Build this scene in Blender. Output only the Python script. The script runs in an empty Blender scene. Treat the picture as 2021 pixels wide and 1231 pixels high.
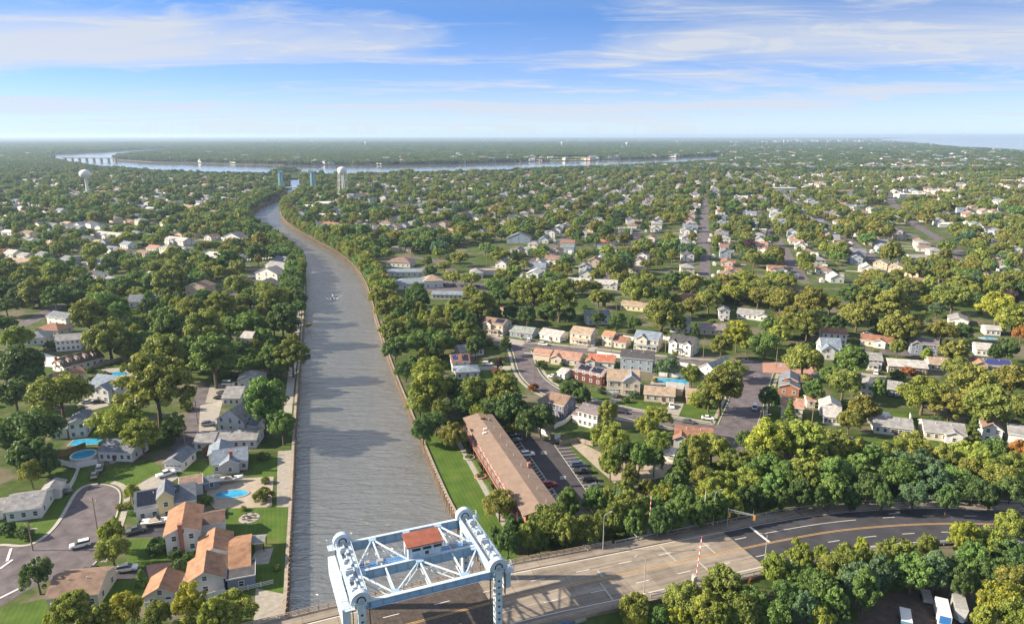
import bpy, bmesh, math, random
import numpy as np
from mathutils import Vector, Matrix
from mathutils.geometry import delaunay_2d_cdt
R = math.radians
random.seed(7)
rng = np.random.default_rng(11)
scene = bpy.context.scene
COL = scene.collection

# ---------------------------------------------------------------- camera, sky, sun, exposure
CAM_H = 100.0
FPX, CX, CY, HOR = 1390.0, 1010.5, 615.5, 266.5
PITCH = math.atan((CY - HOR) / FPX)
cam_d = bpy.data.cameras.new('camera'); cam = bpy.data.objects.new('camera', cam_d); COL.objects.link(cam)
cam_d.sensor_width = 36.0; cam_d.lens = FPX / 2021.0 * 36.0
cam_d.clip_start = 1.0; cam_d.clip_end = 90000.0
cam.location = (0, 0, CAM_H); cam.rotation_euler = (R(90) - PITCH, 0, 0)
scene.camera = cam

SUN_EL, SUN_AZ = R(27), R(-91)     # azimuth measured clockwise from +Y: the sun stands low on the left
sun_dir = Vector((math.sin(SUN_AZ) * math.cos(SUN_EL), math.cos(SUN_AZ) * math.cos(SUN_EL), math.sin(SUN_EL)))
w = bpy.data.worlds.new('World'); scene.world = w; w.use_nodes = True
nt = w.node_tree; nt.nodes.clear()
def N(nt, t, **kw):
    n = nt.nodes.new(t)
    for k, v in kw.items():
        if k.startswith('i_'):
            n.inputs[int(k[2:]) if k[2:].isdigit() else k[2:]].default_value = v
        else: setattr(n, k, v)
    return n
def L(nt, a, b): nt.links.new(a, b)
def math_(nt, op, a, b=None, clamp=False):
    n = nt.nodes.new('ShaderNodeMath'); n.operation = op; n.use_clamp = clamp
    for i, v in enumerate((a, b)):
        if v is None: continue
        if isinstance(v, (int, float)): n.inputs[i].default_value = v
        else: nt.links.new(v, n.inputs[i])
    return n.outputs[0]
def mixc(nt, f, a, b, mode='MIX'):
    n = nt.nodes.new('ShaderNodeMix'); n.data_type = 'RGBA'; n.blend_type = mode
    for i, v in ((0, f), (6, a), (7, b)):
        if isinstance(v, (int, float)): n.inputs[i].default_value = v
        elif isinstance(v, (tuple, list)): n.inputs[i].default_value = tuple(v) + ((1,) if len(v) == 3 else ())
        else: nt.links.new(v, n.inputs[i])
    return n.outputs[2]
def ramp(nt, fac, stops):
    n = nt.nodes.new('ShaderNodeValToRGB'); e = n.color_ramp.elements
    while len(e) < len(stops): e.new(0.5)
    for k, (p, c) in enumerate(stops):
        e[k].position = p; e[k].color = (c, c, c, 1) if isinstance(c, (int, float)) else tuple(c) + (1,)
    nt.links.new(fac, n.inputs[0]); return n.outputs[0]
def build_world():
    tc = N(nt, 'ShaderNodeTexCoord'); sp = N(nt, 'ShaderNodeSeparateXYZ'); L(nt, tc.outputs['Generated'], sp.inputs[0])
    x, y, z = sp.outputs
    zc = math_(nt, 'MAXIMUM', z, 0.012)
    cv = N(nt, 'ShaderNodeCombineXYZ'); L(nt, x, cv.inputs[0]); L(nt, y, cv.inputs[1]); L(nt, math_(nt, 'MULTIPLY', zc, 5.5), cv.inputs[2])
    nv = N(nt, 'ShaderNodeVectorMath', operation='NORMALIZE'); L(nt, cv.outputs[0], nv.inputs[0])
    sky = N(nt, 'ShaderNodeTexSky'); sky.sky_type = 'NISHITA'; sky.sun_disc = False
    sky.sun_elevation = SUN_EL; sky.sun_rotation = SUN_AZ
    sky.altitude = 0; sky.air_density = 1.0; sky.dust_density = 0.3; sky.ozone_density = 3.0
    L(nt, nv.outputs[0], sky.inputs[0])
    skyc = mixc(nt, 1.0, sky.outputs[0], (0.47,0.81,1.07), 'MULTIPLY')
    # thin cirrus laid out on a high plane, so it closes up towards the horizon
    zz = math_(nt, 'ADD', zc, 0.05)
    pl = N(nt, 'ShaderNodeCombineXYZ'); L(nt, math_(nt, 'DIVIDE', x, zz), pl.inputs[0]); L(nt, math_(nt, 'DIVIDE', y, zz), pl.inputs[1])
    mp = N(nt, 'ShaderNodeMapping'); mp.inputs['Rotation'].default_value = (0, 0, R(-22)); mp.inputs['Scale'].default_value = (0.34, 0.62, 1)
    mp.inputs['Location'].default_value = (3.1, 1.7, 0)
    L(nt, pl.outputs[0], mp.inputs[0])
    n1 = N(nt, 'ShaderNodeTexNoise', i_Scale=0.55, i_Detail=7.0, i_Roughness=0.55, i_Distortion=0.9); L(nt, mp.outputs[0], n1.inputs['Vector'])
    n2 = N(nt, 'ShaderNodeTexNoise', i_Scale=2.0, i_Detail=10.0, i_Roughness=0.64, i_Distortion=1.6); L(nt, mp.outputs[0], n2.inputs['Vector'])
    low = ramp(nt, zc, [(0.0, 1.0), (0.06, 0.98), (0.11, 0.72), (0.17, 0.20)])
    a = ramp(nt, math_(nt, 'ADD', n1.outputs[0], math_(nt, 'MULTIPLY', low, 0.25)), [(0.53, 0.0), (0.82, 1.0)])
    b = ramp(nt, n2.outputs[0], [(0.50, 0.0), (0.82, 0.75)])
    cl = math_(nt, 'MULTIPLY', math_(nt, 'ADD', a, b, True), 0.88)
    veil_fill = ramp(nt, zc, [(0.0, 0.90), (0.03, 0.72), (0.07, 0.36), (0.15, 0.10), (0.40, 0.66)])  # low white haze; unseen overhead part raised to brighten water reflections and fill
    cl = math_(nt, 'MAXIMUM', cl, veil_fill)
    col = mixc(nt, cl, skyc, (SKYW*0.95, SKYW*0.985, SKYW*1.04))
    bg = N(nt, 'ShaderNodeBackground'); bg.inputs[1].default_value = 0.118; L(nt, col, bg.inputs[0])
    out = N(nt, 'ShaderNodeOutputWorld'); L(nt, bg.outputs[0], out.inputs[0])
SKYW = 2.45
build_world()
sd = bpy.data.lights.new('sun', 'SUN'); sd.energy = 5.0; sd.angle = R(0.6); sd.color = (1.0, 0.85, 0.64)
so = bpy.data.objects.new('sun', sd); COL.objects.link(so); so.location = (-300, 60, 300)
so.rotation_euler = (-sun_dir).to_track_quat('-Z', 'Y').to_euler()
vs = scene.view_settings; vs.view_transform = 'Standard'; vs.look = 'None'; vs.exposure = 1.45; vs.gamma = 1.0
vs.use_curve_mapping = False
scene.cycles.max_bounces = 5; scene.cycles.diffuse_bounces = 2; scene.cycles.glossy_bounces = 2; scene.cycles.transmission_bounces = 2
scene.cycles.volume_bounces = 0; scene.cycles.transparent_max_bounces = 4
scene.cycles.use_denoising = True

# ---------------------------------------------------------------- from photograph pixels to places on the ground, and back
cp, sp_ = math.cos(PITCH), math.sin(PITCH)
def G(px, py, z=0.0):
    a = (px - CX) / FPX; b = (CY - py) / FPX
    dx, dy, dz = a, cp + b * sp_, -sp_ + b * cp
    t = (z - CAM_H) / dz
    return Vector((dx * t, dy * t, z))
def depth(p): return p[1] * cp + (CAM_H - p[2]) * sp_
def P(p):
    d = depth(p); u = p[1] * sp_ - (CAM_H - p[2]) * cp
    return CX + FPX * p[0] / d, CY - FPX * u / d
def rot2(v, a): return Vector((v[0]*math.cos(a) - v[1]*math.sin(a), v[0]*math.sin(a) + v[1]*math.cos(a)))

# ---------------------------------------------------------------- mesh collecting and tagging helpers
class MB:
    def __init__(s): s.v = []; s.f = []; s.m = []
    def add(s, vs, fs, m=0):
        o = len(s.v); s.v += [tuple(v) for v in vs]; s.f += [tuple(i + o for i in f) for f in fs]; s.m += [m] * len(fs)
    def box(s, x0, x1, y0, y1, z0, z1, m=0):
        s.add([(x0,y0,z0),(x1,y0,z0),(x1,y1,z0),(x0,y1,z0),(x0,y0,z1),(x1,y0,z1),(x1,y1,z1),(x0,y1,z1)],
              [(0,3,2,1),(4,5,6,7),(0,1,5,4),(1,2,6,5),(2,3,7,6),(3,0,4,7)], m)
    def prism(s, poly, z0, z1, m=0, mt=None):
        n = len(poly); b = [(p[0],p[1],z0) for p in poly]; t = [(p[0],p[1],z1) for p in poly]
        s.add(b + t, [tuple(range(n-1,-1,-1))] + [(i,(i+1)%n,n+(i+1)%n,n+i) for i in range(n)], m)
        s.add(t, [tuple(range(n))], m if mt is None else mt)
    def bar(s, p, q, w, h, m=0):      # a beam from p to q, w wide (horizontal), h high
        p, q = Vector(p), Vector(q); d = (q - p).normalized()
        side = d.cross(Vector((0,0,1)))
        side = side.normalized() if side.length > 1e-4 else Vector((1,0,0))
        up = side.cross(d).normalized()
        a, b = side * w / 2, up * h / 2
        s.add([p-a-b, p+a-b, p+a+b, p-a+b, q-a-b, q+a-b, q+a+b, q-a+b],
              [(0,1,2,3),(7,6,5,4),(0,4,5,1),(1,5,6,2),(2,6,7,3),(3,7,4,0)], m)
    def tube(s, p, q, r0, r1=None, n=8, m=0, caps=True):
        p, q = Vector(p), Vector(q); r1 = r0 if r1 is None else r1; d = (q - p).normalized()
        a = d.cross(Vector((0,0,1))); a = a.normalized() if a.length > 1e-3 else Vector((1,0,0)); b = d.cross(a)
        vs = []
        for c, r in ((p, r0), (q, r1)):
            for k in range(n):
                t = 2*math.pi*k/n; vs.append(c + a*math.cos(t)*r + b*math.sin(t)*r)
        fs = [(k,(k+1)%n,n+(k+1)%n,n+k) for k in range(n)]
        if caps: fs += [tuple(range(n-1,-1,-1)), tuple(range(n,2*n))]
        s.add(vs, fs, m)
    def lathe(s, prof, n=20, m=0):     # (radius, z) profile about z
        vs = [(r*math.cos(2*math.pi*k/n), r*math.sin(2*math.pi*k/n), z) for r, z in prof for k in range(n)]
        fs = [(i*n+k, i*n+(k+1)%n, (i+1)*n+(k+1)%n, (i+1)*n+k) for i in range(len(prof)-1) for k in range(n)]
        s.add(vs, fs, m)
    def mesh(s, name, mats, smooth=False):
        me = bpy.data.meshes.new(name); me.from_pydata(s.v, [], s.f)
        for x in (mats if isinstance(mats, (list, tuple)) else [mats]): me.materials.append(x)
        me.polygons.foreach_set('material_index', s.m)
        if smooth: me.polygons.foreach_set('use_smooth', [True]*len(s.f))
        me.update(); return me
    def build(s, name, mats, parent=None, smooth=False): return link(name, s.mesh(name, mats, smooth), parent)
def link(name, data, parent=None, loc=None, rz=None, sc=None):
    o = bpy.data.objects.new(name, data); COL.objects.link(o)
    if parent is not None: o.parent = parent
    if loc is not None: o.location = loc
    if rz is not None: o.rotation_euler = (0, 0, rz)
    if sc is not None: o.scale = sc if isinstance(sc, (tuple, list)) else (sc, sc, sc)
    return o
ALL = []     # (object, short landmark phrase, world point) for wording labels
def tag(o, label, cat, group=None, short=None, at=None):
    o['label'] = label; o['category'] = cat
    if group: o['group'] = group
    if short: ALL.append((short, Vector(at if at is not None else o.location)))
    return o
def thing(name, label, cat, loc=(0,0,0), rz=0.0, group=None, short=None, at=None):
    o = link(name, None, None, loc, rz); o.empty_display_size = 0.5
    return tag(o, label, cat, group, short, at)
def struct(o, label=None):
    o['kind'] = 'structure'
    if label: o['label'] = label
    return o
def inpoly(x, y, poly):
    x = np.asarray(x, float); y = np.asarray(y, float); r = np.zeros(x.shape, bool); n = len(poly)
    for i in range(n):
        x0, y0 = poly[i][0], poly[i][1]; x1, y1 = poly[(i+1)%n][0], poly[(i+1)%n][1]
        if y0 == y1: continue
        c = ((y0 > y) != (y1 > y)) & (x < (x1-x0)*(y-y0)/(y1-y0) + x0); r ^= c
    return r
def smooth_path(pts, it=2):
    pts = [Vector(p) for p in pts]
    for _ in range(it):
        q = [pts[0]]
        for a, b in zip(pts, pts[1:]): q += [a*0.75 + b*0.25, a*0.25 + b*0.75]
        pts = q + [pts[-1]]
    return pts
def offset(path, d):      # to the left of the path for d > 0
    out = []
    for i, p in enumerate(path):
        a = path[max(i-1,0)]; b = path[min(i+1,len(path)-1)]
        t = Vector((b[0]-a[0], b[1]-a[1])).normalized()
        out.append(Vector((p[0] - t[1]*d, p[1] + t[0]*d, p[2] if len(p) > 2 else 0)))
    return out
def ribbon(mb, path, d0, d1, dz=0.0, m=0):
    a, b = offset(path, d0), offset(path, d1); n = len(path)
    up = Vector((0,0,dz))
    mb.add([p+up for p in a] + [p+up for p in b], [(i, i+1, n+i+1, n+i) if d0 < d1 and False else (n+i, n+i+1, i+1, i) for i in range(n-1)] if d1 < d0 else
           [(i, i+1, n+i+1, n+i) for i in range(n-1)], m)
def kerbed(mb, path, d0, d1, z0, z1, m=0):      # a solid strip with sides
    a, b = offset(path, d0), offset(path, d1); n = len(path); vs = []
    for l, z in ((a,z0),(a,z1),(b,z1),(b,z0)): vs += [Vector((p[0],p[1],p[2]+z)) for p in l]
    fs = []
    for r in range(3): fs += [(r*n+i, r*n+i+1, (r+1)*n+i+1, (r+1)*n+i) for i in range(n-1)]
    fs += [(0, n, 2*n, 3*n), (n-1, 4*n-1, 3*n-1, 2*n-1)]
    mb.add(vs, fs, m)
# ---------------------------------------------------------------- materials
MATS = {}
def mat(name, col, rough=0.8, var=0.0, scale=1.0, metal=0.0, bump=0.0, spec=0.3, col2=None, dist=None, detail=4.0, objrand=0.0):
    if name in MATS: return MATS[name]
    m = bpy.data.materials.new(name); m.use_nodes = True; nt = m.node_tree; b = nt.nodes['Principled BSDF']
    b.inputs['Roughness'].default_value = rough; b.inputs['Metallic'].default_value = metal
    b.inputs['Specular IOR Level'].default_value = spec
    c = tuple(col) + (1,)
    b.inputs['Base Color'].default_value = c
    if var > 0 or col2 or bump or objrand:
        g = N(nt, 'ShaderNodeNewGeometry')
        n = N(nt, 'ShaderNodeTexNoise', i_Scale=scale, i_Detail=detail, i_Roughness=0.6); L(nt, g.outputs['Position'], n.inputs['Vector'])
        f = ramp(nt, n.outputs[0], [(0.32, 0.0), (0.68, 1.0)])
        c2 = col2 or tuple(max(0, x * (1 - var)) for x in col)
        c1 = col if col2 else tuple(min(1, x * (1 + var)) for x in col)
        cc = mixc(nt, f, c2, c1)
        if objrand:
            oi = N(nt, 'ShaderNodeObjectInfo')
            v = math_(nt, 'ADD', math_(nt, 'MULTIPLY', oi.outputs['Random'], 2*objrand), 1 - objrand)
            hv = N(nt, 'ShaderNodeHueSaturation'); L(nt, v, hv.inputs['Value']); L(nt, cc, hv.inputs['Color']); cc = hv.outputs[0]
        L(nt, cc, b.inputs['Base Color'])
        if bump:
            n3 = N(nt, 'ShaderNodeTexNoise', i_Scale=scale*6, i_Detail=3.0); L(nt, g.outputs['Position'], n3.inputs['Vector'])
            bp = N(nt, 'ShaderNodeBump', i_Strength=bump, i_Distance=0.1); L(nt, n3.outputs[0], bp.inputs['Height']); L(nt, bp.outputs[0], b.inputs['Normal'])
    MATS[name] = m; return m
def leaf_mat(name, base, sat=1.0):
    if name in MATS: return MATS[name]
    m = bpy.data.materials.new(name); m.use_nodes = True; nt = m.node_tree; b = nt.nodes['Principled BSDF']; out = nt.nodes['Material Output']
    at = N(nt, 'ShaderNodeAttribute', attribute_name='tint', attribute_type='INSTANCER')
    lu = N(nt, 'ShaderNodeAttribute', attribute_name='lump', attribute_type='GEOMETRY')
    v = math_(nt, 'ADD', math_(nt, 'MULTIPLY', lu.outputs['Fac'], 0.75), 0.62)
    c = mixc(nt, 1.0, at.outputs['Color'], base, 'MULTIPLY')
    hv = N(nt, 'ShaderNodeHueSaturation'); L(nt, v, hv.inputs['Value']); L(nt, c, hv.inputs['Color'])
    h = math_(nt, 'SUBTRACT', 0.512, math_(nt, 'MULTIPLY', lu.outputs['Fac'], 0.03)); L(nt, h, hv.inputs['Hue'])
    L(nt, hv.outputs[0], b.inputs['Base Color']); b.inputs['Roughness'].default_value = 0.55; b.inputs['Specular IOR Level'].default_value = 0.25
    tr = N(nt, 'ShaderNodeBsdfTranslucent'); L(nt, mixc(nt, 1.0, hv.outputs[0], (1.25, 1.3, 0.6), 'MULTIPLY'), tr.inputs[0])
    mx = N(nt, 'ShaderNodeMixShader'); mx.inputs[0].default_value = 0.30; L(nt, b.outputs[0], mx.inputs[1]); L(nt, tr.outputs[0], mx.inputs[2])
    L(nt, mx.outputs[0], out.inputs[0]); MATS[name] = m; return m
def water_mat():
    m = bpy.data.materials.new('water'); m.use_nodes = True; nt = m.node_tree; b = nt.nodes['Principled BSDF']
    g = N(nt, 'ShaderNodeNewGeometry')
    b.inputs['Roughness'].default_value = 0.08; b.inputs['IOR'].default_value = 2.2; b.inputs['Specular Tint'].default_value = (1.0, 0.97, 0.92, 1); b.inputs['Specular IOR Level'].default_value = 1.0
    def noise(rz, sx, sy, det, rough, dist):
        mp = N(nt, 'ShaderNodeMapping'); mp.inputs['Rotation'].default_value = (0,0,R(rz)); mp.inputs['Scale'].default_value = (sx, sy, 1); L(nt, g.outputs['Position'], mp.inputs[0])
        n = N(nt, 'ShaderNodeTexNoise', i_Scale=1.0, i_Detail=det, i_Roughness=rough, i_Distortion=dist); L(nt, mp.outputs[0], n.inputs['Vector']); return n.outputs[0]
    w1 = noise(-12, 0.11, 0.42, 5.0, 0.58, 0.7); w2 = noise(16, 0.55, 1.6, 3.0, 0.5, 0.4)
    sh = ramp(nt, w1, [(0.22, 0.0), (0.78, 1.0)])
    hgt = math_(nt, 'ADD', math_(nt, 'MULTIPLY', sh, 0.55), math_(nt, 'MULTIPLY', w2, 0.30))
    n2 = noise(0, 0.03, 0.03, 3.0, 0.5, 0.0)
    L(nt, mixc(nt, n2, (0.100, 0.106, 0.100), (0.140, 0.145, 0.137)), b.inputs['Base Color'])
    sp = N(nt, 'ShaderNodeSeparateXYZ'); L(nt, g.outputs['Position'], sp.inputs[0])
    calm = math_(nt, 'SUBTRACT', 1.0, math_(nt, 'MULTIPLY', math_(nt, 'DIVIDE', math_(nt, 'SUBTRACT', sp.outputs[1], 350.0), 900.0, True), 0.975))   # sheltered water beyond the canal bend
    bp = N(nt, 'ShaderNodeBump', i_Strength=0.9); bp.inputs['Distance'].default_value = 1.5
    L(nt, math_(nt, 'MULTIPLY', hgt, calm), bp.inputs['Height']); L(nt, bp.outputs[0], b.inputs['Normal'])
    return m
def ground_mat():
    m = bpy.data.materials.new('ground'); m.use_nodes = True; nt = m.node_tree; b = nt.nodes['Principled BSDF']
    g = N(nt, 'ShaderNodeNewGeometry'); b.inputs['Roughness'].default_value = 0.95; b.inputs['Specular IOR Level'].default_value = 0.1
    def noise(s, d=4.0, r=0.6):
        n = N(nt, 'ShaderNodeTexNoise', i_Scale=s, i_Detail=d, i_Roughness=r); L(nt, g.outputs['Position'], n.inputs['Vector']); return n.outputs[0]
    grass = mixc(nt, ramp(nt, noise(0.35, 6), [(0.3, 0.0), (0.7, 1.0)]), (0.035, 0.062, 0.016), (0.075, 0.105, 0.028))
    dirt = mixc(nt, noise(0.8, 6), (0.10, 0.085, 0.062), (0.19, 0.165, 0.13))
    c = mixc(nt, ramp(nt, noise(0.06, 5), [(0.50, 0.0), (0.60, 0.85)]), grass, dirt)
    far = mixc(nt, ramp(nt, noise(0.012, 8, 0.7), [(0.35, 0.0), (0.65, 1.0)]), (0.026, 0.042, 0.016), (0.055, 0.072, 0.028))
    sp = N(nt, 'ShaderNodeSeparateXYZ'); L(nt, g.outputs['Position'], sp.inputs[0])
    fd = math_(nt, 'DIVIDE', math_(nt, 'SUBTRACT', sp.outputs[1], 700.0), 900.0, True)   # woodland floor further out
    L(nt, mixc(nt, fd, c, far), b.inputs['Base Color'])
    return m
def lawn_mat():
    m = bpy.data.materials.new('lawn'); m.use_nodes = True; nt = m.node_tree; b = nt.nodes['Principled BSDF']
    g = N(nt, 'ShaderNodeNewGeometry'); b.inputs['Roughness'].default_value = 0.9; b.inputs['Specular IOR Level'].default_value = 0.15
    def noise(s, d=4.0):
        n = N(nt, 'ShaderNodeTexNoise', i_Scale=s, i_Detail=d); L(nt, g.outputs['Position'], n.inputs['Vector']); return n.outputs[0]
    wv = N(nt, 'ShaderNodeTexWave', i_Scale=0.28, i_Distortion=1.0); wv.bands_direction = 'X'
    mp = N(nt, 'ShaderNodeMapping'); mp.inputs['Rotation'].default_value = (0,0,R(-18)); L(nt, g.outputs['Position'], mp.inputs[0]); L(nt, mp.outputs[0], wv.inputs['Vector'])
    f = math_(nt, 'ADD', math_(nt, 'MULTIPLY', wv.outputs['Fac'], 0.12), math_(nt, 'MULTIPLY', noise(0.25, 6), 0.8), True)
    c = mixc(nt, ramp(nt, f, [(0.25, 0.0), (0.75, 1.0)]), (0.040, 0.080, 0.012), (0.085, 0.140, 0.024))
    c = mixc(nt, ramp(nt, noise(0.11, 5), [(0.58, 0.0), (0.72, 0.5)]), c, (0.15, 0.14, 0.05))
    L(nt, c, b.inputs['Base Color']); return m
M = {}
M['water'] = water_mat(); M['ground'] = ground_mat(); M['lawn'] = lawn_mat()
M['asphalt'] = mat('asphalt', (0.105, 0.092, 0.102), 0.9, 0.34, 0.28, bump=0.2, detail=8)
M['asphalt_new'] = mat('asphalt_new', (0.045, 0.045, 0.054), 0.85, 0.32, 0.22, bump=0.2, detail=8)
M['lot'] = mat('lot', (0.050, 0.046, 0.052), 0.85, 0.22, 0.3, detail=8)
M['concrete'] = mat('concrete', (0.285, 0.268, 0.243), 0.85, 0.16, 0.7, bump=0.15, detail=7)
M['kerb'] = mat('kerb', (0.35, 0.335, 0.305), 0.85, 0.12, 0.8)
def deck_mat():
    m = bpy.data.materials.new('deck_concrete'); m.use_nodes = True; nt = m.node_tree; b = nt.nodes['Principled BSDF']; b.inputs['Roughness'].default_value = 0.85
    g = N(nt, 'ShaderNodeNewGeometry'); mp = N(nt, 'ShaderNodeMapping'); mp.vector_type = 'TEXTURE'; mp.inputs['Rotation'].default_value = (0,0,R(22.3)); mp.inputs['Scale'].default_value = (26, 0.9, 1); L(nt, g.outputs['Position'], mp.inputs[0])
    n = N(nt, 'ShaderNodeTexNoise', i_Scale=1.0, i_Detail=6.0, i_Roughness=0.6); L(nt, mp.outputs[0], n.inputs['Vector'])     # tyre and oil streaks run along the lanes
    n2 = N(nt, 'ShaderNodeTexNoise', i_Scale=0.35, i_Detail=8.0, i_Roughness=0.65); L(nt, g.outputs['Position'], n2.inputs['Vector'])
    f = math_(nt, 'ADD', math_(nt, 'MULTIPLY', n.outputs[0], 0.65), math_(nt, 'MULTIPLY', n2.outputs[0], 0.35))
    c = mixc(nt, ramp(nt, f, [(0.36, 0.0), (0.60, 1.0)]), (0.135, 0.112, 0.094), (0.275, 0.235, 0.192))
    oi = N(nt, 'ShaderNodeObjectInfo'); hv = N(nt, 'ShaderNodeHueSaturation'); L(nt, math_(nt, 'ADD', math_(nt, 'MULTIPLY', oi.outputs['Random'], 0.2), 0.9), hv.inputs['Value']); L(nt, c, hv.inputs['Color'])
    L(nt, hv.outputs[0], b.inputs['Base Color']); return m
M['deckc'] = deck_mat()
M['steelgrid'] = mat('steelgrid', (0.085, 0.068, 0.058), 0.6, 0.3, 0.8, metal=0.2)
M['paint'] = mat('paint', (0.60, 0.59, 0.57), 0.7, 0.1, 1.5)
M['paint_y'] = mat('paint_y', (0.44, 0.28, 0.11), 0.7, 0.15, 1.0)
M['bridge_blue'] = mat('bridge_blue', (0.29, 0.43, 0.585), 0.55, 0.10, 0.8, col2=(0.21, 0.36, 0.54), detail=8)
M['bridge_white'] = mat('bridge_white', (0.50, 0.58, 0.645), 0.55, 0.10, 0.9, col2=(0.37, 0.46, 0.55), detail=9)
def steel_paint(name, c1, c2):
    m = mat(name, c1, 0.55, 0.1, 0.9, col2=c2, detail=9); nt = m.node_tree; b = nt.nodes['Principled BSDF']; src = b.inputs['Base Color'].links[0].from_socket
    g = N(nt, 'ShaderNodeNewGeometry'); mp = N(nt, 'ShaderNodeMapping'); mp.inputs['Scale'].default_value = (2.2, 2.2, 0.7); L(nt, g.outputs['Position'], mp.inputs[0])
    n = N(nt, 'ShaderNodeTexNoise', i_Scale=1.0, i_Detail=7.0, i_Roughness=0.7); L(nt, mp.outputs[0], n.inputs['Vector'])
    L(nt, mixc(nt, ramp(nt, n.outputs[0], [(0.60, 0.0), (0.74, 0.75)]), src, (0.20, 0.15, 0.11)), b.inputs['Base Color']); return m     # rust and grime run down the paint
MATS.pop('bridge_blue'); MATS.pop('bridge_white')
M['bridge_blue'] = steel_paint('bridge_blue', (0.29, 0.43, 0.585), (0.21, 0.36, 0.54)); M['bridge_white'] = steel_paint('bridge_white', (0.50, 0.58, 0.645), (0.37, 0.46, 0.55))
M['girder_blue'] = mat('girder_blue', (0.07, 0.22, 0.48), 0.5, 0.15, 0.8)
M['galv'] = mat('galv', (0.42, 0.43, 0.43), 0.5, 0.15, 1.5, metal=0.4)
M['railbrown'] = mat('railbrown', (0.36, 0.29, 0.23), 0.7, 0.2, 1.5)
M['redroof'] = mat('redroof', (0.25, 0.085, 0.055), 0.75, 0.18, 0.9)
M['white'] = mat('white', (0.62, 0.62, 0.61), 0.6, 0.05, 0.7)
M['vinyl'] = mat('vinyl', (0.66, 0.66, 0.66), 0.5)
M['dark'] = mat('dark', (0.03, 0.03, 0.033), 0.5)
M['glass'] = mat('glass', (0.035, 0.045, 0.055), 0.12, spec=0.6)
M['wood'] = mat('wood', (0.24, 0.155, 0.09), 0.85, 0.25, 1.0)
M['woodgrey'] = mat('woodgrey', (0.28, 0.24, 0.20), 0.9, 0.25, 0.9)
M['pole'] = mat('pole', (0.21, 0.165, 0.125), 0.9, 0.2, 1.0)
M['bark'] = mat('bark', (0.115, 0.09, 0.07), 0.95, 0.3, 1.5)
M['bulk'] = mat('bulk', (0.215, 0.16, 0.115), 0.9, 0.35, 0.9)
M['brick'] = mat('brick', (0.30, 0.135, 0.095), 0.9, 0.25, 1.2)
M['solar'] = mat('solar', (0.010, 0.013, 0.028), 0.18, spec=0.6)
M['solarb'] = mat('solarb', (0.03, 0.04, 0.16), 0.18, spec=0.6)
M['pool'] = mat('pool', (0.03, 0.27, 0.46), 0.12, 0.30, 0.5, spec=0.3)
M['gravel'] = mat('gravel', (0.27, 0.25, 0.22), 0.95, 0.2, 0.8, detail=8)
M['sand'] = mat('sand', (0.31, 0.265, 0.215), 0.95, 0.15, 0.5, detail=8)
M['dirt'] = mat('dirt', (0.085, 0.066, 0.056), 0.95, 0.3, 0.5, detail=8)
M['paver'] = mat('paver', (0.34, 0.19, 0.15), 0.9, 0.2, 1.0)
M['mulch'] = mat('mulch', (0.16, 0.08, 0.05), 0.95, 0.25, 1.0)
M['tyre'] = mat('tyre', (0.02, 0.02, 0.02), 0.8)
M['rim'] = mat('rim', (0.4, 0.4, 0.42), 0.35, metal=0.7)
M['yellowbox'] = mat('yellowbox', (0.75, 0.36, 0.05), 0.5)
M['red'] = mat('red', (0.55, 0.04, 0.03), 0.5)
WALLS = dict(white=(0.62,0.62,0.61), cream=(0.57,0.52,0.42), beige=(0.52,0.45,0.36), tan=(0.50,0.38,0.26), grey=(0.44,0.45,0.46), lgrey=(0.60,0.61,0.62),
    bluegrey=(0.28,0.34,0.42), slate=(0.20,0.24,0.31), purple=(0.16,0.165,0.23), red=(0.11,0.033,0.032), brick=(0.30,0.135,0.095), yellow=(0.66,0.56,0.32), brown=(0.22,0.14,0.10), teal=(0.05,0.09,0.10), pink=(0.62,0.45,0.38))
ROOFS = dict(grey=(0.27,0.27,0.28), lgrey=(0.42,0.41,0.40), slate=(0.17,0.19,0.225), dark=(0.075,0.075,0.085), blue=(0.20,0.245,0.31), brown=(0.235,0.16,0.125), dbrown=(0.155,0.10,0.085), tan=(0.36,0.275,0.205),
    orange=(0.42,0.22,0.14), salmon=(0.38,0.22,0.165), redorange=(0.42,0.16,0.10), redbrown=(0.27,0.14,0.10), mauve=(0.25,0.20,0.21), purple=(0.185,0.16,0.175), white=(0.62,0.61,0.58), green=(0.26,0.29,0.28), copper=(0.33,0.185,0.115))
def W_(c): return mat('siding_' + c, tuple(x*0.94 for x in WALLS[c]), 0.75, 0.06, 0.6)
def R_(c): return mat('shingle_' + c, tuple(x*0.80 for x in ROOFS[c]), 0.9, 0.30, 0.6, bump=0.25, detail=9)
# ---------------------------------------------------------------- the setting: water, land, banks, streets
LBANK = [(520,1330),(556,1231),(563,1190),(567,1100),(571,1040),(575,960),(580,850),(585,780),(592,700),(597,640),(601,580),(602,540),(597,518),(580,500),(556,478),(528,460),(503,446),(492,432),(497,417),(520,402),(545,391),(558,382),(566,372),(572,362),(574,355),(560,349)]
RBANK = [(1090,1330),(985,1150),(940,1080),(893,1003),(862,935),(838,878),(808,805),(783,745),(758,676),(742,625),(730,580),(716,545),(693,517),(655,491),(612,469),(577,448),(556,429),(552,413),(563,398),(584,386),(590,376),(592,364),(590,355),(600,350)]
RIV_S = [(600,350),(700,350),(800,346),(900,345),(1000,341),(1100,337),(1200,333),(1300,328),(1418,322)]
RIV_N = [(1418,307),(1360,309),(1300,313),(1240,314),(1180,315),(1165,317),(1040,318),(960,321),(880,323),(760,325),(640,325),(560,325),(480,323),(400,321),(300,319),(222,314),(232,308),(300,300),(345,293),(330,291.5),(240,297.5),(170,301),(100,304)]
RIV_W = [(104,309),(108,319),(190,334),(320,343),(440,347),(560,349)]
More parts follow.
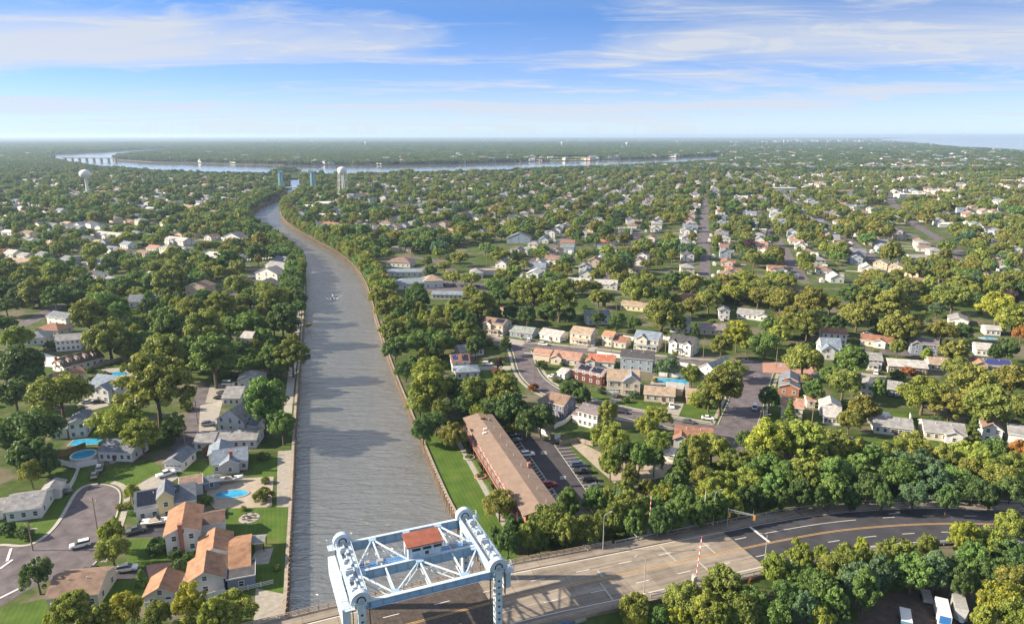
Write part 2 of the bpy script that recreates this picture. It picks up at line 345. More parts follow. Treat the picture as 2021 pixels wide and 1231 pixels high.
water_poly = [G(*p) for p in LBANK[:-1]] + [G(*p) for p in reversed(RIV_W)] + [G(*p) for p in reversed(RIV_N)] + [G(*p) for p in reversed(RIV_S)] + [G(*p) for p in reversed(RBANK[:-1])]
BIG = 32000.0
coast = [G(2300,327), G(2150,311), G(2021,300), G(1960,296), G(1880,290.5), G(1800,282), G(1752,276.5)]
coast = [Vector((coast[0][0]*3, 1200, 0))] + coast + [Vector((coast[-1][0]*1.05, 16000, 0)), Vector((17500, BIG, 0))]
ocean_poly = coast + [Vector((BIG*1.2, BIG, 0)), Vector((BIG*1.2, 1200, 0))]
def make_land():
    outer = [(-BIG,-600),(BIG*1.2,-600),(BIG*1.2,1200),(BIG*1.2,BIG),(17500,BIG),(-BIG,BIG)]
    vs = [Vector(p) for p in outer]; es = [(i,(i+1)%len(outer)) for i in range(len(outer))]
    def loop(pts, close=True):
        o = len(vs); vs.extend(Vector((p[0],p[1])) for p in pts); n = len(pts)
        es.extend((o+i, o+(i+1)%n) for i in range(n if close else n-1))
    loop(water_poly); loop(coast, False)
    xs = [-14000,-7000,-3500,-1500,-600,0,600,1500,3500,7000]
    r = delaunay_2d_cdt(vs, es, [], 0, 1e-4)
    V, F = r[0], r[2]
    cx = np.array([[sum(V[i][0] for i in f)/len(f), sum(V[i][1] for i in f)/len(f)] for f in F])
    wet = inpoly(cx[:,0], cx[:,1], water_poly) | inpoly(cx[:,0], cx[:,1], ocean_poly)
    mb = MB(); mb.add([(v[0],v[1],0) for v in V], [f for f, b in zip(F, wet) if not b])
    me = mb.mesh('ground', M['ground'])
    bm = bmesh.new(); bm.from_mesh(me); bmesh.ops.recalc_face_normals(bm, faces=bm.faces)
    if sum(f.normal.z for f in bm.faces) < 0: bmesh.ops.reverse_faces(bm, faces=bm.faces)
    bm.to_mesh(me); bm.free()
    struct(link('ground', me))
    mb = MB(); mb.add([(-BIG,-600,-2.2),(BIG*1.2,-600,-2.2),(BIG*1.2,BIG*1.1,-2.2),(-BIG,BIG*1.1,-2.2)], [(0,1,2,3)])
    struct(mb.build('water', M['water']))
make_land()
# vertical shores beyond the bulkheads
def shore(pts, name):
    mb = MB(); n = len(pts)
    mb.add([(p[0],p[1],0.0) for p in pts] + [(p[0],p[1],-3.0) for p in pts], [(i,i+1,n+i+1,n+i) for i in range(n-1)])
    struct(mb.build(name, M['dirt']))
shore([G(*p) for p in RIV_W] , 'river_shore'); shore([G(*p) for p in RIV_S], 'river_shore'); shore([G(*p) for p in RIV_N], 'river_shore')
# timber bulkheads along the canal: a cap, the near piles one by one, the far ones in one piece
def bulkhead(px, name, label, side, npile):
    path = smooth_path([G(*p) for p in px], 2)
    t = thing(name, label, 'bulkhead', path[0], 0, 'bulkheads along the canal', label.split(' along')[0], path[len(path)//3])
    inv = Vector(t.location)
    loc = [p - inv for p in path]
    mb = MB(); kerbed(mb, loc, -0.45*side, 0.35*side, 0.02, 0.38); mb.build('cap', M['woodgrey'], t)
    mb = MB(); kerbed(mb, loc, -0.18*side, 0.2*side, -3.2, 0.05); mb.build('sheeting', M['bulk'], t)
    pm = MB(); pm.tube((0,0,-3.4), (0,0,0.62), 0.24, 0.21, 7); me = pm.mesh('pile', M['bulk'])
    d = 0.0; k = 0; rest = MB(); out = offset(loc, 0.55*side)
    for a, b in zip(out, out[1:]):
        s = (b - a).length
        while d < s:
            p = a + (b - a) * (d / s); d += 1.9
            q = P(inv + p)
            if q[1] > 1260 or q[1] < 380: continue
            if k < npile: link('pile', me, t, p); k += 1
            else: rest.tube((p.x,p.y,-3.4), (p.x,p.y,0.62), 0.24, 0.21, 5)
        d -= s
    o = rest.build('piles', M['bulk'], t); o['kind'] = 'stuff'
bulkhead(LBANK[:-3], 'bulkhead', 'timber bulkhead with round piles along the canal beside the mown back gardens', -1, 150)
bulkhead(RBANK[:-3], 'bulkhead', 'timber bulkhead with round piles along the canal below the apartment lawn', 1, 150)

def sheet(name, px, m, z=0.012, label=None, world=False, thick=0.0):
    pts = [(Vector(p) if world else G(*p)) for p in px]
    mb = MB()
    if thick: mb.prism([(p[0],p[1]) for p in pts], -0.02, z)
    else: mb.add([(p[0],p[1],z) for p in pts], [tuple(range(len(pts)))])
    o = mb.build(name, m)
    me = o.data
    if len(pts) > 4 or True:
        bm = bmesh.new(); bm.from_mesh(me); bmesh.ops.triangulate(bm, faces=[f for f in bm.faces if len(f.verts) > 4]); bmesh.ops.recalc_face_normals(bm, faces=bm.faces)
        if not thick and bm.faces and sum(f.normal.z for f in bm.faces) < 0: bmesh.ops.reverse_faces(bm, faces=bm.faces)
        bm.to_mesh(me); bm.free()
    return struct(o)
sheet('ground', [(533,335),(560,331),(594,334),(588,352),(545,352)], M['ground'], 0.02)
ROADS = []      # (path, half width) kept clear of trees
ZR = [0.02]
KERBS = []
def street(px, width, m='asphalt', kerb=True, walk=0.0, walk_sides=(1,-1), world=False, gap=None):
    path = smooth_path([(Vector(p) if world else G(*p)) for p in px], 2)
    h = width/2; mb = MB(); ribbon(mb, path, -h, h, ZR[0]); ZR[0] += 0.0035
    struct(mb.build('street', M[m])); ROADS.append((path, h))
    if kerb: KERBS.append((len(ROADS)-1, path, h, walk, walk_sides))
    return path
def seg_dist(x, y, path):
    x = np.asarray(x, float); y = np.asarray(y, float); best = np.full(x.shape, 1e9)
    for a, b in zip(path, path[1:]):
        ax, ay, bx, by = a[0], a[1], b[0], b[1]; dx, dy = bx-ax, by-ay; l = dx*dx+dy*dy + 1e-9
        t = np.clip(((x-ax)*dx + (y-ay)*dy)/l, 0, 1)
        best = np.minimum(best, np.hypot(x-ax-t*dx, y-ay-t*dy))
    return best
def dense(path, step):
    out = [path[0]]
    for a, b in zip(path, path[1:]):
        n = max(1, int((b-a).length/step)); out += [a + (b-a)*(k/n) for k in range(1, n+1)]
    return out
def make_kerbs():
    for idx, path, h, walk, sides in KERBS:
        dp = dense(path, 2.0)
        for s in (-1, 1):
            for d0, d1, z1, nm, m in [(h, h+0.35, 0.14, 'kerb', 'kerb')] + ([(h+1.3, h+1.3+walk, 0.10, 'pavement', 'concrete')] if walk and s in sides else []):
                mid = offset(dp, s*(d0+d1)/2)
                bad = np.zeros(len(mid), bool); X = [p[0] for p in mid]; Y = [p[1] for p in mid]
                for j, (rp, rh) in enumerate(ROADS):
                    if j != idx: bad |= seg_dist(X, Y, rp) < rh + 0.05
                i = 0; mb = MB()
                while i < len(dp):
                    if bad[i]: i += 1; continue
                    j = i
                    while j+1 < len(dp) and not bad[j+1]: j += 1
                    if j > i: kerbed(mb, dp[i:j+1], s*d0, s*d1, 0.0, z1)
                    i = j+1
                if mb.v: struct(mb.build(nm, M[m]))
# left side: cul-de-sac and its stem
BULB = [(188,956),(214,957),(234,966),(237,985),(228,1020),(216,1052),(204,1085),(190,1108),(170,1125),(148,1134),(110,1140),(60,1160),(0,1196),(-60,1230),(-120,1150),(-40,1085),(0,1076),(34,1080),(62,1077),(92,1060),(116,1035),(134,1005),(150,975),(166,960)]
def closed_smooth(px, it=2):
    pts = [G(*p) for p in px]
    for _ in range(it):
        q = []
        for a, b in zip(pts, pts[1:]+pts[:1]): q += [a*0.75+b*0.25, a*0.25+b*0.75]
        pts = q
    return pts
bulb = closed_smooth(BULB)
sheet('street', bulb, M['asphalt'], 0.02, world=True); BULBP = bulb
def edge_strip(pts, a, b, d0, d1, z1, name, m):
    n = len(pts); seg = [pts[(a+i) % n] for i in range((b-a) % n)]
    mb = MB(); kerbed(mb, seg, d0, d1, 0, z1); return struct(mb.build(name, m))
edge_strip(bulb, 0, 34, 0.0, 0.4, 0.15, 'kerb', M['kerb']); edge_strip(bulb, 62, 96, 0.0, 0.9, 0.15, 'kerb', M['kerb'])
edge_strip(bulb, 2, 28, 1.1, 2.7, 0.10, 'pavement', M['concrete'])
street([(345,925),(362,880),(385,835),(400,795),(412,762)], 7.5, kerb=False)
street([(20,650),(62,634),(92,617),(120,600)], 8.0, kerb=False)
street([(440,600),(470,572),(497,548),(512,533)], 8.5, kerb=False)
# right side: the bend street, its upper branch, the cross street and the lower street
street([(958,668),(995,678),(1100,687),(1200,698),(1300,709),(1400,718),(1490,722)], 8.5, walk=1.3, walk_sides=(1,))
street([(1012,676),(1030,690),(1036,712),(1044,735),(1062,757),(1096,777),(1150,795),(1215,812),(1300,829),(1370,842),(1460,855)], 8.5, walk=1.3)
street([(1505,712),(1490,745),(1476,785),(1462,822),(1448,858),(1436,885)], 12.5, walk=1.3)
street([(1446,860),(1530,872),(1640,882),(1760,893),(1900,905)], 8.0)
street([(1490,722),(1560,735),(1650,742),(1740,748)], 8.0, kerb=False)
street([(1545,486),(1556,508),(1567,540)], 9.0, kerb=False)
street([(1392,400),(1390,440),(1386,505)], 9.5, kerb=False)
street([(1620,680),(1700,690),(1800,700),(1940,710)], 7.0, kerb=False)
street([(1700,365),(1755,378),(1762,408),(1800,440),(1850,470),(1905,505)], 10.0, kerb=False)
street([(700,520),(780,505),(860,512),(900,540)], 8.0, kerb=False)
street([(860,575),(905,585),(960,590)], 8.0, kerb=False)
# apartment car park
LOT = [(985,838),(1010,850),(1085,868),(1110,866),(1205,985),(1180,1010),(1095,1005),(1040,930),(1000,860)]
sheet('car_park', LOT, M['lot'], 0.03)
LAWN_A = [(838,868),(918,862),(938,905),(968,960),(1010,1040),(1020,1100),(990,1115),(962,1100),(900,1005),(868,938)]
sheet('lawn', LAWN_A, M['lawn'], 0.012)
# ---------------------------------------------------------------- highway and lift bridge
BO = Vector((-10.5, 139.0)); BU = Vector((0.925, 0.380)).normalized(); BV = Vector((BU.y, -BU.x))
DZ = 3.5
def BW(u, v, z=0.0): p = BO + BU*u + BV*v; return Vector((p.x, p.y, z))
BANG = math.atan2(BU.y, BU.x)
# centre line: straight over the bridge, then the measured bend
ctr_px = [(1217,1135,3.2),(1330,1110,2.7),(1455,1084,2.1),(1554,1063,1.7),(1661,1044.5,1.3),(1799.5,1033.7,1.0),(1907,1032,0.9),(2040,1036,0.8),(2200,1052,0.8)]
HW = [BW(-90,10.2,DZ), BW(-60,10.2,DZ), BW(-40,10.2,DZ), BW(-27,10.2,DZ), BW(-10,10.2,DZ), BW(0,10.2,DZ), BW(10,10.2,DZ)] + [G(x,y,z) for x,y,z in ctr_px]
HW = smooth_path(HW, 2)
ROADS.append((HW, 13.0))
cum = [0.0]
for a, b in zip(HW, HW[1:]): cum.append(cum[-1] + (b-a).length)
def hw_at(s):
    s = max(0, min(s, cum[-1]-1e-3))
    i = max(k for k in range(len(cum)) if cum[k] <= s); i = min(i, len(HW)-2)
    return HW[i] + (HW[i+1]-HW[i]) * ((s-cum[i])/(cum[i+1]-cum[i]))
def hw_slice(s0, s1, step=3.0):
    n = max(1, int((s1-s0)/step)); return [hw_at(s0 + (s1-s0)*k/n) for k in range(n+1)]
def s_of(p): 
    best = min(range(len(HW)), key=lambda i: (HW[i]-p).length); return cum[best]
S_L, S_R = s_of(BW(-26.4,10.2,DZ)), s_of(BW(0,10.2,DZ))          # the lift span
S_ASPH = s_of(G(1459,1083,2.1))
# carriageway pieces: side spans and approach in concrete panels, lift span of steel grid, then asphalt
mb = MB(); kerbed(mb, hw_slice(S_L+0.4, S_R+0.9), -8.2, 8.2, -0.5, 0.0); struct(mb.build('steel_grid_deck', M['steelgrid']))
gm = MB()
for k in range(8): ribbon(gm, hw_slice(S_L+0.6, S_R+0.7), -8.0+k*2.02, -7.92+k*2.02, 0.006)
for k in range(30):
    s = S_L + 1 + k*0.9
    ribbon(gm, [hw_at(s), hw_at(s+0.05)], -8.1, 8.1, 0.009)
o = gm.build('grid_bar', M['dark']); o['kind'] = 'structure'
slab_root = link('road_deck', None); slab_root['kind'] = 'structure'
def slabs(s0, s1, ds, lanes):
    s = s0
    while s < s1 - 0.5:
        e = min(s + ds, s1)
        for v0, v1 in lanes:
            mb = MB(); kerbed(mb, hw_slice(s+0.03, e-0.03), v0+0.03, v1-0.03, -0.5, 0.0); mb.build('concrete_slab', M['deckc'], slab_root)
        s = e
slabs(max(2, S_L-60), S_L+0.3, 8.0, [(-8.2,0),(0,8.2)]); slabs(S_R+1.0, S_ASPH, 6.2, [(-8.2,-4.1),(-4.1,0),(0,4.1),(4.1,8.2)])
mb = MB(); kerbed(mb, hw_slice(S_R+0.9, S_ASPH), -8.19, 8.19, -0.6, -0.05); mb.build('joint_bed', M['asphalt_new'], slab_root)
mb = MB(); kerbed(mb, hw_slice(S_ASPH, cum[-1]), -9.2, 8.2, -1.2, 0.0); struct(mb.build('highway', M['asphalt_new']))
# painted lines
mb = MB()
ribbon(mb, hw_slice(2, cum[-1]), 7.75, 7.93, 0.012); ribbon(mb, hw_slice(2, cum[-1]), -7.93, -7.75, 0.012)
struct(mb.build('edge_line', M['paint']))
mb = MB()
ribbon(mb, hw_slice(2, cum[-1]), 0.12, 0.30, 0.012); ribbon(mb, hw_slice(2, cum[-1]), -0.30, -0.12, 0.012)
struct(mb.build('centre_line', M['paint_y']))
dash_root = link('lane_marking', None); dash_root['kind'] = 'structure'
s = 4.0
while s < cum[-1] - 5:
    for v in (3.95, -3.95):
        mb = MB(); ribbon(mb, hw_slice(s, s+3.4), v-0.09, v+0.09, 0.012); mb.build('lane_dash', M['paint'], dash_root)
    s += 11.0
S_STOP = s_of(G(1515,1070,1.8))
mb = MB(); ribbon(mb, [hw_at(S_STOP), hw_at(S_STOP+0.7)], 0.3, 7.7, 0.014); mb.build('stop_line', M['paint'], dash_root)
mb = MB(); ribbon(mb, hw_slice(S_STOP+1, S_STOP+26), 3.87, 4.03, 0.016); mb.build('lane_line', M['paint'], dash_root)
mb = MB()
sa = s_of(G(1750,1016,1.0))
ribbon(mb, hw_slice(sa, sa+2.6), 5.55, 5.75, 0.014)
mb.add([hw_at(sa+2.6)+Vector((0,5.6,0.014)) , hw_at(sa+1.6)+Vector((0,6.5,0.014)), hw_at(sa+3.0)+Vector((0,6.6,0.014))], [(0,1,2)])
mb.build('turn_arrow', M['paint'], dash_root)
# pale cross strips on the approach
for k, (u0, v0, v1) in enumerate([(9, 5.0, 7.5), (26,-7.6,-1.5), (27.5,0.5,3.0), (47,0.5,7.4), (52,-7.4,-0.6), (56,-7.4,-4.5), (58,0.4,7.2)]):
    mb = MB(); s = S_R + u0; ribbon(mb, [hw_at(s), hw_at(s+0.45)], v0, v1, 0.010); mb.build('cross_strip', M['kerb'], dash_root)
# pavements, kerbs
wroot = link('pavement', None); wroot['kind'] = 'structure'
s = 2.0
while s < cum[-1]-1:
    e = min(s+7.5, cum[-1])
    mb = MB(); kerbed(mb, hw_slice(s+0.02, e-0.02), 8.2, 11.6, -1.0, 0.16); mb.build('pavement_panel', M['deckc'], wroot); s = e
mb = MB(); kerbed(mb, hw_slice(2, S_ASPH+40), -10.6, -8.2, -1.0, 0.16); mb.build('verge_strip', M['deckc'], wroot)
# embankment under the road on both sides of the canal
def bank(s0, s1, name):
    path = hw_slice(s0, s1); n = len(path); prof = [(-17, None), (-10.7, -0.6), (11.7, -0.6), (17, None)]
    vs = []
    for d, dz in prof:
        for p in offset(path, d): vs.append((p.x, p.y, 0.004 if dz is None else p.z + dz))
    mb = MB(); mb.add(vs, [(r*n+i, r*n+i+1, (r+1)*n+i+1, (r+1)*n+i) for r in range(3) for i in range(n-1)])
    struct(mb.build(name, M['ground']))
bank(S_R+16, cum[-1], 'embankment')
# side span girders and abutments
br = thing('lift_bridge', 'pale blue vertical lift bridge with four sheave towers and red-roofed machinery house over the canal', 'bridge', BW(0,0,0), BANG, short='lift bridge', at=BW(-13,10,10))
def BL(u, v, z): return (u, -v, z)          # bridge local: x along the road, -y towards the viewer
g = MB(); g.box(1, 17.5, -21.2, -20.9, DZ-1.9, DZ-0.45)
for k in range(12): g.box(1.5+k*1.4, 1.62+k*1.4, -21.34, -21.2, DZ-1.85, DZ-0.5)
g.box(1, 17.5, 1.2, 1.5, DZ-1.9, DZ-0.45); g.build('approach_girder', M['girder_blue'], br)
g = MB(); g.box(-26.8, 0.6, -19.6, -19.1, DZ-2.3, DZ-0.55); g.box(-26.8, 0.6, 0.2, 0.7, DZ-2.3, DZ-0.55); g.build('span_girder', M['bridge_blue'], br)
g = MB(); g.box(-70, -27.2, -21.2, -20.8, DZ-1.9, DZ-0.45); g.box(-70, -27.2, 1.2, 1.6, DZ-1.9, DZ-0.45); g.build('side_girder', M['girder_blue'], br)
for u in (-27.2, 0.8):
    g = MB(); g.box(u-1.6, u+1.6, -22.4, 2.4, -5, 1.4); g.build('pier', M['concrete'], br)
g = MB(); g.box(16.5, 19, -22, 2, -4, DZ-0.52); g.build('abutment', M['concrete'], br)
TOPZ = 18.6
for u in (-26.4, 0.0):
    for v in (0.0, 20.3):
        c = MB(); x, y = u, -v
        c.box(x-0.68, x+0.68, y-0.75, y+0.75, -1, TOPZ)
        c.box(x-0.95, x+0.95, y-0.9, y+0.9, TOPZ-0.3, TOPZ+0.02); c.box(x-0.95, x+0.95, y-0.9, y+0.9, DZ, DZ+0.8)
        col_o = c.build('column', M['bridge_white'], br)
        hm = MB()
        for k in range(9):
            z = 5.0 + k*1.42
            hm.tube((x, y-0.76, z), (x, y-0.765, z), 0.24, n=12); hm.tube((x-0.685, y, z), (x-0.69, y, z), 0.24, n=12)
        hm.build('opening', M['dark'], col_o)
        # sheave: a thick half-round housing in the plane of the road
        s = MB(); n = 18; r = 1.85; zc = TOPZ + 0.5; y0, y1 = y-0.62, y+0.62; vs = []
        for yy in (y0, y1):
            for k in range(n+1):
                a = -0.25 + (math.pi+0.5)*k/n; vs.append((x + r*math.cos(a), yy, zc + r*math.sin(a)))
        m_ = n+1
        s.add(vs, [tuple(range(n,-1,-1))[::-1], tuple(range(m_, 2*m_))[::-1]] + [(k+1, k, m_+k, m_+k+1) for k in range(n)] + [(0, n, 2*n+1, m_)])
        so_ = s.build('sheave_housing', M['bridge_white'], br)
        s = MB()
        pts = []
        for k in range(13):
            a = -0.2 + (math.pi+0.4)*k/12; pts.append((x + 0.75*math.cos(a), y0-0.05, zc + 0.1 + 0.85*math.sin(a)))
        for p, q in zip(pts, pts[1:]): s.tube(p, q, 0.12, n=6)
        s.build('rope_slot', M['dark'], so_)
        s = MB(); s.tube((x, y0-0.35, zc-0.1), (x, y0, zc-0.1), 0.28, n=10); s.build('bearing', M['galv'], so_)
        # ropes to the span and the counterweight
        s = MB()
        for dx in (-1.5, 1.5):
            for dy in (-0.3, 0.0, 0.3): s.tube((x+dx, y+dy, zc-0.5), (x+dx, y+dy, DZ+0.2 if (dx > 0) == (u < -5) else TOPZ-6), 0.05, n=5)
        s.build('rope', M['dark'], so_)
        # service platform with railing outside the sheave
        s = MB(); ox = 1 if u == 0 else -1
        xa, xb = sorted((x + ox*1.2, x + ox*3.0)); ya, yb = y-1.1, y+1.1
        s.box(xa, xb, ya, yb, TOPZ-0.6, TOPZ-0.45)
        for (px_, py_) in ((xa,ya),(xb,ya),(xb,yb),(xa,yb),((xa+xb)/2,ya),((xa+xb)/2,yb)): s.tube((px_,py_,TOPZ-0.5),(px_,py_,TOPZ+0.65),0.045,n=5)
        for zz in (TOPZ+0.1, TOPZ+0.62):
            for p, q in (((xa,ya),(xb,ya)),((xb,ya),(xb,yb)),((xa,yb),(xb,yb))): s.tube((p[0],p[1],zz),(q[0],q[1],zz),0.04,n=5)
        s.build('platform', M['bridge_white'], br)
# girders along the road, between the towers
def igirder(v, h, name, w=0.7):
    s = MB(); y = -v
    s.box(-25.6, -0.8, y-0.12, y+0.12, TOPZ-h, TOPZ-0.12); s.box(-25.6, -0.8, y-w/2, y+w/2, TOPZ-h-0.12, TOPZ-h)
    for k in range(11): s.box(-24.6+k*2.3, -24.52+k*2.3, y-w/2+0.06, y+w/2-0.06, TOPZ-h, TOPZ-0.12)
    o = s.build(name, M['bridge_blue'], br)
    s = MB(); s.box(-25.6, -0.8, y-w/2, y+w/2, TOPZ-0.12, TOPZ); s.build('top_flange', M['bridge_white'], o)
igirder(0.0, 2.0, 'girder'); igirder(10.9, 1.9, 'girder'); igirder(20.3, 1.4, 'girder', 0.85)
for u in (-26.4, 0.0):
    sgn = 1 if u == 0 else -1
    s = MB()
    for du in (-1.15, 1.15): s.box(u+du-0.28, u+du+0.28, -19.55, -0.75, TOPZ-1.5, TOPZ-0.05)
    s.build('tower_beam', M['bridge_blue'], br)
    s = MB()
    for du in (-1.15, 1.15): s.box(u+du-0.3, u+du+0.3, -19.5, -0.8, TOPZ-0.05, TOPZ+0.06)
    s.box(u-0.8, u+0.8, -19.0, -1.2, TOPZ-0.5, TOPZ-0.4); s.build('walkway', M['bridge_white'], br)
    # drive machinery on the beam
    s = MB()
    s.tube((u, -1.4, TOPZ+0.45), (u, -19.0, TOPZ+0.45), 0.13, n=8)
    for k in range(8): s.tube((u, -2.6-k*2.15, TOPZ+0.45), (u, -3.1-k*2.15, TOPZ+0.45), 0.3, n=10)
    s.build('drive_shaft', M['galv'], br)
    for k, (yy, sx, sy, sz) in enumerate([(-3.4,1.1,1.0,0.9),(-7.4,0.8,0.9,0.7),(-10.6,1.5,2.0,1.1),(-13.4,0.8,1.0,0.8),(-17.0,1.1,1.1,0.9)]):
        s = MB(); s.box(u-sx/2+0.5*sgn, u+sx/2+0.5*sgn, yy-sy/2, yy+sy/2, TOPZ+0.06, TOPZ+0.06+sz); s.box(u-sx/3+0.5*sgn, u+sx/3+0.5*sgn, yy-sy/3, yy+sy/3, TOPZ+0.06+sz, TOPZ+0.3+sz)
        s.build('gearbox', M['bridge_white'], br)
    s = MB()
    for xo in (-1.5, 1.5):
        for zz in (0.55, 1.05): s.tube((u+xo, -1.2, TOPZ+zz), (u+xo, -19.2, TOPZ+zz), 0.04, n=5)
        for k in range(11): s.tube((u+xo, -1.2-k*1.8, TOPZ), (u+xo, -1.2-k*1.8, TOPZ+1.05), 0.04, n=5)
    s.build('railing', M['bridge_white'], br)
    # counterweight slab hanging on the outside
    s = MB(); x0, x1 = sorted((u + sgn*1.75, u + sgn*3.2))
    s.box(x0, x1, -19.2, -1.2, TOPZ-5.6, TOPZ-1.6)
    for k in range(9): s.box(x0-0.04, x1+0.04, -18.9+k*2.0, -18.8+k*2.0, TOPZ-5.55, TOPZ-1.55)
    s.build('counterweight', M['bridge_white'], br)
# lateral bracing in two bays
def brace(u0, v0, u1, v1, lat=True):
    s = MB(); z = TOPZ-0.25
    s.bar((u0,-v0,z), (u1,-v1,z), 0.28, 0.24)
    d = Vector((u1-u0, -(v1-v0), 0)); n = 6
    s.bar((u0,-v0,z-1.3), (u1,-v1,z-1.3), 0.18, 0.14)
    for k in range(n):
        a = Vector((u0,-v0,z)) + d*(k/n); b = Vector((u0,-v0,z-1.3)) + d*((k+1)/n)
        s.bar(a if k % 2 == 0 else a - Vector((0,0,1.3)), b if k % 2 == 0 else b + Vector((0,0,1.3)), 0.09, 0.07)
    s.build('brace', M['bridge_white'], br)
XL, XR = -25.2, -1.2; LN = XR-XL
f = lambda t: XL + LN*t
for t in (0.20, 0.79):
    brace(f(t), 0.4, f(t)-5.2, 10.4); brace(f(t), 0.4, f(t), 10.4); brace(f(t), 0.4, f(t)+5.2, 10.4)
brace(f(0.5), 0.4, f(0.5), 10.4)
for t in (0.22, 0.78): brace(f(t), 19.8, f(t), 11.4)
brace(f(0.5), 11.4, f(0.22), 19.8); brace(f(0.5), 11.4, f(0.78), 19.8); brace(f(0.5), 11.4, f(0.5), 19.8)
brace(f(0.0), 11.6, f(0.22), 19.8); brace(f(1.0), 11.6, f(0.78), 19.8)
for (gu, gv) in [(f(0.20),0.9),(f(0.79),0.9),(f(0.5),11.9),(f(0.22),19.3),(f(0.78),19.3),(f(0.5),0.9),(f(0.0)+0.6,11.9),(f(1.0)-0.6,11.9)]:
    s = MB(); s.box(gu-0.75, gu+0.75, -gv-0.5, -gv+0.5, TOPZ-0.10, TOPZ-0.04)
    for bx in (-0.55,-0.2,0.2,0.55):
        for by in (-0.3,0.3): s.tube((gu+bx,-gv+by,TOPZ-0.04),(gu+bx,-gv+by,TOPZ+0.02),0.06,n=6)
    s.build('gusset_plate', M['bridge_blue'], br)
# walkway behind the middle girder and the machinery house on it
s = MB(); s.box(-25, -1.4, -10.3, -7.6, TOPZ-0.9, TOPZ-0.78); s.build('walkway', M['girder_blue'], br)
s = MB()
for yy in (-10.25, -7.65):
    for zz in (0.0, 0.45): s.tube((-25,yy,TOPZ+zz),(-1.4,yy,TOPZ+zz),0.045,n=5)
    for k in range(14): s.tube((-25+k*1.81,yy,TOPZ-0.85),(-25+k*1.81,yy,TOPZ+0.45),0.045,n=5)
s.build('railing', M['bridge_white'], br)
hx0, hx1, hy0, hy1, hz = -15.2, -8.4, -10.7, -7.1, TOPZ-0.75
s = MB(); s.box(hx0, hx1, hy0, hy1, hz, hz+3.3); mh = s.build('machinery_house', M['bridge_white'], br)
s = MB(); s.add([(hx0-0.3,hy0-0.35,hz+3.2),(hx1+0.3,hy0-0.35,hz+3.2),(hx1+0.3,hy1+0.35,hz+4.0),(hx0-0.3,hy1+0.35,hz+4.0),(hx0-0.3,hy0-0.35,hz+3.45),(hx1+0.3,hy0-0.35,hz+3.45),(hx1+0.3,hy1+0.35,hz+4.25),(hx0-0.3,hy1+0.35,hz+4.25)],
    [(0,3,2,1),(4,5,6,7),(0,1,5,4),(1,2,6,5),(2,3,7,6),(3,0,4,7)]); s.build('roof', M['redroof'], mh)
for k in range(3):
    s = MB(); s.box(hx0+0.8+k*2.2, hx0+2.5+k*2.2, hy0-0.06, hy0, hz+2.2, hz+2.75); s.build('louvre', M['dark'], mh)
s = MB(); s.box(hx0+0.9, hx0+2.3, hy0-0.05, hy0, hz+0.9, hz+1.7); s.build('panel', M['bridge_blue'], mh)
s = MB(); s.box(hx0+3.4, hx0+4.2, hy0-0.05, hy0, hz+1.1, hz+1.8); s.build('window', M['glass'], mh)
s = MB(); s.box(hx0-0.05, hx0, hy0+1.2, hy0+2.4, hz+0.3, hz+2.4); s.build('door', M['glass'], mh)
s = MB()
for k in range(6): s.box(hx0+0.2+k*1.3, hx0+0.28+k*1.3, hy0-0.035, hy0, hz, hz+3.2)
s.build('seam', M['bridge_blue'], mh)
for k, (x, y, a, b, c) in enumerate([(-20.5,-9.0,1.2,0.9,1.0),(-5.3,-9.0,1.4,1.0,1.2),(-23.0,-8.6,0.9,0.9,0.9),(-3.0,-9.2,0.8,1.2,1.0)]):
    s = MB(); s.box(x-a/2,x+a/2,y-b/2,y+b/2,TOPZ-0.78,TOPZ-0.78+c); s.build('motor', M['galv'], br)
# railings along the road
def railing(name, label, s0, s1, d, h, m, step=2.0, rails=(0.35, 0.7, 1.05), post=0.12, base=0.16):
    path = hw_slice(s0, s1); t = thing(name, label, 'railing', path[0], 0, 'road railings', label.split(' along')[0], path[len(path)//2])
    o0 = path[0]
    for z in rails:
        mb = MB(); kerbed(mb, [p-o0 for p in path], d-0.05, d+0.05, base+z-0.06, base+z+0.06); mb.build('rail', m, t)
    pm = MB(); pm.box(-post/2, post/2, -post/2, post/2, 0, h); me = pm.mesh('post', m)
    k = 0; s = s0
    while s <= s1:
        a = offset([hw_at(s-0.5), hw_at(s), hw_at(s+0.5)], d)[1] - o0; a.z += base-0.02
        link('post', me, t, a); s += step
railing('road_railing', 'brown steel railing along the far pavement of the bridge and approach', 4, S_R+36, 11.35, 1.15, M['railbrown'])
railing('road_railing', 'brown steel railing along the viewer side of the bridge approach', 4, S_R+33, -10.4, 1.15, M['railbrown'])
railing('guard_rail', 'pale steel guard rail along the outer edge of the asphalt bend', S_R+37, cum[-1]-2, 11.4, 0.85, M['galv'], 3.0, (0.55, 0.75), 0.16)
railing('guard_rail', 'pale steel guard rail along the inner edge of the road before the bushes', S_R+34, cum[-1]-2, -9.9, 0.85, M['galv'], 3.0, (0.55, 0.75), 0.16)
